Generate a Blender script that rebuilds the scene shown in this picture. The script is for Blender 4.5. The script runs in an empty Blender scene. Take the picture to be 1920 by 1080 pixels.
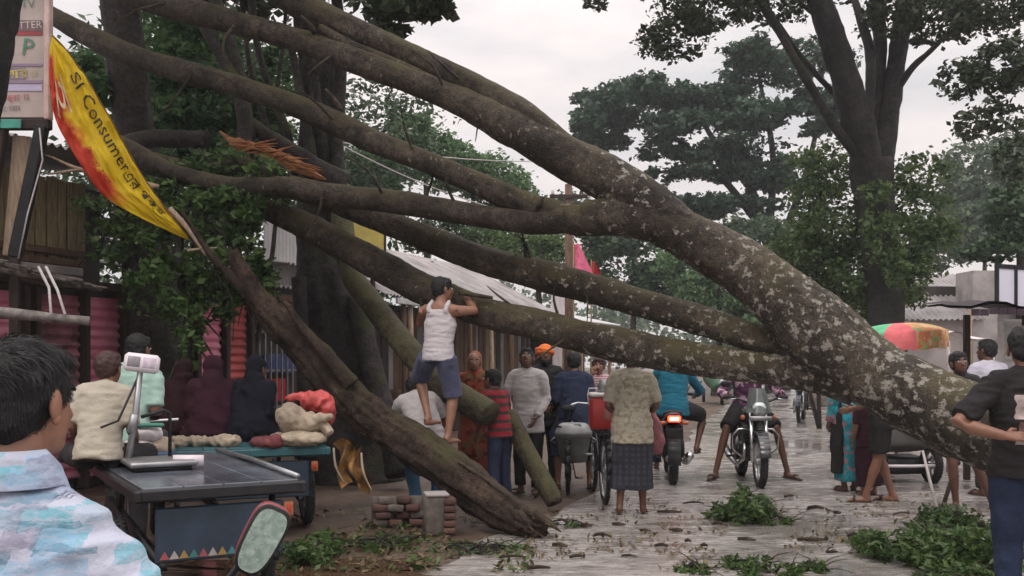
import bpy, bmesh, math, random
import numpy as np
from mathutils import Vector, Matrix, noise, Euler

R = math.radians
random.seed(7)
rng = np.random.default_rng(7)
SC = bpy.context.scene
COL = SC.collection

# ------------------------------------------------------------------ camera, sky, sun, exposure
F, HOR, CX, CAMZ = 1900.0, 670.0, 960.0, 1.5
cam = bpy.data.cameras.new('camera')
cam.sensor_width = 36.0
cam.lens = 36.0 * F / 1920.0
cam.shift_y = (HOR - 540.0) / 1920.0
cam.clip_start, cam.clip_end = 0.05, 1500
cam.dof.use_dof = False
camo = bpy.data.objects.new('camera', cam)
COL.objects.link(camo)
camo.location = (0, 0, CAMZ)
camo.rotation_euler = (R(90), 0, 0)
SC.camera = camo
SC.render.engine = 'CYCLES'
SC.cycles.use_denoising = True
SC.cycles.max_bounces = 6
SC.cycles.diffuse_bounces = 3
SC.cycles.glossy_bounces = 3
SC.cycles.transmission_bounces = 3
SC.cycles.volume_bounces = 0
SC.cycles.transparent_max_bounces = 6
SC.cycles.sample_clamp_indirect = 6
SC.view_settings.view_transform = 'Standard'
SC.view_settings.look = 'None'
SC.view_settings.exposure = 0.2
SC.view_settings.gamma = 1.0
SC.view_settings.use_curve_mapping = False

SUN_EL, SUN_AZ = R(58), R(205)
W = bpy.data.worlds.new('World')
SC.world = W
W.use_nodes = True
nt = W.node_tree
nt.nodes.clear()
sky = nt.nodes.new('ShaderNodeTexSky')
sky.sky_type = 'NISHITA'
sky.sun_disc = False
sky.sun_elevation = SUN_EL
sky.sun_rotation = SUN_AZ
sky.air_density = 1.2
sky.dust_density = 3.0
tc = nt.nodes.new('ShaderNodeTexCoord')
mp = nt.nodes.new('ShaderNodeMapping')
mp.inputs['Scale'].default_value = (2.2, 2.2, 7.0)
nz = nt.nodes.new('ShaderNodeTexNoise')
nz.inputs['Scale'].default_value = 1.6
nz.inputs['Detail'].default_value = 6
nz.inputs['Roughness'].default_value = 0.55
rp = nt.nodes.new('ShaderNodeValToRGB')
rp.color_ramp.elements[0].position = 0.36
rp.color_ramp.elements[0].color = (6.0, 5.85, 6.0, 1)
rp.color_ramp.elements[1].position = 0.58
rp.color_ramp.elements[1].color = (8.3, 7.55, 7.4, 1)
mx = nt.nodes.new('ShaderNodeMixRGB')
mx.inputs[0].default_value = 0.93
# overcast sky: brighter overhead than at the horizon (CIE overcast)
sz = nt.nodes.new('ShaderNodeSeparateXYZ')
nt.links.new(tc.outputs['Generated'], sz.inputs[0])
mr = nt.nodes.new('ShaderNodeMapRange')
mr.inputs['From Min'].default_value, mr.inputs['From Max'].default_value = 0.0, 1.0
mr.inputs['To Min'].default_value, mr.inputs['To Max'].default_value = 0.98, 3.3
sq = nt.nodes.new('ShaderNodeMath')
sq.operation = 'MULTIPLY'
nt.links.new(sz.outputs[2], sq.inputs[0])
nt.links.new(sz.outputs[2], sq.inputs[1])
nt.links.new(sq.outputs[0], mr.inputs[0])
mul = nt.nodes.new('ShaderNodeVectorMath')
mul.operation = 'SCALE'
nt.links.new(rp.outputs[0], mul.inputs[0])
nt.links.new(mr.outputs[0], mul.inputs['Scale'])
bg = nt.nodes.new('ShaderNodeBackground')
bg.inputs[1].default_value = 0.1
wo = nt.nodes.new('ShaderNodeOutputWorld')
nt.links.new(tc.outputs['Generated'], mp.inputs[0])
nt.links.new(mp.outputs[0], nz.inputs['Vector'])
nt.links.new(nz.outputs[0], rp.inputs[0])
nt.links.new(sky.outputs[0], mx.inputs[1])
nt.links.new(mul.outputs[0], mx.inputs[2])
nt.links.new(mx.outputs[0], bg.inputs[0])
nt.links.new(bg.outputs[0], wo.inputs[0])

sl = bpy.data.lights.new('sun', 'SUN')
sl.energy = 1.0
sl.angle = R(28)
sl.color = (1.0, 0.95, 0.88)
so = bpy.data.objects.new('sun', sl)
COL.objects.link(so)
_d = Vector((math.sin(SUN_AZ) * math.cos(SUN_EL), math.cos(SUN_AZ) * math.cos(SUN_EL), math.sin(SUN_EL)))
so.rotation_euler = (-_d).to_track_quat('-Z', 'Y').to_euler()
so.location = (0, 0, 60)

# ------------------------------------------------------------------ helpers
def P(px, py, Y):
    return Vector(((px - CX) / F * Y, Y, CAMZ + (HOR - py) / F * Y))

def G(px, py, z=0.0):
    Y = (CAMZ - z) * F / (py - HOR)
    return Vector(((px - CX) / F * Y, Y, z))

def V(*a):
    return Vector(a)

class MB:
    """collects verts and faces; builds ONE mesh object"""
    def __init__(self):
        self.v, self.f, self.uv = [], [], None
    def add(self, verts, faces):
        o = len(self.v)
        self.v.extend([tuple(p) for p in verts])
        self.f.extend([tuple(i + o for i in q) for q in faces])
        return self
    def box(self, c, s, rot=None, bev=0.0):
        hx, hy, hz = s[0] / 2, s[1] / 2, s[2] / 2
        c = Vector(c)
        M = rot.to_matrix() if isinstance(rot, Euler) else rot
        if bev <= 0:
            vs = [Vector((x, y, z)) for x in (-hx, hx) for y in (-hy, hy) for z in (-hz, hz)]
            fs = [(0, 1, 3, 2), (4, 6, 7, 5), (0, 4, 5, 1), (2, 3, 7, 6), (0, 2, 6, 4), (1, 5, 7, 3)]
        else:
            b = min(bev, hx * .9, hy * .9, hz * .9)
            bm = bmesh.new()
            bmesh.ops.create_cube(bm, size=1.0)
            for v in bm.verts:
                v.co = Vector((v.co.x * 2 * hx, v.co.y * 2 * hy, v.co.z * 2 * hz))
            bmesh.ops.bevel(bm, geom=bm.edges[:], offset=b, segments=1, affect='EDGES')
            bm.verts.index_update()
            vs = [v.co.copy() for v in bm.verts]
            fs = [[v.index for v in f.verts] for f in bm.faces]
            bm.free()
        if M is not None:
            vs = [M @ v for v in vs]
        return self.add([v + c for v in vs], fs)
    def beam(self, a, b, w, h, up=(0, 0, 1), bev=0.0):
        a, b = Vector(a), Vector(b)
        t = (b - a)
        L = t.length
        t.normalize()
        x = t.cross(Vector(up))
        if x.length < 1e-3:
            x = t.cross(Vector((1, 0, 0)))
        x.normalize()
        z = x.cross(t)
        M = Matrix((x, t, z)).transposed()
        return self.box((a + b) / 2, (w, L, h), M, bev)
    def tube(self, pts, radii, n=8, hint=None, cap=True, fold=None, closed=False):
        pts = [Vector(p) for p in pts]
        m = len(pts)
        if not isinstance(radii, (list, tuple)) or (isinstance(radii, tuple) and m != len(radii)):
            radii = [radii] * m
        rr = [(q, q) if not isinstance(q, (tuple, list)) else q for q in radii]
        verts, faces = [], []
        xprev = None
        for i in range(m):
            if closed:
                t = pts[(i + 1) % m] - pts[i - 1]
            else:
                t = pts[min(i + 1, m - 1)] - pts[max(i - 1, 0)]
            if t.length < 1e-9:
                t = Vector((0, 0, 1))
            t.normalize()
            if hint is not None:
                x = Vector(hint) - t * t.dot(Vector(hint))
            elif xprev is not None:
                x = xprev - t * t.dot(xprev)
            else:
                g = Vector((0, 0, 1)) if abs(t.z) < .9 else Vector((1, 0, 0))
                x = g.cross(t)
            if x.length < 1e-6:
                x = t.orthogonal()
            x.normalize()
            xprev = x
            y = t.cross(x)
            a, b = rr[i]
            for k in range(n):
                an = 2 * math.pi * k / n
                s = 1.0
                if fold:
                    s = 1 + fold[1] * math.sin(an * fold[0] + i * fold[2]) * (i / (m - 1) if len(fold) < 4 else 1)
                verts.append(pts[i] + x * (a * s * math.cos(an)) + y * (b * s * math.sin(an)))
        for i in range(m if closed else m - 1):
            j = (i + 1) % m
            for k in range(n):
                k2 = (k + 1) % n
                faces.append((i * n + k, i * n + k2, j * n + k2, j * n + k))
        if cap and not closed:
            faces.append(tuple(range(n - 1, -1, -1)))
            faces.append(tuple((m - 1) * n + k for k in range(n)))
        return self.add(verts, faces)
    def ell(self, c, r, rot=None, nu=14, nv=9):
        c = Vector(c)
        if not isinstance(r, (tuple, list)):
            r = (r, r, r)
        vs, fs = [], []
        for j in range(1, nv):
            th = math.pi * j / nv
            for i in range(nu):
                ph = 2 * math.pi * i / nu
                vs.append(Vector((r[0] * math.sin(th) * math.cos(ph), r[1] * math.sin(th) * math.sin(ph), r[2] * math.cos(th))))
        top, bot = len(vs), len(vs) + 1
        vs += [Vector((0, 0, r[2])), Vector((0, 0, -r[2]))]
        for j in range(nv - 2):
            for i in range(nu):
                i2 = (i + 1) % nu
                fs.append((j * nu + i, (j + 1) * nu + i, (j + 1) * nu + i2, j * nu + i2))
        for i in range(nu):
            i2 = (i + 1) % nu
            fs.append((top, i, i2))
            fs.append((bot, (nv - 2) * nu + i2, (nv - 2) * nu + i))
        if rot is not None:
            vs = [rot @ v for v in vs]
        return self.add([v + c for v in vs], fs)
    def lathe(self, prof, c=(0, 0, 0), rot=None, n=16, closed=False):
        c = Vector(c)
        vs, fs = [], []
        for (r, z) in prof:
            for k in range(n):
                an = 2 * math.pi * k / n
                vs.append(Vector((r * math.cos(an), r * math.sin(an), z)))
        m = len(prof)
        for i in range(m if closed else m - 1):
            j = (i + 1) % m
            for k in range(n):
                k2 = (k + 1) % n
                fs.append((i * n + k, i * n + k2, j * n + k2, j * n + k))
        if not closed:
            fs.append(tuple(range(n - 1, -1, -1)))
            fs.append(tuple((m - 1) * n + k for k in range(n)))
        if rot is not None:
            vs = [rot @ v for v in vs]
        return self.add([v + c for v in vs], fs)
    def mesh(self, name):
        me = bpy.data.meshes.new(name)
        me.from_pydata([tuple(p) for p in self.v], [], self.f)
        return me
    def build(self, name, mat, parent=None, smooth=True, world=False):
        return link(name, self.mesh(name), mat, parent, smooth, world)

def link(name, me, mat, parent=None, smooth=True, world=False):
    if mat is not None and len(me.materials) == 0:
        me.materials.append(mat)
    if smooth:
        me.polygons.foreach_set('use_smooth', [True] * len(me.polygons))
        if smooth == 'auto':
            pass
    if world and parent is not None:
        M = parent.matrix_basis.inverted()
        me.transform(M)
    o = bpy.data.objects.new(name, me)
    COL.objects.link(o)
    if parent is not None:
        o.parent = parent
    return o

def thing(name, label, cat, loc=(0, 0, 0), rz=0.0, group=None):
    o = bpy.data.objects.new(name, None)
    o.empty_display_size = 0.2
    COL.objects.link(o)
    o.location = loc
    o.rotation_euler = (0, 0, rz)
    o['label'] = label
    o['category'] = cat
    if group:
        o['group'] = group
    return o

def tag(o, label=None, cat=None, group=None, kind=None):
    if label: o['label'] = label
    if cat: o['category'] = cat
    if group: o['group'] = group
    if kind: o['kind'] = kind
    return o

def recenter(o):
    """put a single-mesh thing's origin at its base"""
    me = o.data
    co = np.empty(len(me.vertices) * 3)
    me.vertices.foreach_get('co', co)
    co = co.reshape(-1, 3)
    c = Vector(((co[:, 0].min() + co[:, 0].max()) / 2, (co[:, 1].min() + co[:, 1].max()) / 2, co[:, 2].min()))
    me.transform(Matrix.Translation(-c))
    o.location = Vector(o.location) + c
    return o

def fastmesh(name, verts, nper):
    """verts (N*nper,3) -> N separate polygons with nper corners"""
    me = bpy.data.meshes.new(name)
    nv = len(verts)
    nf = nv // nper
    me.vertices.add(nv)
    me.vertices.foreach_set('co', np.ascontiguousarray(verts, dtype=np.float32).ravel())
    me.loops.add(nv)
    me.loops.foreach_set('vertex_index', np.arange(nv, dtype=np.int32))
    me.polygons.add(nf)
    me.polygons.foreach_set('loop_start', np.arange(0, nv, nper, dtype=np.int32))
    me.polygons.foreach_set('loop_total', np.full(nf, nper, dtype=np.int32))
    me.update(calc_edges=True)
    return me

def solid(name, mb, mat, parent, voxel=.012, it=3, wr=None, extra=None, world=False):
    """one continuous surface out of overlapping shapes"""
    me = mb.mesh(name + '_raw')
    ob = bpy.data.objects.new('raw_shape', me)
    COL.objects.link(ob)
    m = ob.modifiers.new('r', 'REMESH')
    m.mode = 'VOXEL'
    m.voxel_size = voxel
    m2 = ob.modifiers.new('s', 'SMOOTH')
    m2.factor = .5
    m2.iterations = it
    dg = bpy.context.evaluated_depsgraph_get()
    out = bpy.data.meshes.new_from_object(ob.evaluated_get(dg))
    bpy.data.objects.remove(ob)
    bpy.data.meshes.remove(me)
    if wr:
        wrinkle(out, *wr)
    if extra is not None and extra.v:
        bm = bmesh.new()
        bm.from_mesh(out)
        e = extra.mesh('e')
        bm.from_mesh(e)
        bm.to_mesh(out)
        bm.free()
        bpy.data.meshes.remove(e)
    out.name = name
    return link(name, out, mat, parent, True, world)

def wrinkle(me, amp, fx, fz, seed=0):
    n = len(me.vertices)
    co = np.empty(n * 3, dtype=np.float32)
    nr = np.empty(n * 3, dtype=np.float32)
    me.vertices.foreach_get('co', co)
    me.vertices.foreach_get('normal', nr)
    nn = noise.noise
    d = np.empty(n, dtype=np.float32)
    for i, (x, y, z) in enumerate(co.reshape(-1, 3).tolist()):
        w = 1 - 2 * abs(nn((x * fx + seed, y * fx + z * fx * .3, z * fz)))
        w2 = nn((x * fx * 2.3 + z * 4, y * fx * 2.3 - seed, z * fz * 1.7))
        d[i] = amp * (w - .35 + .6 * w2)
    co = co.reshape(-1, 3) + nr.reshape(-1, 3) * d[:, None]
    me.vertices.foreach_set('co', np.ascontiguousarray(co, dtype=np.float32).ravel())
    me.update()

def spline(path, step):
    """catmull-rom through [(Vector, r)], resampled"""
    pts = [Vector(p) for p, r in path]
    rad = [r for p, r in path]
    out = []
    n = len(pts)
    for i in range(n - 1):
        p0, p1, p2, p3 = pts[max(i - 1, 0)], pts[i], pts[i + 1], pts[min(i + 2, n - 1)]
        k = max(1, int((p2 - p1).length / step))
        for j in range(k):
            t = j / k
            q = .5 * ((2 * p1) + (p2 - p0) * t + (2 * p0 - 5 * p1 + 4 * p2 - p3) * t * t + (3 * p1 - p0 - 3 * p2 + p3) * t ** 3)
            out.append((q, rad[i] + (rad[i + 1] - rad[i]) * t))
    out.append((pts[-1], rad[-1]))
    return out

def bark(mb, path, step=.08, n=20, amp=.1, seed=0.0, ridge=0.0):
    s = spline(path, step)
    pts = [p for p, r in s]
    o = len(mb.v)
    mb.tube(pts, [r for p, r in s], n)
    nn = noise.noise
    dist = 0.0
    for i, (p, r) in enumerate(s):
        if i:
            dist += (p - s[i - 1][0]).length
        for k in range(n):
            q = Vector(mb.v[o + i * n + k])
            d = q - p
            f = 1.6
            e = nn(Vector((q.x * f + seed, q.y * f, q.z * f))) * amp * 1.6 + nn(Vector((q.x * 6 + seed, q.y * 6, q.z * 6))) * amp * .7 \
                + nn(Vector((q.x * 17 + seed, q.y * 17, q.z * 17))) * amp * .35
            if ridge:
                a = 2 * math.pi * k / n
                w = nn(Vector((math.cos(a) * 2.6 + seed, math.sin(a) * 2.6, dist * 1.6)))
                w2 = nn(Vector((math.cos(a) * 5.5 + seed, math.sin(a) * 5.5, dist * 4.5)))
                e += ridge * (.45 - 1.6 * abs(w)) + ridge * .7 * w2
            mb.v[o + i * n + k] = tuple(p + d * (1 + e))
    return mb

def wp(lst):
    """[(px,py,wpx,Y)] -> [(Vector, radius)]"""
    return [(P(a, b, d), w / 2 / F * d) for a, b, w, d in lst]

# ------------------------------------------------------------------ materials
def newmat(name):
    m = bpy.data.materials.new(name)
    m.use_nodes = True
    t = m.node_tree
    b = t.nodes['Principled BSDF']
    return m, t, b

def N(t, ty, **kw):
    n = t.nodes.new(ty)
    for k, v in kw.items():
        if k in n.inputs:
            n.inputs[k].default_value = v
        else:
            setattr(n, k, v)
    return n

def tex_noise(t, vec, scale, detail=4, rough=.55):
    n = N(t, 'ShaderNodeTexNoise', Scale=scale, Detail=detail, Roughness=rough)
    t.links.new(vec, n.inputs['Vector'])
    return n

def ramp(t, src, stops):
    r = t.nodes.new('ShaderNodeValToRGB')
    e = r.color_ramp.elements
    while len(e) < len(stops):
        e.new(.5)
    for i, (p, c) in enumerate(stops):
        e[i].position = p
        e[i].color = (c[0], c[1], c[2], 1) if not isinstance(c, (int, float)) else (c, c, c, 1)
    t.links.new(src, r.inputs[0])
    return r

def mix(t, fac, a, b, mode='MIX'):
    m = t.nodes.new('ShaderNodeMixRGB')
    m.blend_type = mode
    for i, s in ((0, fac), (1, a), (2, b)):
        if isinstance(s, (int, float)):
            m.inputs[i].default_value = s if i == 0 else (s, s, s, 1)
        elif isinstance(s, tuple):
            m.inputs[i].default_value = (s[0], s[1], s[2], 1)
        else:
            t.links.new(s, m.inputs[i])
    return m

def bump(t, b, h, strength=.4, dist=.02):
    bp = N(t, 'ShaderNodeBump', Strength=strength, Distance=dist)
    t.links.new(h, bp.inputs['Height'])
    t.links.new(bp.outputs[0], b.inputs['Normal'])
    return bp

def objco(t, scale=(1, 1, 1), rot=(0, 0, 0)):
    tc = t.nodes.new('ShaderNodeTexCoord')
    mp = t.nodes.new('ShaderNodeMapping')
    mp.inputs['Scale'].default_value = scale
    mp.inputs['Rotation'].default_value = rot
    t.links.new(tc.outputs['Object'], mp.inputs[0])
    return mp.outputs[0]

def plain(name, col, rough=.7, metal=0.0, var=.25, vs=6.0, bs=None, bstr=.3, sc=(1, 1, 1), col2=None, spec=None, coat=0.0):
    m, t, b = newmat(name)
    co = objco(t, sc)
    n = tex_noise(t, co, vs, 5, .6)
    c2 = col2 or tuple(min(1, c * (1 + var)) for c in col)
    c1 = col if col2 else tuple(c * (1 - var) for c in col)
    r = ramp(t, n.outputs[0], [(.32, c1), (.68, c2)])
    t.links.new(r.outputs[0], b.inputs['Base Color'])
    b.inputs['Roughness'].default_value = rough
    b.inputs['Metallic'].default_value = metal
    if spec is not None:
        b.inputs['Specular IOR Level'].default_value = spec
    b.inputs['Coat Weight'].default_value = coat
    if bs:
        n2 = tex_noise(t, co, bs, 4, .6)
        bump(t, b, n2.outputs[0], bstr, .01)
    return m

def bark_mat(name, dark, light, moss=.3, lichen=0.0, lx=None, mosscol=(.06, .07, .02), wet=.65):
    m, t, b = newmat(name)
    co = objco(t)
    n1 = tex_noise(t, co, 3.0, 8, .65)
    r1 = ramp(t, n1.outputs[0], [(.3, dark), (.5, tuple((a + c) / 2 for a, c in zip(dark, light))), (.72, light)])
    n2 = tex_noise(t, co, 16, 8, .75)
    c = mix(t, .75, r1.outputs[0], ramp(t, n2.outputs[0], [(.38, .12), (.5, .7), (.62, 1.25)]).outputs[0], 'MULTIPLY')
    n4 = tex_noise(t, objco(t, (1, 1, 1), (.4, .2, .3)), 1.3, 4, .6)
    c = mix(t, .8, c.outputs[0], ramp(t, n4.outputs[0], [(.36, .35), (.6, 1.1)]).outputs[0], 'MULTIPLY')
    n6 = tex_noise(t, co, 52, 5, .7)
    c = mix(t, .7, c.outputs[0], ramp(t, n6.outputs[0], [(.4, .4), (.55, 1.1)]).outputs[0], 'MULTIPLY')
    ge = t.nodes.new('ShaderNodeNewGeometry')
    sx = t.nodes.new('ShaderNodeSeparateXYZ')
    t.links.new(ge.outputs['Normal'], sx.inputs[0])
    n3 = tex_noise(t, co, 1.7, 5, .6)
    ad = N(t, 'ShaderNodeMath', operation='ADD')
    mu = N(t, 'ShaderNodeMath', operation='MULTIPLY')
    mu.inputs[1].default_value = .22
    t.links.new(sx.outputs[2], mu.inputs[0])
    t.links.new(mu.outputs[0], ad.inputs[0])
    t.links.new(n3.outputs[0], ad.inputs[1])
    mm = ramp(t, ad.outputs[0], [(.62 - moss * .35, 0.0), (.82 - moss * .35, .85)])
    mc = mix(t, n2.outputs[0], mosscol, tuple(x * 1.7 for x in mosscol))
    c = mix(t, mm.outputs[0], c.outputs[0], mc.outputs[0])
    if lichen > 0:
        v = tex_noise(t, co, 13, 8, .68)
        v2 = tex_noise(t, co, 1.1, 2, .5)
        sp = t.nodes.new('ShaderNodeSeparateXYZ')
        tcc = t.nodes.new('ShaderNodeNewGeometry')
        t.links.new(tcc.outputs['Position'], sp.inputs[0])
        mr = N(t, 'ShaderNodeMapRange')
        mr.inputs['From Min'].default_value, mr.inputs['From Max'].default_value = lx
        mr.inputs['To Min'].default_value, mr.inputs['To Max'].default_value = 0.0, .13 * lichen
        t.links.new(sp.outputs[0], mr.inputs[0])
        a1 = N(t, 'ShaderNodeMath', operation='ADD')
        t.links.new(v.outputs[0], a1.inputs[0])
        t.links.new(mr.outputs[0], a1.inputs[1])
        m2 = N(t, 'ShaderNodeMath', operation='MULTIPLY_ADD')
        m2.inputs[1].default_value = .16
        t.links.new(v2.outputs[0], m2.inputs[0])
        t.links.new(a1.outputs[0], m2.inputs[2])
        lm = ramp(t, m2.outputs[0], [(.735, 0.0), (.80, .9)])
        lc = mix(t, n2.outputs[0], (.28, .255, .21), (.52, .485, .42))
        c = mix(t, lm.outputs[0], c.outputs[0], lc.outputs[0])
    t.links.new(c.outputs[0], b.inputs['Base Color'])
    b.inputs['Roughness'].default_value = wet
    b.inputs['Specular IOR Level'].default_value = .3
    h = mix(t, .5, n1.outputs[0], n2.outputs[0])
    n5 = tex_noise(t, co, 48, 6, .75)
    h = mix(t, .3, h.outputs[0], n5.outputs[0])
    bump(t, b, h.outputs[0], 1.0, .10)
    return m

def leaf_mat(name, dark, light, trans=.25, rough=.55, clump=.8):
    m, t, b = newmat(name)
    ge = t.nodes.new('ShaderNodeNewGeometry')
    co = objco(t)
    n = tex_noise(t, co, clump, 3, .5)
    a = mix(t, .45, ge.outputs['Random Per Island'], n.outputs[0])
    r = ramp(t, a.outputs[0], [(.2, dark), (.75, light)])
    t.links.new(r.outputs[0], b.inputs['Base Color'])
    b.inputs['Roughness'].default_value = rough
    b.inputs['Specular IOR Level'].default_value = .35
    tr = t.nodes.new('ShaderNodeBsdfTranslucent')
    t.links.new(r.outputs[0], tr.inputs[0])
    ms = t.nodes.new('ShaderNodeMixShader')
    ms.inputs[0].default_value = trans
    t.links.new(b.outputs[0], ms.inputs[1])
    t.links.new(tr.outputs[0], ms.inputs[2])
    t.links.new(ms.outputs[0], t.nodes['Material Output'].inputs[0])
    return m

_fab = {}
def fabric(name, col, rough=.85, var=.18, pattern=None, col2=(0, 0, 0), col3=(0, 0, 0), sc=1.0):
    m, t, b = newmat(name)
    co = objco(t)
    n = tex_noise(t, co, 5, 5, .6)
    r = ramp(t, n.outputs[0], [(.3, tuple(c * (1 - var) for c in col)), (.7, tuple(min(1, c * (1 + var)) for c in col))])
    out = r.outputs[0]
    if pattern == 'floral':
        v = tex_noise(t, co, 9 * sc, 2, .5)
        out = mix(t, ramp(t, v.outputs[0], [(.52, 0.0), (.56, 1.0)]).outputs[0], out, col2).outputs[0]
        v = tex_noise(t, objco(t, (1, 1, 1), (1, 2, 0)), 12 * sc, 2, .5)
        out = mix(t, ramp(t, v.outputs[0], [(.58, 0.0), (.61, 1.0)]).outputs[0], out, col3).outputs[0]
    elif pattern in ('stripe_z', 'plaid', 'stripe_x'):
        def wv(d, s):
            w = N(t, 'ShaderNodeTexWave', Scale=s, Distortion=.6)
            w.bands_direction = d
            t.links.new(co, w.inputs['Vector'])
            return ramp(t, w.outputs[0], [(.55, 0.0), (.7, .9)]).outputs[0]
        if pattern != 'stripe_x':
            out = mix(t, wv('Z', 7 * sc), out, col2).outputs[0]
        if pattern != 'stripe_z':
            out = mix(t, wv('X', 7 * sc), out, col3).outputs[0]
    elif pattern == 'print':
        wn = tex_noise(t, co, 16, 4, .6)
        warp = t.nodes.new('ShaderNodeVectorMath'); warp.operation = 'MULTIPLY_ADD'
        warp.inputs[1].default_value = (.045, .045, .03)
        t.links.new(wn.outputs['Color'], warp.inputs[0]); t.links.new(co, warp.inputs[2])
        def blocks_(w, h, rot, off, frac):
            mpp = t.nodes.new('ShaderNodeMapping')
            mpp.inputs['Rotation'].default_value = (R(-90), R(rot), 0)
            mpp.inputs['Location'].default_value = (off, off * .7, 0)
            t.links.new(warp.outputs[0], mpp.inputs[0])
            br = t.nodes.new('ShaderNodeTexBrick')
            br.inputs['Scale'].default_value = 1.0
            br.inputs['Brick Width'].default_value = w
            br.inputs['Row Height'].default_value = h
            br.inputs['Mortar Size'].default_value = 0.0
            br.inputs['Color1'].default_value = (0, 0, 0, 1)
            br.inputs['Color2'].default_value = (1, 1, 1, 1)
            br.offset = .37
            t.links.new(mpp.outputs[0], br.inputs['Vector'])
            return ramp(t, br.outputs[0], [(1 - frac - .02, 0.0), (1 - frac + .02, 1.0)]).outputs[0], mpp
        nse = tex_noise(t, objco(t, (1, 1, 3)), 34, 5, .65)
        brush = ramp(t, nse.outputs[0], [(.38, 0.0), (.56, 1.0)]).outputs[0]
        for (w, h, rot, off, fr, colr, am) in ((.075, .034, 4, .1, .42, (.13, .36, .44), .85), (.06, .05, -6, .33, .30, (.24, .40, .56), .75), (.05, .03, 8, .7, .24, (.22, .21, .29), .75), (.09, .014, 3, .5, .22, (.10, .22, .30), .7)):
            bm_, _m = blocks_(w, h, rot, off, fr)
            fac = mix(t, .75, bm_, brush, 'MULTIPLY').outputs[0]
            fac = mix(t, 1.0, fac, am, 'MULTIPLY').outputs[0]
            out = mix(t, fac, out, colr).outputs[0]
        bm_, mpp = blocks_(.045, .036, 12, .2, .10)
        w = N(t, 'ShaderNodeTexWave', Scale=52, Distortion=.6)
        w.bands_direction = 'X'
        t.links.new(mpp.outputs[0], w.inputs['Vector'])
        fac = mix(t, 1.0, ramp(t, w.outputs[0], [(.5, 0.0), (.66, .7)]).outputs[0], bm_, 'MULTIPLY').outputs[0]
        out = mix(t, fac, out, (.07, .075, .11)).outputs[0]
    t.links.new(out, b.inputs['Base Color'])
    b.inputs['Roughness'].default_value = rough
    b.inputs['Specular IOR Level'].default_value = .2
    b.inputs['Sheen Weight'].default_value = .1 if max(col) > .1 else 0.0
    f = tex_noise(t, co, 14, 5, .65)
    f2 = tex_noise(t, objco(t, (1, 1, 2.2)), 6.5, 3, .5)
    fm = mix(t, .55, f.outputs[0], f2.outputs[0])
    bump(t, b, fm.outputs[0], .7, .03)
    return m

def skin_mat(name, col):
    m, t, b = newmat(name)
    co = objco(t)
    n = tex_noise(t, co, 9, 4, .6)
    r = ramp(t, n.outputs[0], [(.3, tuple(c * .75 for c in col)), (.7, tuple(c * 1.15 for c in col))])
    t.links.new(r.outputs[0], b.inputs['Base Color'])
    b.inputs['Roughness'].default_value = .48
    b.inputs['Subsurface Weight'].default_value = 0.0
    n2 = tex_noise(t, co, 90, 3, .6)
    bump(t, b, n2.outputs[0], .12, .004)
    return m

M = {}
M['bark_fallen'] = bark_mat('bark_fallen', (.024, .018, .013), (.175, .135, .10), .2, 1.0, (-.9, 2.5), (.075, .062, .028))
M['bark_log'] = bark_mat('bark_log', (.035, .021, .015), (.21, .135, .095), .05, 0, None, (.06, .055, .02))
M['bark_pole'] = bark_mat('bark_pole', (.06, .05, .03), (.2, .165, .10), .5, 0, None, (.11, .105, .05))
M['bark_dark'] = bark_mat('bark_dark', (.012, .010, .011), (.075, .06, .062), .05)
M['bark_mid'] = bark_mat('bark_mid', (.018, .015, .015), (.12, .098, .095), .05)
M['bark_grey'] = bark_mat('bark_grey', (.03, .024, .024), (.14, .115, .105), .1)
M['torn_wood'] = plain('torn_wood', (.36, .15, .06), .75, 0, .45, 7, 30, .6, (1, 1, 4))
M['cut_wood'] = plain('cut_wood', (.50, .36, .2), .8, 0, .25, 12, 40, .4)
M['pale_wood'] = plain('pale_wood', (.38, .28, .2), .8, 0, .3, 6, 30, .4, (8, 8, 1))
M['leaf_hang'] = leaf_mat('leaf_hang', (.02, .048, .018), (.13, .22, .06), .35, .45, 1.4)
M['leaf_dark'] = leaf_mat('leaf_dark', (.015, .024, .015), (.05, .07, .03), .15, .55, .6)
M['leaf_back'] = leaf_mat('leaf_back', (.015, .035, .02), (.07, .12, .05), .25, .5, .4)
M['leaf_rain'] = leaf_mat('leaf_rain', (.018, .042, .032), (.055, .10, .058), .2, .65, .15)
M['leaf_mid'] = leaf_mat('leaf_mid', (.035, .085, .035), (.15, .25, .10), .4, .6, .3)
M['leaf_light'] = leaf_mat('leaf_light', (.03, .065, .022), (.14, .20, .07), .35, .5, .8)
M['leaf_far'] = leaf_mat('leaf_far', (.04, .07, .04), (.12, .17, .09), .3, .6, .1)
M['leaf_fresh'] = leaf_mat('leaf_fresh', (.02, .045, .012), (.09, .15, .04), .3, .45, 3)
M['leaf_dry'] = leaf_mat('leaf_dry', (.05, .035, .02), (.16, .12, .06), .1, .7, 3)
M['black_metal'] = plain('black_metal', (.018, .018, .02), .4, .3, .3, 12, spec=.4)
M['black_rubber'] = plain('black_rubber', (.016, .016, .017), .8, 0, .3, 14, 50, .3)
M['chrome'] = plain('chrome', (.5, .5, .51), .22, 1.0, .1, 10)
M['steel'] = plain('steel', (.30, .30, .31), .42, .8, .2, 9, 40, .1)
M['rust'] = plain('rust', (.11, .045, .025), .8, .2, .5, 9, 30, .3)
M['tin_grey'] = plain('tin_grey', (.22, .21, .21), .55, .35, .35, 2.5, 14, .15)
M['tin_roof'] = plain('tin_roof', (.28, .26, .26), .6, .25, .35, 1.6, 10, .15)
M['tin_white'] = plain('tin_white', (.5, .49, .49), .6, 0, .15, 3)
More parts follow.
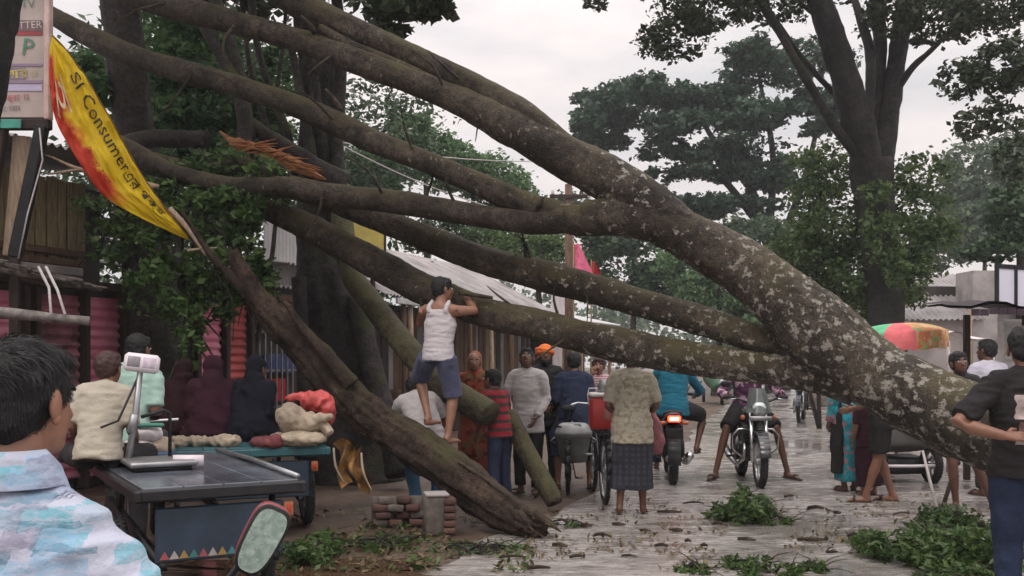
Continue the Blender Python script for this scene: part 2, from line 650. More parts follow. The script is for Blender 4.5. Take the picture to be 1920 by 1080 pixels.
M['pink_tin'] = plain('pink_tin', (.70, .15, .27), .5, 0, .35, 2.2, 12, .15, col2=(.85, .40, .50))
M['rosy_rust'] = plain('rosy_rust', (.12, .045, .055), .7, 0, .5, 4, 14, .2, col2=(.48, .17, .22))
M['red_tin'] = plain('red_tin', (.45, .09, .085), .55, 0, .3, 2.5, 12, .15)
M['green_paint'] = plain('green_paint', (.05, .20, .15), .6, 0, .3, 4)
M['dark_wood'] = plain('dark_wood', (.035, .022, .018), .8, 0, .45, 5, 25, .4, (6, 6, 1))
M['brown_wood'] = plain('brown_wood', (.115, .065, .04), .8, 0, .45, 4, 25, .4, (7, 7, 1))
M['bamboo'] = plain('bamboo', (.22, .165, .085), .65, 0, .4, 5, 22, .4, (6, 6, .8))
M['thatch'] = plain('thatch', (.10, .085, .075), .9, 0, .6, 8)
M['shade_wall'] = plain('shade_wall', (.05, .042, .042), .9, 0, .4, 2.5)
M['plaster'] = plain('plaster', (.42, .37, .36), .9, 0, .2, 2.2, 20, .15)
M['plaster_old'] = plain('plaster_old', (.34, .31, .30), .9, 0, .35, 2.2, 20, .2)
M['concrete'] = plain('concrete', (.14, .115, .10), .9, 0, .5, 5, 30, .5)
M['brick'] = plain('brick', (.09, .045, .034), .85, 0, .6, 6, 35, .5)
M['white_plastic'] = plain('white_plastic', (.66, .6, .64), .4, 0, .06, 5)
M['grey_face'] = plain('grey_face', (.22, .2, .22), .35, 0, .2, 30)
M['cord_white'] = plain('cord_white', (.55, .5, .5), .8, 0, .2, 30)
M['van_deck'] = plain('van_deck', (.045, .05, .058), .16, .1, .5, 2.0, 18, .2, col2=(.16, .18, .22))
M['van_blue'] = plain('van_blue', (.018, .035, .06), .4, .1, .4, 4, 20, .15)
M['van_teal'] = plain('van_teal', (.02, .085, .10), .5, 0, .4, 4, 20, .15)
M['red_glass'] = plain('red_glass', (.5, .05, .03), .25, 0, .2, 10)
M['orange_glass'] = plain('orange_glass', (.4, .12, .045), .35, 0, .4, 20)
M['sack'] = plain('sack', (.33, .27, .20), .85, 0, .35, 5, 60, .4)
M['red_bag'] = plain('red_bag', (.48, .07, .065), .5, 0, .2, 6, 12, .3)
M['gold_cloth'] = plain('gold_cloth', (.17, .08, .018), .7, 0, .8, 10, 14, .5)
M['pink_cloth'] = plain('pink_cloth', (.75, .16, .28), .7, 0, .25, 6)
M['cooler_red'] = plain('cooler_red', (.42, .028, .025), .4, 0, .15, 4)
M['cooler_white'] = plain('cooler_white', (.65, .62, .6), .4, 0, .1, 5)
M['tub_grey'] = plain('tub_grey', (.10, .105, .10), .5, .2, .3, 5)
M['tub_lid'] = plain('tub_lid', (.3, .31, .31), .45, .2, .3, 5)
M['board_white'] = plain('board_white', (.66, .65, .75), .4, 0, .05, 2)
M['tarp_white'] = plain('tarp_white', (.62, .56, .56), .6, 0, .15, 5)
M['yellow_board'] = plain('yellow_board', (.45, .36, .08), .6, 0, .2, 5)
M['hair'] = plain('hair', (.006, .005, .006), .72, 0, .5, 40, 60, .5)
M['hair_red'] = plain('hair_red', (.04, .014, .010), .6, 0, .4, 40, 60, .5)
M['eye_dark'] = plain('eye_dark', (.012, .009, .008), .2)
M['eye_white'] = plain('eye_white', (.6, .56, .52), .3)
M['lips'] = plain('lips', (.11, .04, .035), .5)
M['sandal'] = plain('sandal', (.02, .017, .017), .7)
M['pale_pole'] = plain('pale_pole', (.42, .38, .36), .6, 0, .2, 8)
SKIN = skin_mat('skin_brown', (.19, .085, .05))
SKIN2 = skin_mat('skin_tan', (.25, .12, .075))
SKIN3 = skin_mat('skin_deep', (.12, .052, .033))
def glass_mirror():
    m, t, b = newmat('mirror_glass')
    co = objco(t)
    n = tex_noise(t, co, 60, 3, .6)
    r = ramp(t, n.outputs[0], [(.35, (.30, .42, .38)), (.7, (.55, .70, .64))])
    t.links.new(r.outputs[0], b.inputs['Base Color'])
    r2 = ramp(t, n.outputs[0], [(.4, .12), (.7, .45)])
    t.links.new(r2.outputs[0], b.inputs['Roughness'])
    b.inputs['Metallic'].default_value = .85
    return m
M['mirror'] = glass_mirror()
def emissive(name, col, e):
    m, t, b = newmat(name)
    b.inputs['Base Color'].default_value = (*col, 1)
    b.inputs['Emission Color'].default_value = (*col, 1)
    b.inputs['Emission Strength'].default_value = e
    return m
M['tail_lit'] = emissive('tail_lit', (1.0, .05, .02), 5)
M['tail_core'] = emissive('tail_core', (1.0, .35, .16), 12)

# ------------------------------------------------------------------ foliage
def leaves(name, pts, size, mat, parent=None, up=.5, seed=0, aspect=.5, kind=None):
    g = np.random.default_rng(seed + 11)
    n = len(pts)
    d = g.normal(size=(n, 3))
    d[:, 2] = d[:, 2] * .6 - .25
    d /= np.linalg.norm(d, axis=1)[:, None]
    nr = g.normal(size=(n, 3)) * (1 - up)
    nr[:, 2] += up
    s = np.cross(d, nr)
    s /= np.linalg.norm(s, axis=1)[:, None] + 1e-9
    q = np.cross(s, d)
    L = size * g.uniform(.55, 1.35, size=(n, 1))
    w = L * aspect * g.uniform(.7, 1.2, size=(n, 1)) / 2
    p = np.asarray(pts)
    a = p - d * L / 2
    b = p + s * w + q * w * .35
    c = p + d * L / 2
    e = p - s * w + q * w * .35
    v = np.stack([a, b, c, e], axis=1).reshape(-1, 3)
    me = fastmesh(name, v, 4)
    if parent is not None:
        base = np.array(parent.location)
        me.transform(Matrix.Translation(-Vector(base)))
    me.materials.append(mat)
    o = bpy.data.objects.new(name, me)
    COL.objects.link(o)
    if parent is not None:
        o.parent = parent
    if kind:
        o['kind'] = kind
    return o

def blob_pts(blobs, seed, sub=40, sig=.16):
    """[(center, (rx,ry,rz), n)] -> points gathered in uneven clumps"""
    g = np.random.default_rng(seed)
    out = []
    for c, r, n in blobs:
        k = max(3, int(sub))
        u = g.normal(size=(k, 3))
        u /= np.linalg.norm(u, axis=1)[:, None]
        cc = u * (g.uniform(.25, 1.0, size=(k, 1)) ** .5)
        wgt = g.uniform(.2, 1, size=k)
        wgt /= wgt.sum()
        ix = g.choice(k, size=n, p=wgt)
        q = cc[ix] + g.normal(size=(n, 3)) * sig * np.array([1, 1, .8])
        out.append(np.array(c) + q * np.array(r))
    return np.concatenate(out)

def cl(px, py, Y, w, h, dep, n):
    """a clump seen at px,py with pixel half-size w,h and metric half-depth"""
    return (tuple(P(px, py, Y)), (w / F * Y, dep, h / F * Y), n)

# ================================================================== SETTING
def ground_mat():
    m, t, b = newmat('mud_ground')
    co = objco(t)
    n1 = tex_noise(t, co, .9, 7, .65)
    n2 = tex_noise(t, co, 9, 6, .7)
    r = ramp(t, n1.outputs[0], [(.3, (.055, .035, .024)), (.55, (.12, .08, .055)), (.75, (.19, .15, .12))])
    c = mix(t, .6, r.outputs[0], ramp(t, n2.outputs[0], [(.3, .5), (.7, 1.1)]).outputs[0], 'MULTIPLY')
    t.links.new(c.outputs[0], b.inputs['Base Color'])
    rr = ramp(t, n1.outputs[0], [(.35, .25), (.6, .85)])
    t.links.new(rr.outputs[0], b.inputs['Roughness'])
    bump(t, b, n2.outputs[0], .6, .05)
    return m

def road_mat():
    m, t, b = newmat('wet_road')
    co = objco(t)
    n1 = tex_noise(t, objco(t, (.8, 1.0, 1)), .85, 7, .6)
    n2 = tex_noise(t, objco(t, (.7, 1.5, 1)), 4.6, 8, .72)
    n3 = tex_noise(t, co, 55, 4, .65)
    n4 = tex_noise(t, objco(t, (.5, 1.6, 1)), 13, 5, .7)
    # how wet: thin standing water in the hollows, damp elsewhere, edges gradual
    wa = mix(t, .32, n1.outputs[0], n2.outputs[0])
    wet = ramp(t, wa.outputs[0], [(.42, 1.0), (.52, 0.0)])
    r = ramp(t, n2.outputs[0], [(.34, (.20, .178, .162)), (.5, (.345, .315, .295)), (.72, (.42, .385, .365))])
    c = mix(t, .4, r.outputs[0], ramp(t, n3.outputs[0], [(.3, .55), (.7, 1.1)]).outputs[0], 'MULTIPLY')
    c = mix(t, .55, c.outputs[0], ramp(t, n4.outputs[0], [(.36, .4), (.46, 1.0)]).outputs[0], 'MULTIPLY')
    c = mix(t, wet.outputs[0], c.outputs[0], mix(t, .55, c.outputs[0], (.11, .098, .088)).outputs[0])
    t.links.new(c.outputs[0], b.inputs['Base Color'])
    rr = mix(t, wet.outputs[0], ramp(t, n2.outputs[0], [(.4, .16), (.65, .34)]).outputs[0], .045)
    t.links.new(rr.outputs[0], b.inputs['Roughness'])
    b.inputs['Specular IOR Level'].default_value = .8
    h = mix(t, .4, n2.outputs[0], n3.outputs[0])
    h = mix(t, .4, h.outputs[0], n4.outputs[0])
    fl = mix(t, wet.outputs[0], h.outputs[0], .46)
    bump(t, b, fl.outputs[0], .6, .035)
    return m

def water_mat():
    m, t, b = newmat('muddy_water')
    n1 = tex_noise(t, objco(t, (1, 2, 1)), 3, 3, .5)
    b.inputs['Base Color'].default_value = (.085, .05, .032, 1)
    b.inputs['Roughness'].default_value = .06
    bump(t, b, n1.outputs[0], .12, .03)
    return m

def uneven_sheet(name, x0, x1, y0, y1, nx, ny, z, amp, mat):
    mb = MB()
    vs = []
    for j in range(ny + 1):
        for i in range(nx + 1):
            x = x0 + (x1 - x0) * i / nx
            y = y0 + (y1 - y0) * j / ny
            vs.append((x, y, z + amp * noise.noise(Vector((x * .7, y * .7, 3)))))
    fs = [(j * (nx + 1) + i, j * (nx + 1) + i + 1, (j + 1) * (nx + 1) + i + 1, (j + 1) * (nx + 1) + i) for j in range(ny) for i in range(nx)]
    mb.add(vs, fs)
    return mb.build(name, mat)

gm = ground_mat()
o = uneven_sheet('ground', -125, 125, -14, 150, 2, 2, -0.012, 0, gm)
tag(o, kind='structure')

# the wet road: a strip running away and bending a little to the right
RD = [(-1.1, -6), (-.95, 2), (-.8, 6.5), (.35, 9.6), (2.4, 15.5), (5.4, 27), (12, 50), (26, 95)]
def road():
    mb = MB()
    cs = spline([(Vector((x, y, 0)), 0) for x, y in RD], .5)
    vs = []
    nw = 16
    W_ = 9.5
    for i, (p, _) in enumerate(cs):
        jag = .22 * noise.noise(Vector((p.y * .9, 1, 2))) + .12 * noise.noise(Vector((p.y * 3, 5, 2)))
        for k in range(nw + 1):
            vs.append((p.x + jag * (1 - k / nw) + W_ * k / nw, p.y, .004 + .012 * math.sin(math.pi * k / nw)))
    n = nw + 1
    fs = [(i * n + k, i * n + k + 1, (i + 1) * n + k + 1, (i + 1) * n + k) for i in range(len(cs) - 1) for k in range(nw)]
    mb.add(vs, fs)
    return mb.build('road', road_mat())
tag(road(), kind='structure')

def puddle(cx, cy, rx, ry, seed, name='puddle', z=.012, mat=None):
    mb = MB()
    n = 140
    vs = [(cx, cy, z)]
    for k in range(n):
        a = 2 * math.pi * k / n
        s = 1 + .5 * noise.noise(Vector((math.cos(a) * 1.5 + seed, math.sin(a) * 1.5, seed))) + .5 * noise.noise(Vector((math.cos(a) * 3.5 + seed, math.sin(a) * 3.5, seed))) + .4 * noise.noise(Vector((math.cos(a) * 9 + seed, math.sin(a) * 9, seed)))
        s = max(.25, s)
        vs.append((cx + rx * s * math.cos(a), cy + ry * s * math.sin(a), z))
    mb.add(vs, [(0, 1 + k, 1 + (k + 1) % n) for k in range(n)])
    return tag(mb.build(name, mat or M['water']), kind='structure')
M['water'] = water_mat()
puddle(-1.45, 7.0, .95, .55, 3)
puddle(-1.9, 5.6, .9, .5, 9)

# far wood closing the view
pts = []
g = np.random.default_rng(5)
fb = []
for k in range(46):
    x = -110 + 220 * k / 45 + g.uniform(-2, 2)
    y = 105 + g.uniform(-8, 14)
    h = g.uniform(5, 8.5) * (1.0 if x > -20 else 1.2)
    fb.append(((x, y, h * .55), (5.5, 4, h * .6), 900))
leaves('distant_wood', blob_pts(fb, 3, 30, .2), .75, M['leaf_far'], None, .4, 1, .7, 'stuff')
COL.objects['distant_wood']['label'] = 'far off wood fading into the haze beyond the market road'
COL.objects['distant_wood']['category'] = 'woodland'

# ================================================================== TREES (standing)
def tree(name, label, base, limbs, blobs, lmat, lsize, bmat, group=None, n=14, amp=.09, sub=40, sig=.16, up=.5, step=.15, seed=0, aspect=.5, ridge=0.0):
    t = thing(name, label, 'tree', base, 0, group)
    for i, (pn, path) in enumerate(limbs):
        mb = MB()
        bark(mb, path, step, n + (12 if ridge and i == 0 else 0), amp, seed + i * 3.1, ridge)
        mb.build(pn, bmat, t, True, True)
    if blobs:
        leaves('crown', blob_pts(blobs, seed + 1, sub, sig), lsize, lmat, t, up, seed, aspect)
    return t

# big multi-stemmed tree on the right
Y0 = 20.0
tr_limbs = [
    ('trunk', wp([(1668, 822, 92, Y0), (1664, 760, 74, Y0), (1662, 640, 66, Y0), (1655, 520, 62, Y0), (1645, 410, 68, Y0), (1636, 345, 76, Y0), (1632, 300, 70, Y0)])),
    ('limb', wp([(1630, 345, 60, Y0), (1618, 270, 58, Y0 - .3), (1598, 200, 56, Y0 - .5), (1575, 110, 52, Y0 - .8), (1548, 30, 48, Y0 - 1), (1515, -60, 44, Y0 - 1.2), (1470, -200, 34, Y0 - 1.5), (1420, -340, 18, Y0 - 2)])),
    ('limb', wp([(1648, 340, 46, Y0), (1662, 250, 38, Y0 + .2), (1676, 150, 36, Y0 + .3), (1690, 50, 34, Y0 + .4), (1705, -60, 30, Y0 + .4), (1730, -220, 20, Y0)])),
    ('limb', wp([(1632, 290, 26, Y0 + .3), (1640, 180, 28, Y0 + .3), (1650, 80, 26, Y0 + .5), (1640, -20, 24, Y0 + .5), (1620, -150, 16, Y0 + .6)])),
    ('limb', wp([(1628, 230, 16, Y0 - .6), (1632, 110, 18, Y0 - .4), (1612, 30, 15, Y0 - .3), (1590, -40, 13, Y0), (1560, -160, 9, Y0)])),
    ('limb', wp([(1608, 292, 20, Y0 - .3), (1570, 245, 18, Y0 - .6), (1530, 180, 17, Y0 - .8), (1490, 110, 16, Y0 - 1), (1455, 50, 14, Y0 - 1), (1420, 0, 12, Y0 - 1.1), (1370, -60, 9, Y0 - 1.2)])),
    ('limb', wp([(1590, 200, 12, Y0), (1540, 150, 11, Y0), (1490, 90, 10, Y0 + .2), (1440, 15, 9, Y0 + .2), (1400, -60, 7, Y0 + .2)])),
    ('limb', wp([(1684, 165, 14, Y0 + .2), (1712, 125, 12, Y0), (1745, 95, 10, Y0), (1790, 50, 9, Y0), (1850, 10, 6, Y0)])),
    ('limb', wp([(1575, 80, 10, Y0 - .6), (1540, 40, 8, Y0 - .6), (1500, 5, 7, Y0 - .7), (1470, -30, 5, Y0 - .7)])),
]
tr_blobs = [cl(1270, 60, 19, 75, 42, .9, 800), cl(1340, 20, 19, 90, 30, 1.0, 700), cl(1450, 5, 19, 90, 25, 1.1, 520), cl(1680, 20, 19.5, 60, 50, 1, 900),
            cl(1770, 40, 19, 70, 42, .9, 800), cl(1860, 10, 19, 80, 50, 1, 1200), cl(1600, -90, 19, 400, 60, 2.2, 3600), cl(1230, 90, 19, 40, 18, .5, 110),
            cl(1880, 130, 17, 60, 60, .9, 1100), cl(1900, 300, 16, 30, 50, .5, 250), cl(1800, 150, 18, 38, 40, .6, 280), cl(1120, 0, 19, 25, 14, .5, 110), cl(1300, -90, 19, 250, 60, 2, 2000),
            cl(1850, 230, 17, 60, 34, .7, 380)]
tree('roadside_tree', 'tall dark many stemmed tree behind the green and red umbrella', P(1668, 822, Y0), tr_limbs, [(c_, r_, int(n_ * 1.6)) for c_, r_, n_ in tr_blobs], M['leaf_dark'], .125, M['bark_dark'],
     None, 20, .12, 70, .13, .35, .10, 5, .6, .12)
# ivy and bush climbing round it
def bush(label, px, py, Y, blobs, mat, size, seed, name='leafy_bush', cat='bush', stems=True, group=None, base=None):
    b = base if base is not None else Vector((P(px, py, Y).x, Y, 0))
    t = thing(name, label, cat, b, 0, group)
    leaves('foliage', blob_pts([(c_, r_, int(n_ * 1.5)) for c_, r_, n_ in blobs], seed, 60, .15), size, mat, t, .4, seed, .55)
    if stems:
        mb = MB()
        for i in range(5):
            c = Vector(blobs[i % len(blobs)][0])
            a = b + Vector((random.uniform(-.3, .3), random.uniform(-.2, .2), 0))
            mid = (a + c) / 2 + Vector((random.uniform(-.3, .3), 0, .3))
            s = spline([(a, .05), (mid, .035), (c, .012)], .3)
            mb.tube([p for p, r in s], [r for p, r in s], 6)
        mb.build('stem', M['bark_grey'], t, True, True)
    return t
bush('light green climbing bush round the tall tree trunk', 1560, 560, 21.2,
     [cl(1560, 420, 21.2, 85, 70, 1.0, 2300), cl(1540, 330, 21.2, 70, 60, .9, 1500), cl(1500, 500, 21.5, 75, 70, 1, 2200), cl(1590, 520, 21, 60, 60, 1, 1800),
      cl(1715, 430, 20.6, 70, 75, .9, 1900), cl(1720, 330, 20.6, 60, 40, .8, 700), cl(1690, 520, 20.5, 55, 60, .8, 1300), cl(1650, 440, 19.2, 34, 60, .25, 420), cl(1640, 360, 19.3, 30, 30, .25, 160), cl(1680, 500, 19.3, 26, 40, .25, 240), cl(1600, 590, 20.9, 80, 36, .8, 900)],
     M['leaf_light'], .125, 21)
# spreading rain tree behind
YR = 46.0
lay = [(1130, 225, 55, 30), (1180, 190, 75, 26), (1260, 170, 90, 30), (1330, 190, 100, 34), (1400, 130, 90, 26), (1450, 110, 80, 22), (1500, 190, 80, 26),
       (1230, 235, 110, 24), (1130, 270, 60, 24), (1330, 260, 110, 26), (1440, 230, 90, 28), (1270, 310, 60, 26), (1360, 320, 90, 28), (1450, 330, 80, 34),
       (1300, 375, 90, 26), (1400, 390, 90, 30), (1100, 250, 40, 18), (1520, 130, 70, 26), (1560, 230, 60, 30), (1230, 345, 45, 18)]
tree('rain_tree', 'wide spreading rain tree with flat layered crown in the distance', Vector((P(1465, 600, YR).x, YR, 0)),
     [('trunk', [(Vector((P(1465, 700, YR).x, YR, -.1)), .45), (P(1455, 520, YR), .32), (P(1425, 410, YR), .25), (P(1400, 330, YR), .2)]),
      ('limb', [(P(1430, 430, YR), .2), (P(1350, 330, YR), .15), (P(1250, 250, YR), .1), (P(1150, 230, YR), .05)]),
      ('limb', [(P(1440, 450, YR), .2), (P(1450, 300, YR), .15), (P(1430, 180, YR), .1), (P(1420, 120, YR), .05)]),
      ('limb', [(P(1410, 360, YR), .15), (P(1330, 250, YR), .12), (P(1300, 190, YR), .06)]),
      ('limb', [(P(1455, 480, YR), .2), (P(1510, 330, YR), .15), (P(1540, 200, YR), .06)])],
     [cl(a + random.uniform(-.8, .8) * w, b - 4 + random.uniform(-1.1, .9) * h, YR + random.uniform(-2.5, 2.5), w * random.uniform(.25, .75), h * random.uniform(.2, .5), random.uniform(.8, 2.2), int(w * h * random.uniform(.13, .30))) for q in range(5) for (a, b, w, h) in lay],
     M['leaf_rain'], .30, M['bark_dark'], None, 8, .08, 26, .2, .55, .6, 8, .6)
# mid-distance trees beyond the shops and road, each its own
def back_tree(label, px, Y, blobs, mat, size, seed, group='trees beyond the road', name='background_tree', tw=.18):
    x = P(px, 0, Y).x
    top = max(b[0][2] for b in blobs)
    return tree(name, label, Vector((x, Y, 0)), [('trunk', [(Vector((x, Y, -.1)), tw), (Vector((x + .2, Y, top * .5)), tw * .7), (Vector((x + .1, Y, top)), tw * .25)])],
                [(c_, r_, int(n_ * 1.5)) for c_, r_, n_ in blobs], mat, size * .78, M['bark_grey'], group, 8, .08, 60, .14, .4, .5, seed, .6)
back_tree('pale green bushy tree seen between the two upper fallen limbs', 790, 34,
          [cl(770, 250, 34, 55, 40, 1.4, 1500), cl(740, 300, 34, 80, 45, 1.5, 2300), cl(830, 290, 34, 60, 40, 1.3, 1600), cl(700, 330, 33, 70, 50, 1.5, 2000), cl(690, 380, 33, 70, 60, 1.5, 2200)], M['leaf_mid'], .24, 31)
back_tree('feathery green tree above the grey tin roof', 880, 36,
          [cl(880, 330, 36, 80, 45, 1.5, 2200), cl(940, 350, 36, 70, 50, 1.5, 1700), cl(850, 430, 35, 110, 45, 1.5, 3000), cl(960, 440, 36, 90, 50, 1.4, 2300)], M['leaf_mid'], .24, 32)
back_tree('yellowish low tree behind the pink flag', 1000, 33, [cl(980, 470, 33, 90, 34, 1.2, 1800), cl(1040, 500, 33, 50, 50, 1.1, 1200)], M['leaf_light'], .2, 33)
back_tree('dull blue green tree right of the pink flag', 1180, 44, [cl(1170, 500, 44, 110, 60, 2, 3000), cl(1250, 540, 44, 90, 50, 2, 2200), cl(1150, 420, 45, 90, 45, 2, 1700), cl(1060, 400, 45, 60, 40, 2, 700)], M['leaf_back'], .33, 34)
back_tree('small round tree under the thick fork of the fallen trunk', 1340, 40, [cl(1350, 560, 40, 80, 60, 1.6, 2400), cl(1300, 500, 41, 70, 50, 1.6, 1500), cl(1390, 600, 39, 50, 50, 1.4, 1300)], M['leaf_mid'], .26, 35)
back_tree('grey green tree right behind the bend of the fallen trunk', 1440, 42, [cl(1430, 450, 42, 70, 55, 1.6, 1800), cl(1470, 520, 42, 60, 60, 1.6, 1600), cl(1360, 440, 43, 60, 40, 1.6, 900)], M['leaf_far'], .3, 36)
back_tree('misty pale tree above the grey roofs', 1840, 60, [cl(1840, 330, 60, 80, 70, 3, 2200), cl(1800, 420, 60, 80, 60, 3, 2200), cl(1880, 420, 60, 80, 60, 3, 2200), cl(1770, 460, 60, 60, 40, 3, 1300), cl(1920, 300, 62, 60, 60, 3, 1500)], M['leaf_far'], .5, 37)
back_tree('green leafy tree at the right edge over the hoarding', 1900, 25, [cl(1895, 390, 25, 45, 45, .9, 900), cl(1920, 440, 25, 60, 40, .9, 1000), cl(1860, 470, 25, 50, 22, .8, 600), cl(1990, 380, 25, 70, 80, 1, 1500)], M['leaf_back'], .2, 38)
back_tree('bright green tree beyond the house left of the tall trunk', 1590, 36, [cl(1580, 560, 36, 70, 50, 1.3, 1800), cl(1520, 590, 36, 60, 40, 1.3, 1400)], M['leaf_light'], .26, 39)
for (px, Y, s, lab) in [(-300, 30, 41, 'dense tree far left behind the shops'), (160, 26, 42, 'dark leafy tree behind the signboard'), (420, 24, 43, 'leafy tree between the two big standing trunks'), (600, 30, 44, 'green tree behind the thick standing trunk'),
                    (2250, 30, 45, 'dense tree outside right of the road'), (2700, 26, 46, 'second dense tree right of the road')]:
    x = P(px, 0, Y).x
    bl = [((x + random.uniform(-2.5, 2.5), Y + random.uniform(-1, 1), z), (2.4, 1.8, 1.7), 1800) for z in (2.0, 3.6, 5.2, 6.8, 8.2)]
    back_tree(lab, px, Y, bl, M['leaf_back'], .27, s, 'trees behind the shops')
# overhanging dark leaves at the top centre: a bough of the big left tree
# ---------------- left standing trees
YA = 12.2
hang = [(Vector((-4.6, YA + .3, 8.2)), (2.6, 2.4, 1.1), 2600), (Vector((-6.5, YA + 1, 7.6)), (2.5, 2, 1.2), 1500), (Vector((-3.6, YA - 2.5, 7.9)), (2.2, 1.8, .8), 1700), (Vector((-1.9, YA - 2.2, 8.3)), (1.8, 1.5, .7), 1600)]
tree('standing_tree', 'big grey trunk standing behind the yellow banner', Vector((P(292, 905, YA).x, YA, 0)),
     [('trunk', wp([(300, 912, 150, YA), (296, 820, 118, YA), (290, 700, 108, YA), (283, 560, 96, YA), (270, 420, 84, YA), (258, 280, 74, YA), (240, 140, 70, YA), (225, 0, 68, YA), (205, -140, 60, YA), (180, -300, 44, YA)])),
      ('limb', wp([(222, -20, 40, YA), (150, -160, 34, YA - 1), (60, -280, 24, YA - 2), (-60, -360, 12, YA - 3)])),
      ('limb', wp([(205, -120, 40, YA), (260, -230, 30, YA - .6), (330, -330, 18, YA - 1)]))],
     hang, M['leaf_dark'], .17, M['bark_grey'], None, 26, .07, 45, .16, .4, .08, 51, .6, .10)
YB = 12.6
def btree():
    t = thing('standing_tree', 'thick dark buttressed tree standing behind the climbing man', 'tree', Vector((P(640, 890, YB).x, YB, 0)))
    limbs = [('trunk', wp([(655, 900, 210, YB), (652, 800, 165, YB), (640, 700, 138, YB), (628, 600, 128, YB), (615, 500, 112, YB), (606, 400, 96, YB), (604, 300, 80, YB), (602, 200, 70, YB), (592, 100, 64, YB), (578, 0, 58, YB), (560, -120, 50, YB), (540, -260, 34, YB)])),
             ('buttress_root', wp([(668, 560, 40, YB - .3), (686, 640, 40, YB - .45), (704, 720, 44, YB - .6), (728, 800, 46, YB - .8), (748, 890, 50, YB - 1)])),
             ('stem', wp([(632, 420, 30, YB - .3), (630, 300, 26, YB - .35), (636, 190, 24, YB - .3), (640, 110, 22, YB - .2), (634, 20, 22, YB), (622, -80, 18, YB)])),
             ('stem', wp([(592, 330, 22, YB - .5), (575, 240, 18, YB - .5), (560, 160, 16, YB - .4), (546, 90, 14, YB - .3)])),
             ('stem', wp([(560, 520, 26, YB - .5), (566, 640, 24, YB - .55), (572, 740, 30, YB - .6), (570, 860, 34, YB - .6)])),
             ('stub', wp([(606, 300, 26, YB - .4), (597, 200, 16, YB - .5), (590, 130, 11, YB - .5), (578, 95, 6, YB - .5)])),
             ('limb', wp([(575, 20, 44, YB), (510, -70, 36, YB - .4), (430, -180, 24, YB - .8)])),
             ('limb', wp([(566, -60, 40, YB), (660, -170, 30, YB - .6), (760, -230, 20, YB - 1.2), (850, -200, 10, YB - 1.6)])),
             ('stem', wp([(520, 330, 12, YB + .2), (500, 240, 11, YB + .3), (470, 130, 10, YB + .3), (455, 20, 9, YB + .3), (450, -60, 8, YB + .3)])),
             ('stem', wp([(585, 320, 10, YB - .4), (580, 230, 9, YB - .5), (590, 150, 8, YB - .6), (622, 60, 7, YB - .6)])),
             ('stem', wp([(545, 300, 9, YB + .4), (520, 200, 9, YB + .5), (530, 90, 8, YB + .5), (540, -20, 7, YB + .5)])),
             ('stem', wp([(552, 330, 15, YB - .2), (540, 250, 14, YB - .1), (500, 150, 12, YB), (478, 60, 14, YB), (470, -40, 16, YB)]))]
    for i, (nm, path) in enumerate(limbs):
        mb = MB()
        bark(mb, path, .08, 40 if i == 0 else 14, .09, 60 + i * 2.7, .13 if i == 0 else .06)
        mb.build(nm, M['bark_mid'] if i not in (2, 3, 8) else M['bark_grey'], t, True, True)
    bl = [cl(750, 22, YB - 1.6, 65, 26, .5, 420), cl(815, 8, YB - 1.7, 40, 24, .4, 230), cl(720, 60, YB - 1.5, 22, 18, .3, 40), (Vector((-2.2, YB - 1, 8.0)), (2.6, 2.2, .9), 2400),
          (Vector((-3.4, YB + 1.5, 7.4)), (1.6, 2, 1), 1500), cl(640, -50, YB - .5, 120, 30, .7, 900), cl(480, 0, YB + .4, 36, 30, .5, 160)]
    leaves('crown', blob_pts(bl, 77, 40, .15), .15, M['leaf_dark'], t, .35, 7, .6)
btree()
# close dark trunk in the upper left corner
tree('near_tree', 'very dark leaning trunk at the upper left corner in front of the signboard', Vector((P(-160, 940, 7).x, 7, 0)),
     [('trunk', wp([(-150, 1085, 190, 7), (-130, 800, 150, 7), (-105, 500, 135, 7), (-75, 250, 130, 7), (-45, 80, 130, 7), (-22, -60, 128, 7), (0, -300, 110, 7), (10, -500, 90, 7)])),
      ('limb', wp([(-5, -260, 70, 7), (90, -420, 50, 7.3), (220, -520, 30, 7.6)]))],
     [(Vector((-3.2, 7.4, 6.6)), (1.9, 1.6, .8), 1500), (Vector((-4.6, 6.0, 6.4)), (2, 2, .8), 500)], M['leaf_dark'], .14, M['bark_dark'], None, 24, .07, 40, .16, .4, .07, 53, .6, .12)
# green wall of creepers behind the limbs at the left
bush('tangled creeper greenery between the two standing trunks', 400, 300, 14.5,
     [cl(340, 130, 14.5, 70, 60, .6, 1100), cl(330, 230, 14.5, 60, 45, .6, 1100), cl(420, 190, 14.8, 55, 70, .6, 900), cl(520, 150, 15, 50, 70, .6, 700), cl(310, 60, 14.6, 50, 45, .5, 500),
      cl(480, 250, 15, 60, 50, .5, 1000), cl(400, 60, 15, 70, 50, .6, 450), cl(160, 140, 13.4, 40, 40, .4, 500), cl(180, 170, 12.0, 22, 30, .2, 200), cl(400, 300, 14.2, 90, 40, .5, 1200)],
     M['leaf_mid'], .14, 61, 'creeper', 'creeper')

# ================================================================== BUILDINGS
SU = Vector((math.sin(R(20)), math.cos(R(20)), 0))
SRZ = R(70)
def S(tt):
    return Vector((-5.4, 10, 0)) + SU * tt

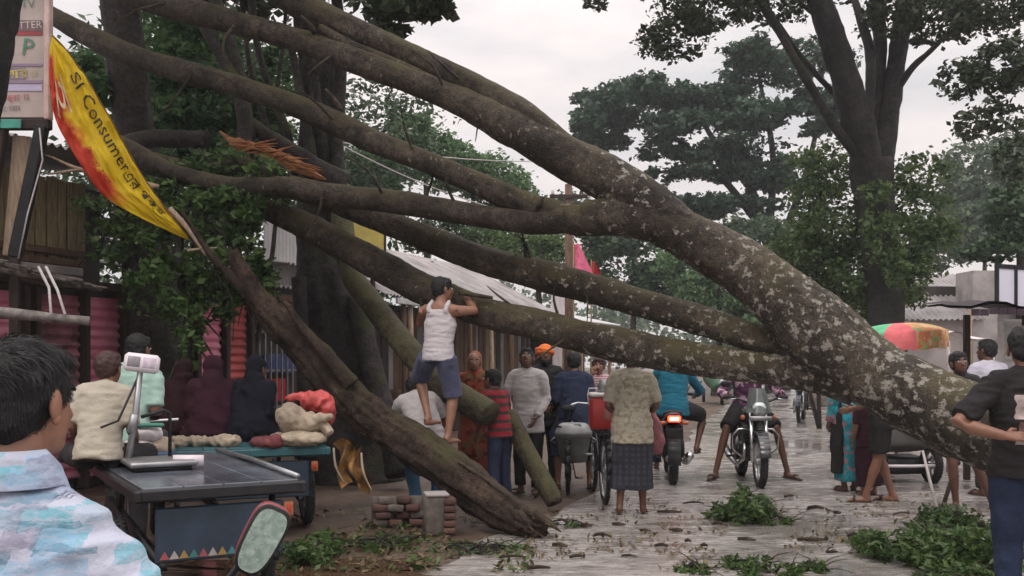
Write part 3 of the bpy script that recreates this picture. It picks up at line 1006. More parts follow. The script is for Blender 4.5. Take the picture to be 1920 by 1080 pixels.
def corr(mb, o, u, v, w, h, pitch, amp, along='v', thick=.006):
    """corrugated sheet with its corner at o; ridges run along u or v"""
    o, u, v = Vector(o), Vector(u).normalized(), Vector(v).normalized()
    nrm = u.cross(v).normalized()
    L = w if along == 'v' else h
    k = max(4, int(L / pitch * 6))
    for sgn in (1, -1):
        vs, fs = [], []
        for i in range(k + 1):
            s = i / k * L
            d = amp * math.sin(2 * math.pi * s / pitch) + sgn * thick / 2
            if along == 'v':
                vs += [o + u * s + nrm * d, o + u * s + v * h + nrm * d]
            else:
                vs += [o + v * s + nrm * d, o + v * s + u * w + nrm * d]
        for i in range(k):
            q = (2 * i, 2 * i + 1, 2 * i + 3, 2 * i + 2)
            fs.append(q if sgn > 0 else q[::-1])
        mb.add(vs, fs)
    return mb

def shopA():
    t = thing('tin_shop', 'two storey tin shop with faded pink shutters under the signboard', 'shop', S(-4.5), SRZ)
    L = 7.3
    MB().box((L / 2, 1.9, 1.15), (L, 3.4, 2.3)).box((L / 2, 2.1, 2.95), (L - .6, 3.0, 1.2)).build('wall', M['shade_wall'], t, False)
    mb = MB()
    corr(mb, (-.3, -.25, 3.75), (1, 0, 0), (0, 1, .12), L + .5, 4.0, .12, .02)
    mb.build('roof', M['tin_roof'], t, False)
    # pixel edges -> row coordinate (+4.5)
    for (a, b, m) in [(.4, 1.5, 'pink_tin'), (1.6, 2.7, 'rosy_rust'), (2.8, 3.9, 'pink_tin'), (4.0, 4.62, 'pink_tin'), (4.72, 5.25, 'pink_tin'), (5.56, 6.14, 'rosy_rust'), (6.24, 6.78, 'pink_tin')]:
        mb = MB()
        corr(mb, (a, .12, .12), (1, 0, 0), (0, 0, 1), b - a, 2.08, .115, .02, 'u')
        mb.build('shutter', M[m], t, False)
    for x in (.33, 1.55, 2.75, 3.95, 4.67, 5.32, 5.47, 6.19, 6.83):
        MB().box((x, .1, 1.15), (.075, .16, 2.3), None, .012).build('post', M['dark_wood'], t, False)
    MB().box((L / 2, .02, 2.32), (L, .14, .1), None, .01).build('lintel', M['dark_wood'], t, False)
    # upper storey boards
    x = 3.9
    i = 0
    while x < 6.5:
        w = random.uniform(.13, .17)
        MB().box((x + w / 2, .48 + random.uniform(-.012, .012), 3.1 + random.uniform(-.02, .02)), (w - .014, .03, .95), None, .006).build('board', M['bamboo'], t, False)
        x += w
    for z in (2.6, 2.72):
        MB().box((5.2, .42, z), (2.7, .06, .08), None, .01).build('rail', M['brown_wood'], t, False)
    MB().box((5.6, .36, 2.5), (1.7, .05, .1), None, .01).build('pale_rail', M['plaster_old'], t, False)
    return t
shopA()

def shopB():
    t = thing('tin_shop', 'narrow tin shop with a bright pink and a red door beside the creeper', 'shop', S(3.05), SRZ)
    L = 1.95
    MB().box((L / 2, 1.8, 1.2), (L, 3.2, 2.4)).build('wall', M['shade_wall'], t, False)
    mb = MB(); corr(mb, (-.1, -.5, 2.5), (1, 0, 0), (0, 1, .15), L + .3, 4, .12, .02); mb.build('roof', M['tin_roof'], t, False)
    mb = MB(); corr(mb, (.02, .12, .1), (1, 0, 0), (0, 0, 1), .52, 2.15, .1, .018, 'u'); mb.build('shutter', M['tin_grey'], t, False)
    mb = MB(); corr(mb, (.68, .1, .7), (1, 0, 0), (0, 0, 1), .52, 1.55, .115, .02, 'u'); mb.build('shutter', M['pink_tin'], t, False)
    mb = MB(); corr(mb, (1.31, .1, .85), (1, 0, 0), (0, 0, 1), .48, 1.4, .115, .02, 'u'); mb.build('shutter', M['red_tin'], t, False)
    MB().box((1.55, .1, .45), (.48, .04, .7), None, .01).build('lower_panel', M['green_paint'], t, False)
    MB().box((.94, .1, .36), (.5, .04, .6), None, .01).build('lower_panel', M['rosy_rust'], t, False)
    for x in (.62, 1.255, 1.85):
        MB().box((x, .04, 1.15), (.09, .1, 2.3), None, .012).build('post', M['dark_wood'], t, False)
    return t
shopB()

def shopC():
    t = thing('grille_shop', 'small shop front closed by a grey iron grille behind the leaning log', 'shop', S(5.1), SRZ)
    L = 2.6
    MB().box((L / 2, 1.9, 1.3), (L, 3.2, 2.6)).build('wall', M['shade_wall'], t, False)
    mb = MB(); corr(mb, (-.1, -.5, 2.85), (1, 0, 0), (0, 1, .15), L + .3, 4, .12, .02); mb.build('roof', M['tin_roof'], t, False)
    for k in range(11):
        x = .12 + k * .15
        MB().box((x, .12, 1.02), (.028, .028, 1.75), None, .005).build('grille_bar', M['steel'], t, False)
    for z in (.2, .75, 1.3, 1.88):
        MB().box((.88, .145, z), (1.7, .02, .035)).build('grille_rail', M['steel'], t, False)
    for k in range(4):
        MB().box((.88, .1, 2.02 + k * .13), (1.75, .04, .115), None, .008).build('board', M['brown_wood'], t, False)
    MB().box((.7, .24, 1.0), (.5, .1, .35), None, .02).build('stacked_goods', M['cooler_red'], t, False)
    MB().box((.85, .24, 1.4), (.8, .1, .3), None, .02).build('stacked_goods', plain('blue_goods', (.05, .07, .2)), t, False)
    mb = MB(); corr(mb, (.3, .16, 2.6), (1, 0, 0), (0, 0, 1), .9, 1.0, .1, .018); mb.build('gable_sheet', M['tin_white'], t, False)
    return t
shopC()

def shopD():
    """wood and tin sheds beyond the thick tree, with the long grey roof"""
    t = thing('wooden_shed', 'long wooden shed with grey tin roof behind the climbing man', 'shop', S(8.2), SRZ)
    L = 9.5
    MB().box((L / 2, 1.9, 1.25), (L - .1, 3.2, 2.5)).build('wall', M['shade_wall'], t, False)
    mb = MB(); corr(mb, (-.6, -.75, 2.55), (1, 0, 0), (0, 1, .52), L + .6, 2.9, .13, .022); mb.build('roof', M['tin_roof'], t, False)
    MB().box((L / 2, -.72, 2.47), (L + .3, .05, .1), None, .01).build('fascia', M['tin_white'], t, False)
    x = .05
    k = 0
    mats = ['brown_wood', 'bamboo', 'brown_wood', 'tin_grey', 'dark_wood', 'brown_wood', 'tin_grey', 'dark_wood']
    while x < L - .1:
        w = random.uniform(.17, .3)
        MB().box((x + w / 2, .25 + random.uniform(-.015, .015), 1.2), (w - .02, .035, 2.35), None, .006).build('plank', M[mats[random.randrange(len(mats))]], t, False)
        x += w
        k += 1
    for x, m in ((.35, 'brown_wood'), (.62, 'pale_wood'), (1.75, 'brown_wood'), (2.0, 'tin_white'), (3.4, 'brown_wood'), (4.6, 'pale_wood'), (5.8, 'brown_wood'), (7.0, 'dark_wood'), (8.4, 'pale_wood')):
        MB().tube([(x, -.62, 0), (x + .02, -.62, 1.3), (x, -.6, 2.5)], [.06, .055, .05], 8).build('post', M[m], t)
    MB().box((1.4, -.1, .45), (1.6, .5, .9), None, .02).build('counter', M['brown_wood'], t, False)
    MB().box((4.4, -.05, .45), (2.2, .5, .9), None, .02).build('counter', M['dark_wood'], t, False)
    return t
shopD()

def shopE():
    t = thing('tarpaulin_stall', 'far stall with pale tarpaulin wall and white tin eave', 'stall', S(18.2), SRZ)
    L = 5.0
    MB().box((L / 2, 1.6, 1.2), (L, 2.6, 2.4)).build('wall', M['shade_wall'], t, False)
    mb = MB(); corr(mb, (-.4, -.8, 2.5), (1, 0, 0), (0, 1, .22), L + .8, 3.6, .13, .022); mb.build('roof', M['tin_white'], t, False)
    MB().box((.7, -.3, 1.9), (1.6, .02, 1.4)).build('tarpaulin', M['tarp_white'], t, False)
    for x in (0, 1.6, 3.2, 4.8):
        MB().box((x, -.6, 1.22), (.09, .09, 2.45), None, .01).build('post', M['pale_wood'], t, False)
    for k in range(14):
        MB().box((1.75 + k * .24, .27, 1.1), (.2, .03, 2.1), None, .006).build('plank', M['brown_wood' if k % 3 else 'dark_wood'], t, False)
    mb = MB()
    mb.box((.8, -.25, 3.0), (1.6, .03, .75))
    mb.build('tarpaulin_peak', M['tarp_white'], t, False)
    return t
shopE()

# yellow board with dark frame by the thick tree
def yellow_board():
    c = P(690, 445, 16.5)
    t = thing('yellow_board', 'yellow board in a dark frame propped over the shed roof', 'sign', c, R(62))
    MB().box((0, 0, 0), (.85, .04, .95), None, .01).build('panel', M['yellow_board'], t, False)
    for a, b in (((-.45, 0, -.5), (-.45, 0, .5)), ((.45, 0, -.5), (.45, 0, .5)), ((-.45, 0, .5), (.45, 0, .5)), ((-.45, 0, -.5), (.45, 0, -.5))):
        MB().beam(a, b, .05, .06).build('frame', M['black_metal'], t, False)
    MB().beam((.3, .12, -2.3), (.3, .12, .5), .06, .06).beam((-.3, .12, -2.3), (-.3, .12, .5), .06, .06).build('stand', M['dark_wood'], t, False)
yellow_board()

# awning of sticks and the hanging pole
def awning():
    a0 = P(-120, 470, 9.2)
    t = thing('stick_awning', 'ragged awning of grey sticks above the pink shutters', 'awning', Vector((a0.x, 9.2, 2.3)))
    fr = MB()
    for px, py in ((-150, 470), (190, 540)):
        pass
    mb = MB()
    e0, e1 = P(-150, 468, 9.1), P(188, 541, 9.9)
    back = Vector((-.9, .55, .10))
    fr.tube([e0, (e0 + e1) / 2 + Vector((0, 0, -.03)), e1], [.035, .03, .02], 7)
    fr.tube([e0 + back, e1 + back], [.03, .03], 7)
    fr.tube([e0, e0 + back], .03, 6)
    fr.tube([e1, e1 + back], .03, 6)
    fr.build('frame', M['thatch'], t, True, True)
    for k in range(46):
        f = (k + random.uniform(-.4, .4)) / 46
        p = e0.lerp(e1, f) + Vector((0, 0, random.uniform(.0, .05)))
        q = p + back * random.uniform(.9, 1.05) + Vector((random.uniform(-.1, .1), 0, .04))
        p = p - back * random.uniform(.02, .13) + Vector((random.uniform(-.05, .05), 0, random.uniform(-.05, .01)))
        mb2 = MB().tube([p, (p + q) / 2 + Vector((0, 0, random.uniform(-.02, .03))), q], [random.uniform(.01, .022)] * 3, 5)
        mb2.build('stick', M['thatch'], t, True, True)
    return e0, e1
aw0, aw1 = awning()
def hanging_pole():
    a, b = P(-120, 580, 8.9), P(168, 602, 9.4)
    t = thing('hanging_pole', 'grey bamboo pole slung on white cords below the awning', 'pole', Vector(((a.x + b.x) / 2, 9.1, b.z)))
    mb = MB()
    bark(mb, [(a, .05), ((a + b) / 2 + V(0, 0, .012), .055), (b, .045)], .05, 12, .2, 4)
    mb.build('pole', plain('weathered', (.24, .21, .195), .8, 0, .6, 9, 30, .5), t, True, True)
    for (x0, y0, x1, y1, x2, y2) in ((72, 500, 92, 540, 96, 592), (86, 500, 108, 545, 122, 590)):
        MB().tube([P(x0, y0, 9.5), P(x1, y1, 9.4), P(x2, y2, 9.25)], .014, 6).build('cord', M['cord_white'], t, True, True)
hanging_pole()

# signboard on its posts
def text_mesh(body, size):
    cu = bpy.data.curves.new('lettering', 'FONT')
    cu.body = body
    cu.size = size
    cu.align_x = 'CENTER'
    cu.align_y = 'CENTER'
    cu.resolution_u = 2
    ob = bpy.data.objects.new('lettering_tmp', cu)
    COL.objects.link(ob)
    dg = bpy.context.evaluated_depsgraph_get()
    me = bpy.data.meshes.new_from_object(ob.evaluated_get(dg))
    bpy.data.objects.remove(ob)
    return me

def signboard():
    Y = 9.6
    base = P(40, 480, Y)
    t = thing('signboard', 'tall painted signboard on dark posts beside the yellow banner', 'sign', Vector((P(20, 0, Y).x, Y, 0)))
    zt, zb = 5.75, P(0, 222, Y).z
    xr = P(86, 0, Y).x
    xl = xr - 1.05
    MB().box(((xl + xr) / 2, Y, (zt + zb) / 2), (xr - xl, .05, zt - zb), None, .008).build('panel', plain('sign_face', (.47, .39, .36), .6, 0, .18, 2.4), t, False, True)
    MB().box((xr + .03, Y - .01, (zt + zb) / 2), (.055, .09, zt - zb + .04), None, .01).build('edge_strip', plain('sign_edge', (.62, .46, .42), .6), t, False, True)
    MB().box(((xl + xr) / 2, Y, zb - .06), (xr - xl + .1, .08, .1), None, .01).build('bottom_rail', M['dark_wood'], t, False, True)
    gp = MB().box((P(18, 0, Y).x, Y - .06, P(0, 235, Y).z), (.28, .02, .085), None, .004)
    gp.build('green_plate', plain('plate_green', (.06, .32, .24), .5, 0, .2, 8), t, False, True)
    def band(py0, py1, col, px0=0, px1=82):
        a, b = P(px0, py0, Y), P(px1, py1, Y)
        MB().box(((a.x + b.x) / 2, Y - .028, (a.z + b.z) / 2), (b.x - a.x, .008, a.z - b.z)).build('painted_band', plain('sign_paint', col, .6, 0, .2, 8), t, False, True)
    band(40, 60, (.20, .12, .13), 20)
    band(61, 68, (.33, .05, .06), 10)
    band(121, 126, (.28, .2, .3), 10)
    band(152, 158, (.3, .22, .32), -10)
    band(160, 172, (.50, .44, .62), -10)
    band(128, 151, (.26, .21, .26), -10, 50)
    def lab(body, px, py, h, col, tilt=0):
        me = text_mesh(body, h / F * Y)
        c = P(px, py, Y)
        me.transform(Matrix.Translation((c.x, Y - .036, c.z)) @ Matrix.Rotation(R(90), 4, 'X') @ Matrix.Rotation(R(tilt), 4, 'Z'))
        link('lettering', me, plain('sign_ink', col, .6), t, False, True)
    lab('BATTERY', 54, 50, 19, (.62, .56, .54), 3)
    lab('P', 55, 92, 46, (.10, .26, .17), -8)
    lab('আর', 34, 141, 24, (.55, .45, .12), 4)
    lab('ও', 66, 140, 18, (.5, .42, .2))
    lab('প্রোঃ', 36, 185, 17, (.45, .12, .13), 4)
    lab('মোবাঃ', 22, 206, 14, (.22, .18, .17), 6)
    lab('TV', 55, 10, 22, (.12, .24, .20))
    for (a, b, w, m) in [((80, 235), (28, 482), .11, 'black_metal'), ((6, 240), (-30, 482), .08, 'dark_wood')]:
        p, q = P(*a, Y), P(*b, Y)
        d = (q - p) / (q.z - p.z)
        foot = p + d * (0 - p.z) * .35
        foot = Vector((q.x, Y, 0))
        MB().beam(p, q, w, .1, (0, 1, 0), .01).build('post', M[m], t, False, True)
        MB().beam(q, foot, w * .8, .08, (0, 1, 0), .01).build('post', M['dark_wood'], t, False, True)
    a, b = P(42, 255, Y + .1), P(22, 480, Y + .1)
    MB().beam(a, b, .17, .03, (0, 1, 0), .005).build('pale_plank', M['pale_wood'], t, False, True)
    a, b = P(66, 640, Y), P(70, 560, Y)
    MB().tube([P(74, 240, Y - .08), P(80, 300, Y - .1), P(52, 400, Y - .1), P(34, 485, Y - .1)], .008, 5).build('wire', M['cord_white'], t, True, True)
signboard()

# utility pole, flag, wires
def utility():
    Y = 24
    x = P(1066, 0, Y).x
    t = thing('utility_pole', 'brown wooden utility pole by the pink flag', 'pole', (x, Y, 0))
    MB().tube([(0, 0, -.1), (0.02, 0, 2.5), (0, 0, 5.6)], [.13, .11, .085], 12).build('pole', M['brown_wood'], t)
    MB().box((0, -.08, 5.3), (.9, .07, .09), None, .01).build('cross_arm', M['dark_wood'], t, False)
    for sx in (-.38, .38):
        MB().lathe([(.03, 0), (.045, .03), (.03, .06), (.04, .09), (.01, .11)], (sx, -.08, 5.345), None, 8).build('insulator', M['white_plastic'], t)
    return t
utility()
def flag(label, px, py, Y, w, h, mat, seed):
    t = thing('flag', label, 'flag', Vector((P(px, py, Y).x, Y, 0)))
    c = P(px, py, Y)
    top = c.z + h * .6
    MB().tube([(0, 0, 0), (0.01, 0, top)], [.022, .016], 7).build('staff', M['bamboo'], t)
    mb = MB()
    n = 10
    for sgn in (.004, -.004):
        vs, fs = [], []
        for j in range(n + 1):
            f = j / n
            hw = w * (.25 + .75 * f)
            for i in range(n + 1):
                u = i / n
                vs.append((.02 + hw * u, sgn + .06 * math.sin(u * 7 + f * 3 + seed), top - .05 - h * f - .12 * u * f))
        for j in range(n):
            for i in range(n):
                q = (j * (n + 1) + i, j * (n + 1) + i + 1, (j + 1) * (n + 1) + i + 1, (j + 1) * (n + 1) + i)
                fs.append(q if sgn < 0 else q[::-1])
        mb.add(vs, fs)
    mb.build('cloth', mat, t)
flag('pale pink and rose flag hanging by the brown pole', 1075, 490, 23.4, .52, .75, M['pink_cloth'], 0)
flag('dark red flag just right of the pink flag', 1108, 508, 23.8, .32, .45, M['cooler_red'], 2)
for lab, a, b, sag in (('thin upper wire crossing between the fallen limbs', (560, 250, 19), (1066, 300, 24), .2), ('thin lower wire sloping down past the fallen limbs', (600, 250, 18), (1066, 415, 24), .3)):
    p, q = P(*a), P(*b)
    s = [p.lerp(q, k / 16) - Vector((0, 0, sag * 4 * (k / 16) * (1 - k / 16))) for k in range(17)]
    o = MB().tube(s, .012, 5).build('power_line', M['cord_white'])
    recenter(o); tag(o, lab, 'cable')

# ---------------- right side: house, stall, umbrella
def house():
    Y = 25
    x0, x1 = P(1690, 0, Y).x, P(2020, 0, Y).x
    t = thing('tin_roofed_house', 'pale house with grey tin roofs beyond the umbrella', 'house', Vector(((x0 + x1) / 2, Y, 0)))
    zr, ze = P(0, 500, Y).z, P(0, 556, Y).z
    MB().box(((x0 + x1) / 2, Y + 2, ze / 2), (x1 - x0 - .3, 3.6, ze)).build('wall', M['plaster_old'], t, False, True)
    mb = MB(); corr(mb, (x0, Y - .3, ze - .05), (1, 0, 0), (0, 1, (zr - ze) / 2.2), x1 - x0, 2.4, .13, .022); mb.build('roof', M['tin_roof'], t, False, True)
    # gable-ended lean-to in front
    a = P(1705, 600, Y - 1.6); b = P(1830, 600, Y - 1.6); c = P(1795, 548, Y - .4)
    MB().box(((a.x + b.x) / 2 + .1, Y - .9, a.z / 2), (b.x - a.x - .1, 1.2, a.z)).build('lean_to_wall', M['plaster'], t, False, True)
    mb = MB(); corr(mb, (a.x - .15, Y - 1.75, a.z), (1, 0, 0), (0, 1, .5), b.x - a.x + .3, 1.7, .13, .022); mb.build('lean_to_roof', M['tin_roof'], t, False, True)
    mb = MB(); d0, d1 = P(1700, 560, Y - .6), P(1800, 540, Y - .6)
    mb.box(((d0.x + d1.x) / 2, Y - .45, (d0.z + d1.z) / 2 - .1), (d1.x - d0.x, .1, .55)); mb.build('shade_panel', M['shade_wall'], t, False, True)  # solid panel; its dark colour stands in for the shade inside an opening
    # brick panel under the plaster on the right
    bx0, bx1 = P(1826, 0, Y - 1.7).x, P(1872, 0, Y - 1.7).x
    MB().box(((bx0 + bx1) / 2, Y - 1.2, 1.75), (bx1 - bx0, .9, 3.5)).build('pillar_wall', M['plaster_old'], t, False, True)
    z = .1
    MB().box(((bx0 + bx1) / 2 + .05, Y - 1.67, .9), (.36, .04, 1.5), None, .01).build('door', M['dark_wood'], t, False, True)
    MB().box((P(1690, 0, Y - 2).x, Y - 1.9, P(0, 560, Y - 2).z), (.42, .3, .4), None, .02).build('yellow_box', plain('cream_box', (.5, .43, .25)), t, False, True)
    MB().tube([P(1819, 720, Y - 2), P(1819, 580, Y - 2)], .05, 8).build('post', M['pale_wood'], t, True, True)
house()
def house2():
    Y = 31
    x0 = P(1560, 0, Y).x
    t = thing('low_house', 'low pale house half hidden left of the tall trunk', 'house', (x0 + 1, Y, 0))
    MB().box((0, 1.2, 1.0), (2.6, 2.4, 2.0)).build('wall', M['plaster'], t, False)
    mb = MB(); corr(mb, (-1.5, -.3, 2.0), (1, 0, 0), (0, 1, .35), 3.0, 2.0, .13, .022); mb.build('roof', M['tin_roof'], t, False)
    MB().box((-.4, -.02, 1.2), (.5, .05, .6), None, .01).build('window', M['shade_wall'], t, False)
house2()

def stall():
    Y = 11.5
    t = thing('roadside_stall', 'roadside stall with dark cloth canopy and white hoarding at right edge', 'stall', Vector((P(1900, 0, Y).x, Y, 0)))
    xl = P(1868, 0, Y).x
    # hoarding: panels in black frame
    zt, zb = P(0, 502, Y).z, P(0, 572, Y).z
    x = xl
    for k in range(4):
        w = .21 if k == 0 else .33
        MB().box((x + w / 2 + .012, Y, (zt + zb) / 2 - .012 * k), (w - .03, .03, zt - zb)).build('hoarding_panel', M['board_white'], t, False, True)
        MB().box((x, Y - .01, (zt + zb) / 2), (.028, .05, zt - zb + .05)).build('frame_bar', M['black_metal'], t, False, True)
        x += w
    MB().beam((xl - .02, Y - .01, zt + .02), (x, Y - .01, zt - .06), .03, .05).build('frame_bar', M['black_metal'], t, False, True)
    # canopy: sagging dark cloth
    mb = MB()
    cx0, cx1 = P(1812, 0, Y - .6).x, P(2080, 0, Y - .6).x
    z0 = P(0, 580, Y - .6).z
    n = 16
    for sg in (0, .03):
        vs, fs = [], []
        for i in range(n + 1):
            for j in range(7):
                u, v = i / n, j / 6
                vs.append((cx0 + (cx1 - cx0) * u, Y - .7 + 1.6 * v, z0 + .06 * math.sin(u * 9) * (1 - v) + .12 * v + sg + .03 * noise.noise(Vector((u * 8, v * 5, 1)))))
        for i in range(n):
            for j in range(6):
                q = (i * 7 + j, (i + 1) * 7 + j, (i + 1) * 7 + j + 1, i * 7 + j + 1)
                fs.append(q if sg else q[::-1])
        mb.add(vs, fs)
    mb.build('canopy', plain('dark_canopy', (.03, .02, .025), .8, 0, .4, 6), t, True, True)
    fr = MB()
    for i in range(n):
        u = i / n
        x = cx0 + (cx1 - cx0) * u
        fr.box((x + (cx1 - cx0) / n / 2, Y - .71, z0 - .02 - random.uniform(0, .02)), ((cx1 - cx0) / n - .01, .015, .07))
    fr.build('valance', plain('dark_canopy2', (.035, .02, .03), .8, 0, .4, 6), t, False, True)
    for px, yy in ((1872, Y - .62), (1872, Y + .8), (2070, Y - .62), (2070, Y + .8)):
        xx = P(px, 0, Y).x
        MB().box((xx, yy, z0 / 2), (.07, .07, z0), None, .01).build('post', M['dark_wood'], t, False, True)
    x0, x1 = P(1884, 0, Y + .9).x, P(2080, 0, Y + .9).x
    mb = MB(); corr(mb, (x0, Y + .9, .2), (1, 0, 0), (0, 0, 1), x1 - x0, z0 - .25, .09, .012, 'u'); mb.build('back_sheet', M['tin_white'], t, False, True)
    MB().box(((x0 + x1) / 2, Y + .2, .4), (x1 - x0, .7, .8), None, .02).build('counter', M['brown_wood'], t, False, True)
stall()

def umbrella():
    Y = 13.0
    c = P(1702, 612, Y)
    t = thing('market_umbrella', 'large green red and patterned market umbrella behind the fallen trunk', 'umbrella', Vector((c.x, Y, 0)))
    a, b = 1592, 1770
    Rr = (b - a) / 2 / F * Y
    cx = P((a + b) / 2, 0, Y).x
    top = P(0, 606, Y).z
    tilt = Matrix.Rotation(R(-4), 3, 'Y')
    gm_, rm_ = plain('cloth_green', (.10, .42, .22), .7, 0, .25, 5), plain('cloth_red', (.62, .12, .13), .7, 0, .25, 5)
    m, tn, bs = newmat('cloth_patterned')
    co = objco(tn)
    v = tex_noise(tn, co, 9, 2, .5)
    r = ramp(tn, v.outputs[0], [(.36, (.12, .36, .14)), (.44, (.45, .33, .12)), (.52, (.6, .14, .05)), (.66, (.5, .45, .25))])
    tn.links.new(r.outputs[0], bs.inputs['Base Color'])
    bs.inputs['Roughness'].default_value = .75
    wm = plain('cloth_white', (.6, .55, .54), .7)
    seq = [m, wm, rm_, gm_, wm, gm_, gm_, rm_, m, m]
    n = 10
    for k in range(n):
        mb = MB()
        a0 = 2 * math.pi * (k - .5) / n
        rows = 6
        for sg in (0, -.008):
            vs, fs = [], []
            for j in range(rows + 1):
                f = j / rows
                for i in range(5):
                    an = a0 + 2 * math.pi / n * i / 4
                    scal = 1 - .05 * math.sin(math.pi * i / 4) * f
                    rad = max(.01, Rr * f * scal)
                    z = -.13 * f ** 2.6
                    vs.append(tilt @ Vector((rad * math.cos(an), rad * math.sin(an), z + sg)))
            for i in range(5):
                an = a0 + 2 * math.pi / n * i / 4
                vs.append(tilt @ Vector((Rr * .99 * math.cos(an), Rr * .99 * math.sin(an), -.13 - .21 + .02 * math.sin(i * 2.4 + k) + sg)))
            for j in range(rows + 1):
                for i in range(4):
                    q = (j * 5 + i, j * 5 + i + 1, (j + 1) * 5 + i + 1, (j + 1) * 5 + i)
                    fs.append(q[::-1] if sg else q)
            mb.add([p + Vector((cx, Y, top)) for p in vs], fs)
        mb.build('canopy_panel', seq[k], t, True, True)
    MB().tube([(cx, Y, 0), (cx, Y, top)], .025, 8).build('shaft', M['pale_wood'], t, True, True)
    for k in range(n):
        an = 2 * math.pi * k / n
        MB().tube([tilt @ Vector((.05 * math.cos(an), .05 * math.sin(an), -.05)) + Vector((cx, Y, top)), tilt @ Vector((Rr * .97 * math.cos(an), Rr * .97 * math.sin(an), -.16)) + Vector((cx, Y, top))], .006, 5).build('rib', M['steel'], t, True, True)
    # white tarpaulin beside it
    c2 = P(1790, 640, Y + .6)
    t2 = thing('white_awning', 'small white cloth awning right of the market umbrella', 'awning', Vector((c2.x, Y + .6, 0)))
    mb = MB()
    for sg in (0, -.01):
        vs = []
        for i in range(9):
            for j in range(4):
                u, v = i / 8, j / 3
                vs.append((c2.x - .3 + .62 * u, Y + .1 + 1.0 * v, c2.z + .1 - .13 * u ** 1.5 + .03 * math.sin(u * 9 + v) + .08 * v + sg))
        fs = []
        for i in range(8):
            for j in range(3):
                q = (i * 4 + j, (i + 1) * 4 + j, (i + 1) * 4 + j + 1, i * 4 + j + 1)
                fs.append(q[::-1] if sg else q)
        mb.add(vs, fs)
    mb.build('cloth', M['tarp_white'], t2, True, True)
    for dx in (-.28, .3):
        MB().tube([(c2.x + dx, Y + .15, 0), (c2.x + dx, Y + .15, c2.z)], .025, 7).build('post', M['cord_white'], t2, True, True)
umbrella()

# ================================================================== THE FALLEN TREE
FT = thing('fallen_tree', 'huge fallen tree with pale lichen lying across the road', 'fallen tree', Vector((P(1870, 810, 7.9).x, 7.9, 0)))
limbs = [
 ('trunk', [(2330, 1010, 250, 7.3), (2180, 950, 200, 7.5), (2020, 885, 168, 7.7), (1870, 812, 150, 7.9), (1760, 765, 138, 8.1), (1655, 712, 132, 8.3), (1560, 645, 140, 8.45), (1482, 575, 124, 8.6), (1405, 508, 104, 8.75), (1315, 458, 94, 8.9), (1235, 418, 84, 9.0), (1160, 405, 70, 9.1), (1090, 408, 58, 9.15)], 34),
 ('limb', [(1290, 440, 78, 8.95), (1215, 385, 88, 9.05), (1150, 342, 86, 9.15), (1065, 298, 80, 9.3), (985, 254, 70, 9.4), (900, 208, 60, 9.55), (829, 176, 52, 9.7), (704, 128, 48, 9.9), (579, 82, 46, 10.2), (470, 50, 46, 10.4), (360, 22, 46, 10.6), (260, -5, 40, 10.9), (140, -45, 34, 11.2), (0, -80, 26, 11.5)], 26),
 ('limb', [(1085, 300, 56, 9.35), (1010, 240, 58, 9.45), (940, 192, 52, 9.6), (891, 163, 48, 9.7), (766, 103, 44, 9.95), (690, 68, 46, 10.1), (620, 38, 54, 10.25), (560, 5, 58, 10.4), (480, -45, 48, 10.6), (380, -120, 34, 10.9)], 22),
 ('limb', [(985, 262, 40, 9.45), (920, 214, 30, 9.55), (840, 168, 24, 9.7), (751, 124, 22, 9.85), (663, 88, 20, 10), (600, 52, 15, 10.1)], 12),
 ('limb', [(1160, 408, 66, 9.12), (1090, 412, 60, 9.15), (1030, 400, 56, 9.2), (968, 378, 48, 9.3), (900, 346, 45, 9.4), (800, 304, 44, 9.6), (700, 264, 45, 9.8), (640, 236, 44, 9.95), (540, 194, 42, 10.2), (430, 158, 42, 10.45), (330, 130, 42, 10.7), (230, 98, 42, 10.95), (130, 48, 36, 11.2), (60, 5, 30, 11.4), (-60, -60, 22, 11.7)], 22),
 ('limb', [(1060, 412, 50, 9.12), (1000, 416, 48, 9.2), (920, 408, 44, 9.35), (850, 396, 44, 9.5), (740, 379, 44, 9.7), (620, 366, 44, 9.95), (540, 352, 40, 10.1), (450, 350, 36, 10.35), (400, 344, 34, 10.5), (320, 322, 34, 10.7), (240, 278, 32, 10.9), (150, 240, 26, 11.1)], 18),
 ('limb', [(1520, 672, 60, 8.55), (1470, 655, 54, 8.7), (1400, 630, 54, 8.85), (1300, 596, 58, 9.05), (1200, 566, 58, 9.2), (1100, 538, 58, 9.4), (1000, 513, 56, 9.6), (900, 486, 52, 9.8), (800, 446, 48, 10), (740, 424, 46, 10.15), (690, 404, 42, 10.3), (630, 380, 38, 10.5), (540, 340, 30, 10.7), (460, 310, 26, 10.9), (380, 318, 24, 11), (290, 295, 20, 11.2)], 20),
 ('limb', [(1600, 712, 90, 8.4), (1550, 705, 74, 8.5), (1480, 696, 64, 8.65), (1400, 686, 64, 8.8), (1300, 674, 66, 8.95), (1200, 655, 66, 9.1), (1100, 634, 62, 9.25), (1000, 607, 58, 9.4), (900, 583, 56, 9.65), (800, 545, 58, 9.95), (740, 512, 60, 10.1), (660, 470, 60, 10.35), (590, 432, 54, 10.6), (530, 405, 44, 10.8), (460, 385, 34, 11), (380, 380, 24, 11.2)], 22),
 ('limb', [(1545, 570, 26, 8.75), (1590, 610, 28, 8.7), (1640, 640, 30, 8.65), (1690, 672, 30, 8.6), (1746, 702, 30, 8.5), (1800, 730, 26, 8.4), (1850, 760, 24, 8.25)], 14),
]
for i, (nm, path, n) in enumerate(limbs):
    mb = MB()
    bark(mb, wp(path), .04, n + 10, .09 if i else .08, i * 4.3, .045)
    mb.build(nm, M['bark_fallen'], FT, True, True)
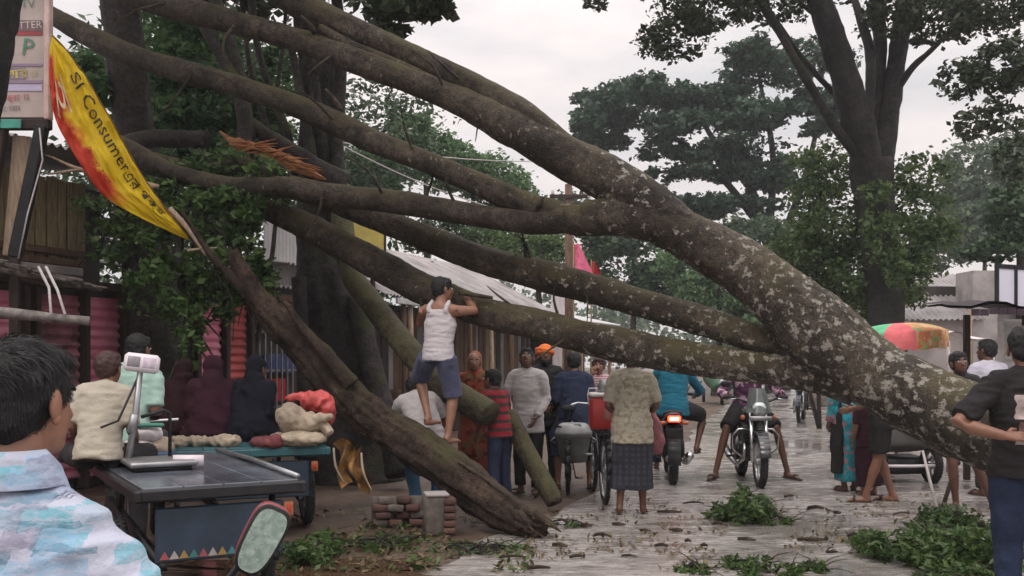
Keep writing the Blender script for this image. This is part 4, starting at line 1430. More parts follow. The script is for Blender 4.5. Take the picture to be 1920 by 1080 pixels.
# thin bare side shoots on the upper limbs
gs = random.Random(31)
for (x0, y0, x1, y1, Ya, Yb) in ((300, 5, 900, 190, 10.5, 9.5), (230, 85, 860, 320, 10.8, 9.4), (560, 5, 950, 195, 10.3, 9.5), (700, 395, 1300, 580, 10.1, 9.0), (560, 350, 900, 390, 9.9, 9.4), (700, 500, 1150, 640, 10.1, 9.1)):
    for k in range(4):
        f = gs.random()
        p = P(x0 + (x1 - x0) * f, y0 + (y1 - y0) * f, Ya + (Yb - Ya) * f)
        d = Vector((gs.uniform(-.5, .1), gs.uniform(-.3, .1), gs.choice((-1, 1)) * gs.uniform(.2, .55)))
        s_ = spline([(p, .018), (p + d * .5 + Vector((gs.uniform(-.06, .06), 0, .03)), .012), (p + d, .004)], .05)
        MB().tube([q for q, r in s_], [r for q, r in s_], 6).build('twig', M['bark_fallen'], FT, True, True)
# short broken side stubs on the limbs
for (px, py, Y, dx, dz) in ((862, 548, 9.55, 62, 10), (640, 205, 9.9, -30, -38), (590, 60, 10.1, -26, -30), (1005, 395, 9.15, 14, -26)):
    mb = MB()
    bark(mb, [(P(px, py, Y), .03), (P(px + dx * .5, py + dz * .55, Y - .08), .024), (P(px + dx, py + dz, Y - .1), .014)], .04, 9, .15, px)
    mb.build('stub', M['bark_fallen'], FT, True, True)
# root plate at the far right, out of frame, so that the trunk lies on something
mb = MB()
rb = P(2360, 1020, 7.3)
for k in range(11):
    an = k * .57
    d = Vector((.35, math.cos(an), math.sin(an)))
    bark(mb, [(rb + d * .2, .28), (rb + d * .7, .16), (rb + d * 1.15 + Vector((.2, 0, 0)), .06)], .12, 9, .14, k)
mb.build('root', M['bark_log'], FT, True, True)
# broken leafy ends of the limbs, hanging on the left
hb = [cl(250, 400, 10.6, 70, 55, .45, 900), cl(350, 470, 10.5, 80, 75, .5, 1700), cl(400, 400, 10.5, 80, 60, .45, 1300), cl(300, 540, 10.4, 60, 70, .4, 1100), cl(460, 380, 10.5, 70, 60, .45, 1300),
      cl(430, 480, 10.4, 60, 60, .4, 1000), cl(350, 600, 10.4, 36, 60, .3, 500), cl(210, 450, 10.5, 40, 50, .35, 420), cl(360, 650, 10.3, 22, 40, .2, 200), cl(500, 340, 10.5, 50, 40, .35, 700),
      cl(480, 530, 10.6, 45, 50, .35, 600), cl(320, 360, 10.7, 70, 40, .35, 700), cl(400, 300, 10.8, 70, 25, .35, 400), cl(170, 385, 10.6, 35, 22, .3, 200), cl(410, 560, 10.6, 40, 45, .3, 500)]
hb = [(c_, r_, int(n_ * .62)) for c_, r_, n_ in hb]
leaves('foliage', blob_pts(hb, 91, 30, .13), .095, M['leaf_hang'], FT, .35, 9, .5)
tw = MB()
for k in range(70):
    c = hb[k % len(hb)]
    a = Vector(c[0]) + Vector((random.uniform(-.5, .5) * c[1][0], random.uniform(-.3, .3) * c[1][1], c[1][2] * random.uniform(.2, 1)))
    b = a + Vector((random.uniform(-.3, .4), random.uniform(-.2, .2), -random.uniform(.25, .7)))
    s = spline([(a, .016), ((a + b) / 2 + Vector((random.uniform(-.08, .08), 0, .05)), .011), (b, .004)], .08)
    tw.tube([p for p, r in s], [r for p, r in s], 5)
tw.build('twigs', M['bark_grey'], FT, True, True)['kind'] = 'stuff'

# the other log, butt on the ground, top leaning up to the left
def single(name, label, cat, paths, mat, step=.06, n=18, amp=.1, seed=0, base=None, ridge=0.0):
    w = [wp(p) for p in paths]
    b = base if base is not None else w[0][0][0]
    t = thing(name, label, cat, Vector((b.x, b.y, max(0, b.z - w[0][0][1]))))
    mb = MB()
    bark(mb, w[0], step, n, amp, seed, ridge)
    mb.build('trunk', mat, t, True, True)
    for i, p in enumerate(w[1:]):
        mb = MB()
        bark(mb, p, step, 10, amp * 1.3, seed + 3 * i)
        mb.build('branch_stub', mat, t, True, True)
    return t
LOG = single('leaning_log', 'brown log the climbing man stands on with its butt on the road', 'log',
       [[(1016, 1000, 40, 8.42), (993, 988, 60, 8.5), (945, 956, 68, 8.65), (890, 918, 72, 8.95), (837, 876, 72, 9.2), (780, 838, 72, 9.45), (717, 796, 72, 9.75), (643, 736, 70, 9.95), (598, 688, 66, 10.05), (548, 632, 60, 10.1), (490, 568, 46, 10.1), (454, 508, 32, 10.05), (436, 470, 20, 10.0)],
        [(660, 722, 34, 9.8), (612, 664, 26, 9.8), (565, 610, 18, 9.9), (530, 560, 9, 9.95)],
        [(480, 560, 24, 10.1), (430, 515, 18, 10.0), (390, 470, 13, 9.95), (340, 395, 8, 9.95)]], M['bark_log'], .03, 48, .14, 17, None, .24)
# moss and torn bark strips on the log
mb = MB()
for (a, b, c) in (((900, 890, 8.82), (930, 912, 8.68), (958, 936, 8.55)), ((860, 866, 8.98), (888, 884, 8.86), (910, 902, 8.76))):
    s = spline([(P(*a), .018), (P(*b), .026), (P(*c), .012)], .03)
    mb.tube([p for p, r in s], [(r, r * .5) for p, r in s], 6)
for k in range(16):
    gk = random.Random(k * 3 + 1)
    p = P(985 + gk.uniform(-22, 18), 975 + gk.uniform(-18, 20), 8.42 + gk.uniform(-.08, .06))
    q = p + Vector((gk.uniform(.06, .22), gk.uniform(-.12, .02), gk.uniform(-.16, .02)))
    q.z = max(q.z, .03)
    mb.tube([p, p.lerp(q, .55), q], [.035, .026, .005], 5)
mb.build('torn_bark', M['bark_log'], LOG, True, True)['kind'] = 'stuff'

single('broken_limb', 'smooth greenish broken limb slanting down behind the climbing man', 'log',
       [[(640, 385, 40, 11.4), (645, 450, 42, 11.2), (662, 520, 44, 11), (690, 558, 44, 10.85), (728, 608, 45, 10.65), (770, 660, 46, 10.4), (815, 710, 48, 10.25), (862, 744, 52, 10.15), (900, 766, 54, 10.05), (922, 777, 50, 9.98)]], M['bark_pole'], .06, 18, .06, 23, base=P(922, 790, 9.95))
single('leaning_post', 'short greenish log leaning upright behind the boy in red', 'log',
       [[(1040, 944, 30, 9.95), (1030, 922, 35, 10.0), (996, 862, 36, 10.15), (968, 806, 34, 10.3), (955, 775, 30, 10.4)]], M['bark_pole'], .06, 16, .07, 29)
single('cut_limb', 'sawn limb lying level behind the hanging leaves', 'log', [[(390, 262, 32, 11.4), (340, 262, 34, 11.5), (285, 260, 34, 11.6), (230, 270, 32, 11.8)]], M['bark_grey'], .07, 14, .06, 31)
# torn limb with raw orange wood
TL = single('torn_limb', 'snapped limb with raw orange wood at the break', 'log',
       [[(640, 350, 60, 11.6), (600, 325, 44, 11.5), (550, 288, 36, 11.4), (500, 255, 30, 11.4), (470, 232, 26, 11.4)],
        [(462, 292, 30, 11.2), (458, 240, 30, 11.25), (450, 180, 28, 11.35), (425, 120, 26, 11.5), (395, 70, 24, 11.6), (360, 10, 22, 11.8), (330, -60, 18, 12)],
        [(470, 260, 20, 11.3), (455, 170, 22, 11.45), (440, 110, 22, 11.5), (422, 50, 20, 11.7), (400, -20, 18, 11.9)]], M['bark_grey'], .06, 16, .1, 37)
for k in range(9):
    gk = random.Random(k + 3)
    x0, x1 = 458 + k * 9 + gk.uniform(-8, 8), 540 + k * 9 + gk.uniform(-15, 10)
    y0, y1 = 272 + (x0 - 460) * .40 + gk.uniform(-12, 10), 272 + (x1 - 460) * .44 + gk.uniform(-8, 6)
    p, q = P(x0, y0, 11.16 + .012 * k), P(x1, y1, 11.2 + .012 * k)
    MB().tube([p, p.lerp(q, .12), p.lerp(q, .5) + V(0, -.02, .015), p.lerp(q, .85), q], [(.006, .012), (.03, .045), (.036, .06), (.026, .035), (.004, .006)], 5, (0, 1, .3)).build('torn_wood', M['torn_wood'], TL, False, True)
mb = MB()
for k in range(26):
    gk = random.Random(k + 77)
    x = gk.uniform(458, 590); y = 270 + (x - 460) * .44 + gk.uniform(-10, 8)
    p = P(x, y, 11.12); q = P(x + gk.uniform(18, 46) * gk.choice((-1, 1, 1)), y + gk.uniform(-14, 18), 11.08)
    mb.tube([p, p.lerp(q, .5), q], [.014, .012, .002], 4)
for k in range(4):
    a = P(468, 300 - k * 9, 11.12); b = P(412 + k * 5, 246 + k * 6, 11.25)
    mb.tube([a, (a + b) / 2 + V(0, 0, .02), b], [(.02, .03), (.03, .05), (.006, .01)], 5)
mb.build('torn_wood', M['torn_wood'], TL, True, True)
# pale bare twig near the sign and pale splinters
def twig(label, pts, Y, w, mat='pale_wood', name='bare_twig'):
    s = spline([(P(a, b, Y), w * (1 - .7 * i / (len(pts) - 1))) for i, (a, b) in enumerate(pts)], .05)
    o = MB().tube([p for p, r in s], [r for p, r in s], 7).build(name, M[mat])
    recenter(o)
    return tag(o, label, 'twig')
twig('pale forked twig between signboard post and banner', [(165, 322), (130, 310), (100, 296), (82, 290)], 9.7, .02)
twig('second pale twig just under the forked one by the banner', [(160, 316), (120, 322), (90, 326), (75, 322)], 9.7, .018)
twig('splintered pale stick at the lower tip of the banner', [(318, 392), (345, 420), (372, 458), (385, 480)], 10.1, .035)
twig('thin bare twig continuing below the banner tip', [(352, 440), (395, 500), (425, 540), (438, 580), (436, 640)], 10.1, .014, 'bark_grey')
twig('short pale crossing stick under the banner tip', [(352, 470), (380, 466), (410, 464)], 10.0, .016)
twig('sawn pale plank end behind the banner', [(272, 348), (298, 349)], 10.3, .05)

# ================================================================== yellow banner
def banner():
    up = [(98, 66, 9.35), (122, 92, 9.4), (158, 140, 9.5), (190, 195, 9.6), (222, 250, 9.7), (262, 322, 9.85), (305, 384, 10.0), (338, 425, 10.1), (358, 447, 10.2)]
    lo = [(94, 84, 9.35), (93, 150, 9.3), (104, 222, 9.3), (132, 278, 9.4), (168, 335, 9.5), (200, 372, 9.65), (252, 402, 9.8), (305, 428, 10.0), (352, 450, 10.2)]
    def curve(l):
        s = spline([(P(*q), 0) for q in l], .01)
        ps = [p for p, _ in s]
        cum = [0]
        for i in range(1, len(ps)):
            cum.append(cum[-1] + (ps[i] - ps[i - 1]).length)
        def at(f):
            d = f * cum[-1]
            i = int(np.searchsorted(cum, d))
            return ps[min(max(i, 0), len(ps) - 1)]
        return at
    A, B = curve(up), curve(lo)
    def pos(u, v):
        p = A(u).lerp(B(u), v)
        d = .022 * math.sin(v * 7 + u * 5) + .04 * noise.noise(Vector((u * 9, v * 5, 0))) + .03 * math.exp(-((v - .5) / .06) ** 2) + .022 * (1 - 2 * abs(noise.noise(Vector((u * 7 + v * 3, v * 9 - u * 12, 3))))) + .010 * noise.noise(Vector((u * 34, v * 12, 6)))
        return p + Vector((.3, -1, .1)).normalized() * d * min(1, 8 * u) * min(1, 6 * (1 - u))
    t = thing('yellow_banner', 'torn yellow banner with black lettering and red patches', 'banner', P(94, 84, 9.35))
    nu, nv = 140, 36
    me = bpy.data.meshes.new('cloth')
    vs = [tuple(pos(i / nu, j / nv)) for i in range(nu + 1) for j in range(nv + 1)]
    fs = [(i * (nv + 1) + j, i * (nv + 1) + j + 1, (i + 1) * (nv + 1) + j + 1, (i + 1) * (nv + 1) + j) for i in range(nu) for j in range(nv)]
    me.from_pydata(vs, [], fs)
    uvl = me.uv_layers.new(name='print')
    for lp in me.loops:
        i, j = divmod(lp.vertex_index, nv + 1)
        uvl.data[lp.index].uv = (i / nu, j / nv)
    m, tn, b = newmat('banner_print')
    uv = tn.nodes.new('ShaderNodeUVMap'); uv.uv_map = 'print'
    sp = tn.nodes.new('ShaderNodeSeparateXYZ')
    tn.links.new(uv.outputs[0], sp.inputs[0])
    mpn = tn.nodes.new('ShaderNodeMapping'); mpn.inputs['Scale'].default_value = (9, 2.2, 1)
    tn.links.new(uv.outputs[0], mpn.inputs[0])
    nz_ = tex_noise(tn, mpn.outputs[0], 1.0, 4, .6)
    # v + noise -> red near the lower edge
    ma = N(tn, 'ShaderNodeMath', operation='MULTIPLY_ADD'); ma.inputs[1].default_value = .75
    tn.links.new(nz_.outputs[0], ma.inputs[0]); tn.links.new(sp.outputs[1], ma.inputs[2])
    red = ramp(tn, ma.outputs[0], [(.0, 0.0), (1.0, 1.0)])
    rr = ramp(tn, ma.outputs[0], [(.93, (.84, .60, .015)), (.99, (.85, .30, .02)), (1.0, (.75, .05, .02))])
    rr.color_ramp.elements[0].position = .90; rr.color_ramp.elements[1].position = .95
    ma2 = N(tn, 'ShaderNodeMath', operation='SUBTRACT'); ma2.inputs[1].default_value = .20
    tn.links.new(ma.outputs[0], ma2.inputs[0])
    rr = ramp(tn, ma2.outputs[0], [(.78, (.93, .69, .015)), (.90, (.88, .36, .02)), (.98, (.72, .06, .02))])
    # keep the far end yellow
    en = ramp(tn, sp.outputs[0], [(.03, 1.0), (.06, 0.0)])
    c = mix(tn, en.outputs[0], rr.outputs[0], (.93, .69, .015))
    en = ramp(tn, sp.outputs[0], [(.62, 0.0), (.72, 1.0)])
    c = mix(tn, en.outputs[0], c.outputs[0], (.93, .69, .015))
    dn = tex_noise(tn, mpn.outputs[0], 5.0, 6, .7)
    c = mix(tn, .28, c.outputs[0], ramp(tn, dn.outputs[0], [(.35, .55), (.6, 1.0)]).outputs[0], 'MULTIPLY')
    tn.links.new(c.outputs[0], b.inputs['Base Color'])
    b.inputs['Roughness'].default_value = .5
    tr = tn.nodes.new('ShaderNodeBsdfTranslucent'); tn.links.new(c.outputs[0], tr.inputs[0])
    ms = tn.nodes.new('ShaderNodeMixShader'); ms.inputs[0].default_value = .35
    tn.links.new(b.outputs[0], ms.inputs[1]); tn.links.new(tr.outputs[0], ms.inputs[2])
    tn.links.new(ms.outputs[0], tn.nodes['Material Output'].inputs[0])
    cl_ = link('cloth', me, m, t, True, True)
    md = cl_.modifiers.new('thick', 'SOLIDIFY'); md.thickness = .003
    # lettering follows the cloth
    def letter(body, u0, u1, v0, v1, mat, name):
        tm = text_mesh(body, 1.0)
        bm = bmesh.new(); bm.from_mesh(tm)
        for _ in range(2):
            ed = [e for e in bm.edges if e.calc_length() > .25]
            if ed:
                bmesh.ops.triangulate(bm, faces=bm.faces[:])
                bmesh.ops.subdivide_edges(bm, edges=[e for e in bm.edges if e.calc_length() > .25], cuts=1)
        xs = [v.co.x for v in bm.verts]; ys = [v.co.y for v in bm.verts]
        x0, x1, y0, y1 = min(xs), max(xs), min(ys), max(ys)
        for v in bm.verts:
            u = u0 + (u1 - u0) * (v.co.x - x0) / (x1 - x0)
            w = v1 + (v0 - v1) * (v.co.y - y0) / (y1 - y0)
            v.co = pos(u, w) + Vector((.25, -1, .2)).normalized() * .014
        bm.to_mesh(tm); bm.free()
        link(name, tm, mat, t, False, True)
    ink = plain('banner_ink', (.03, .025, .01), .6)
    rink = plain('banner_red_ink', (.5, .04, .015), .6)
    letter('Consumer', .27, .60, .09, .34, ink, 'lettering')
    letter('এর পক্ষ', .60, .84, .16, .5, ink, 'lettering')
    letter('SI', .17, .23, .12, .36, ink, 'lettering')
    letter('উদ্বোধন', .44, .60, .62, .86, rink, 'lettering')
    letter('হ', .14, .30, .62, .92, plain('banner_white_ink', (.75, .6, .4), .6), 'lettering')
    # hem cord
    MB().tube([pos(i / 60, 0) for i in range(61)], .008, 5).build('hem_cord', M['gold_cloth'], t, True, True)
    MB().tube([P(94, 66, 9.5), P(98, 66, 9.35)], .006, 5).tube([pos(1, .5), P(372, 462, 10.15)], .006, 5).build('tie_cord', M['cord_white'], t, True, True)
banner()

# ================================================================== PEOPLE
def person(label, loc, rz, H=1.62, pose=None, lean=0, tilt=0, head=(0, 0, 0), top=None, bottom=None, skin=SKIN, hair='hair', vox=.0115,
           face=True, beard=False, cap=None, feet='bare', collar=False, hem=.10, hand=None, extra=None, group=None, girth=1.0, cvox=None, wr=.0055):
    s = H / 1.65
    J = dict(pel=V(0, 0, .90), wai=V(0, 0, 1.03), che=V(0, .005, 1.2), uch=V(0, -.005, 1.33), nec=V(0, -.01, 1.41), hea=V(0, .012, 1.535),
             shl=V(-.172, -.01, 1.332), shr=V(.172, -.01, 1.332), ell=V(-.215, -.02, 1.08), elr=V(.215, -.02, 1.08),
             wrl=V(-.225, .06, .86), wrr=V(.225, .06, .86), hil=V(-.085, 0, .875), hir=V(.085, 0, .875),
             knl=V(-.095, .02, .475), knr=V(.095, .02, .475), anl=V(-.10, -.02, .075), anr=V(.10, -.02, .075),
             tol=V(-.13, .15, .025), tor=V(.13, .15, .025))
    pose = pose or {}
    drop = pose.pop('drop', 0)
    for k in ('shl', 'shr', 'uch', 'nec', 'ell', 'elr'):
        J[k] = J[k] - V(0, 0, drop * (2.6 if k in ('shl', 'shr') else 1))
    dp = V(*pose['pel']) - J['pel'] if 'pel' in pose else V(0, 0, 0)
    for k in ('pel', 'wai', 'che', 'uch', 'nec', 'hea', 'shl', 'shr', 'ell', 'elr', 'wrl', 'wrr', 'hil', 'hir'):
        J[k] = J[k] + dp
    RM = Matrix.Rotation(R(-lean), 3, 'X') @ Matrix.Rotation(R(tilt), 3, 'Y')
    for k in ('wai', 'che', 'uch', 'nec', 'hea', 'shl', 'shr', 'ell', 'elr', 'wrl', 'wrr'):
        f = .5 if k == 'wai' else 1.0
        J[k] = J['pel'] + (Matrix.Rotation(R(-lean * f), 3, 'X') @ Matrix.Rotation(R(tilt * f), 3, 'Y')) @ (J[k] - J['pel'])
    for k, q in pose.items():
        J[k] = V(*q)
    J = {k: q * s for k, q in J.items()}
    HR = RM @ Matrix.Rotation(R(head[0]), 3, 'Z') @ Matrix.Rotation(R(-head[1]), 3, 'X') @ Matrix.Rotation(R(head[2]), 3, 'Y') if abs(lean) < 35 else \
        Matrix.Rotation(R(-lean * .6), 3, 'X') @ Matrix.Rotation(R(head[0]), 3, 'Z') @ Matrix.Rotation(R(-head[1]), 3, 'X')
    t = thing('person', label, 'person', loc, rz, group)
    ax = (J['shr'] - J['shl']).normalized()
    g = s * girth
    def torso(mb, e, z0=None, hemlen=0.0, upto=1.0):
        dn = (J['pel'] - J['wai']).normalized()
        base = J['pel'] + dn * hemlen
        pts = [base, J['pel'], J['wai'], J['che'], J['uch']]
        eh = e + (.012 if e > 0 else 0)
        rad = [(.152 * g + eh + .004 * (e > 0), .108 * g + eh + .006 * (e > 0)), (.152 * g + eh, .108 * g + eh), (.135 * g + e, .098 * g + e), (.152 * g + e, .108 * g + e), (.150 * g + e, .092 * g + e)]
        if upto >= 1:
            pts += [J['uch'].lerp(J['nec'], .75), J['nec']]
            rad += [(.105 * s + e * .7, .075 * s + e * .6), (.062 * s + e * .3, .062 * s + e * .3)]
        if hemlen < 1e-4:
            pts, rad = pts[1:], rad[1:]
        mb.tube(pts, rad, 20, ax)
        mb.tube([J['shl'], J['shl'].lerp(J['uch'].lerp(J['nec'], .3), .55), J['uch'].lerp(J['nec'], .45), J['shr'].lerp(J['uch'].lerp(J['nec'], .3), .55), J['shr']], [.054 * s + e, .062 * s + e, .068 * s + e, .062 * s + e, .054 * s + e], 12)
    # ---- body
    bd = MB()
    torso(bd, 0)
    hc = J['hea']
    nk = J['nec']
    bd.tube([nk - (hc - nk) * .35, nk, nk.lerp(hc, .55), hc], [.068 * s, .056 * s, .053 * s, .055 * s], 12)
    hs = s ** .5
    bd.ell(hc + HR @ V(0, -.008, .022) * hs, (.075 * hs, .094 * hs, .092 * hs), HR)
    bd.ell(hc + HR @ V(0, .030, -.025) * hs, (.062 * hs, .062 * hs, .085 * hs), HR)
    bd.ell(hc + HR @ V(0, .058, -.078) * hs, (.034 * hs, .03 * hs, .026 * hs), HR)
    bd.tube([hc + HR @ V(0, .083, .012) * hs, hc + HR @ V(0, .104, -.028) * hs, hc + HR @ V(0, .088, -.036) * hs], [.010 * hs, .015 * hs, .012 * hs], 8)
    ex = MB()
    for sg in (-1, 1):
        ex.ell(hc + HR @ V(sg * .078, .004, -.008) * hs, (.010 * hs, .019 * hs, .032 * hs), HR @ Matrix.Rotation(R(sg * 22), 3, 'Z'), 10, 7)
        ex.ell(hc + HR @ V(sg * .078, .006, -.036) * hs, (.008 * hs, .010 * hs, .012 * hs), HR, 8, 5)
    for sd in 'lr':
        sg = -1 if sd == 'l' else 1
        sh, el, wr_ = J['sh' + sd], J['el' + sd], J['wr' + sd]
        bd.tube([sh, sh.lerp(el, .35), el, el.lerp(wr_, .3), wr_], [.055 * s, .05 * s, .040 * s, .041 * s, .027 * s], 12)
        hd = (wr_ - el).normalized()
        if hand and sd in hand:
            hd = V(*hand[sd][0]).normalized()
        pn = V(-sg, 0, 0) if not (hand and sd in hand and len(hand[sd]) > 1) else V(*hand[sd][1])
        pn = (pn - hd * pn.dot(hd))
        pn = pn.normalized() if pn.length > 1e-3 else hd.orthogonal().normalized()
        lat = hd.cross(pn).normalized()
        curl = hand[sd][2] if (hand and sd in hand and len(hand[sd]) > 2) else .35
        # palm, in the body surface; fingers and thumb rooted inside it
        bd.tube([wr_, wr_ + hd * .045 * s, wr_ + hd * .09 * s], [(.026 * s, .02 * s), (.038 * s, .017 * s), (.037 * s, .014 * s)], 10, lat)
        for q, (off, ln) in enumerate(((-.027, .068), (-.009, .078), (.009, .072), (.026, .056))):
            p0 = wr_ + hd * .078 * s + lat * off * s
            p1 = p0 + (hd + lat * off * 3).normalized() * ln * .45 * s + pn * .006 * s
            d1 = (hd * (1 - curl) + pn * curl).normalized()
            p2 = p1 + d1 * ln * .35 * s
            d2 = (hd * (1 - 1.6 * curl) + pn * curl * 1.5).normalized()
            p3 = p2 + d2 * ln * .3 * s
            ex.tube([p0, p1, p2, p3], [.0095 * s, .0088 * s, .0078 * s, .0055 * s], 7)
        ts = 1 if (lat.dot(V(0, 1, 0)) > 0) else -1
        q0 = wr_ + hd * .025 * s + lat * ts * .02 * s
        q1 = q0 + (hd * .6 + lat * ts * .8).normalized() * .04 * s
        q2 = q1 + (hd * .9 + lat * ts * .3 + pn * .3).normalized() * .03 * s
        ex.tube([q0, q1, q2], [.013 * s, .0105 * s, .0075 * s], 7)
        hi, kn, an, to = J['hi' + sd], J['kn' + sd], J['an' + sd], J['to' + sd]
        bd.tube([hi, hi.lerp(kn, .4), kn, kn.lerp(an, .3), kn.lerp(an, .7), an], [.085 * g, .072 * g, .052 * s, .054 * s, .038 * s, .034 * s], 12)
        fd = (to - an)
        heel = an - V(fd.x, fd.y, 0) * .28 + V(0, 0, -.035 * s)
        bd.tube([an + V(0, 0, .02 * s), an.lerp(heel, .7)], [.034 * s, .032 * s], 10)
        bd.tube([heel, an.lerp(to, .25) + V(0, 0, -.025 * s), an.lerp(to, .75), to], [(.03 * s, .026 * s), (.036 * s, .034 * s), (.042 * s, .02 * s), (.034 * s, .012 * s)], 10, fd.cross(V(0, 0, 1)))
    solid('body', bd, skin, t, vox, 3, None, ex)
    # ---- face
    if face:
        for sg in (-1, 1):
            c = hc + HR @ V(sg * .031, .081, .006) * hs
            e = MB().ell(c, (.014 * hs, .008 * hs, .0085 * hs), HR, 10, 7).build('eye', M['eye_white'], t)
            MB().ell(c + HR @ V(0, .0045, 0) * hs, (.0065 * hs, .006 * hs, .0068 * hs), HR, 8, 6).build('iris', M['eye_dark'], e)
            MB().tube([hc + HR @ V(sg * .014, .088, .026) * hs, hc + HR @ V(sg * .032, .087, .031) * hs, hc + HR @ V(sg * .052, .074, .024) * hs], [(.004, .005), (.005, .006), (.003, .004)], 6).build('eyebrow', M['hair'], t)
        MB().ell(hc + HR @ V(0, .086, -.062) * hs, (.025 * hs, .010 * hs, .0085 * hs), HR, 12, 7).build('mouth', M['lips'], t)
    if beard:
        b = MB().ell(hc + HR @ V(0, .045, -.085) * hs, (.058 * hs, .056 * hs, .05 * hs), HR)
        solid('beard', b, M['hair'], t, .010, 2, (.006, 30, 30))
    if hair:
        h = MB()
        h.ell(hc + HR @ V(0, -.018, .034) * hs, (.086 * hs, .098 * hs, .092 * hs), HR, 16, 10)
        h.ell(hc + HR @ V(0, -.045, -.005) * hs, (.076 * hs, .064 * hs, .075 * hs), HR, 14, 9)
        h.ell(hc + HR @ V(0, .035, .075) * hs, (.066 * hs, .052 * hs, .036 * hs), HR, 14, 8)
        solid('hair', h, M[hair], t, max(.008, vox * .8), 2, (.007, 26, 26))
    if cap:
        h = MB()
        h.ell(hc + HR @ V(0, -.01, .05) * hs, (.094 * hs, .108 * hs, .085 * hs), HR, 16, 10)
        for k in range(3):
            z = .015 + .022 * k
            pts = [hc + HR @ V(.098 * math.cos(a), -.01 + .112 * math.sin(a), z + .018 * math.sin(a + k)) * hs for a in np.linspace(0, 2 * math.pi, 20)[:-1]]
            h.tube(pts, .019 * hs, 8, None, False, None, True)
        solid('cap', h, cap, t, .010, 2, (.004, 20, 20))
    cv = cvox or vox * 1.1
    # ---- clothes
    if top:
        kind, mat = top[0], top[1]
        tb = MB()
        if kind == 'tank':
            torso_pts = [J['pel'] + (J['pel'] - J['wai']).normalized() * hem * s, J['pel'], J['wai'], J['che'], J['uch'].lerp(J['che'], .3), J['uch'] + V(0, 0, .012 * s)]
            tb.tube(torso_pts, [(.168 * g, .125 * g), (.165 * g, .121 * g), (.147 * g, .111 * g), (.163 * g, .12 * g), (.142 * g, .11 * g), (.112 * g, .098 * g)], 20, ax)
            for sg in (-1, 1):
                a = J['uch'].lerp(J['che'], .2)
                x = ax * (.088 * sg * s)
                fw = ax.cross((J['nec'] - J['pel']).normalized()) * -1
                tb.tube([a + x + fw * .075 * s, J['uch'] + x * 1.02 + fw * .062 * s + V(0, 0, .03 * s), J['shl'].lerp(J['shr'], .5 + .25 * sg) + V(0, 0, .084 * s), J['uch'] + x * 1.02 - fw * .07 * s + V(0, 0, .03 * s), a + x - fw * .08 * s],
                        [(.03 * s, .02 * s), (.024 * s, .02 * s), (.021 * s, .022 * s), (.024 * s, .02 * s), (.03 * s, .02 * s)], 10)
        else:
            torso(tb, .021 * s, None, hem * s)
            for sd in 'lr':
                sh, el, wr_ = J['sh' + sd], J['el' + sd], J['wr' + sd]
                tb.ell(sh - (sh - J['uch']) * .12, (.074 * s, .078 * s, .074 * s))
                if kind == 'short':
                    tb.tube([sh, sh.lerp(el, .45), sh.lerp(el, .86)], [.068 * s, .068 * s, .066 * s], 14)
                else:
                    e2 = el.lerp(wr_, .93)
                    tb.tube([sh, sh.lerp(el, .5), el, el.lerp(wr_, .5), e2], [.068 * s, .064 * s, .058 * s, .053 * s, .044 * s], 14)
        o = solid('shirt', tb, mat, t, cv, 3, (wr, 6, 22, random.uniform(0, 50)))
        if collar:
            cmb = MB()
            pts = []
            for a in np.linspace(0, 2 * math.pi, 24)[:-1]:
                pts.append(J['nec'] + ax * (.078 * s * math.cos(a)) + RM @ V(0, .074 * s * math.sin(a), .012 * s - .03 * s * max(0, math.sin(a))))
            cmb.tube(pts, [(.010 * s, .026 * s)] * 23, 8, (0, 0, 1), False, None, True)
            solid('collar', cmb, mat, t, .006, 2)
    if bottom:
        kind, mat = bottom[0], bottom[1]
        pb = MB()
        dn = (J['pel'] - J['wai']).normalized()
        if kind in ('pants', 'shorts'):
            pb.tube([J['wai'].lerp(J['pel'], .6), J['pel'], J['pel'] + dn * .06 * s], [(.146 * g, .106 * g), (.158 * g, .115 * g), (.155 * g, .116 * g)], 20, ax)
            for sd in 'lr':
                hi, kn, an = J['hi' + sd], J['kn' + sd], J['an' + sd]
                if kind == 'pants':
                    pb.tube([hi, hi.lerp(kn, .4), kn, kn.lerp(an, .5), an.lerp(kn, .06)], [.102 * g, .09 * g, .074 * s, .066 * s, .062 * s], 14)
                else:
                    fr = bottom[2] if len(bottom) > 2 else .95
                    pb.tube([hi, hi.lerp(kn, .5), hi.lerp(kn, fr)], [.106 * g, .1 * g, .094 * s], 14)
        elif kind in ('lungi', 'skirt'):
            fr = bottom[2] if len(bottom) > 2 else .72
            ka = (J['knl'] + J['knr']) / 2
            aa = (J['anl'] + J['anr']) / 2
            wk = max(.15, (J['knr'] - J['knl']).length / 2 / s + .095)
            wa = max(.15, (J['anr'] - J['anl']).length / 2 / s + .085)
            end = ka.lerp(aa, fr)
            we = wk + (wa - wk) * fr
            pb.tube([J['wai'].lerp(J['pel'], .3), J['pel'], J['pel'].lerp(ka, .5), ka, ka.lerp(end, .5), end],
                    [(.145 * g, .106 * g), (.157 * g, .115 * g), (wk * s + .01, .142 * g), (wk * s + .005, .138 * s), (we * s, .135 * s), (we * s + .01, .14 * s)], 40, (1, 0, 0), True, (7, .07, .5))
            pass
        if pb.v:
            solid({'pants': 'trousers', 'shorts': 'shorts', 'lungi': 'lungi', 'skirt': 'skirt'}[kind], pb, mat, t, cv, 2, (wr, 9, 7, random.uniform(0, 50)))
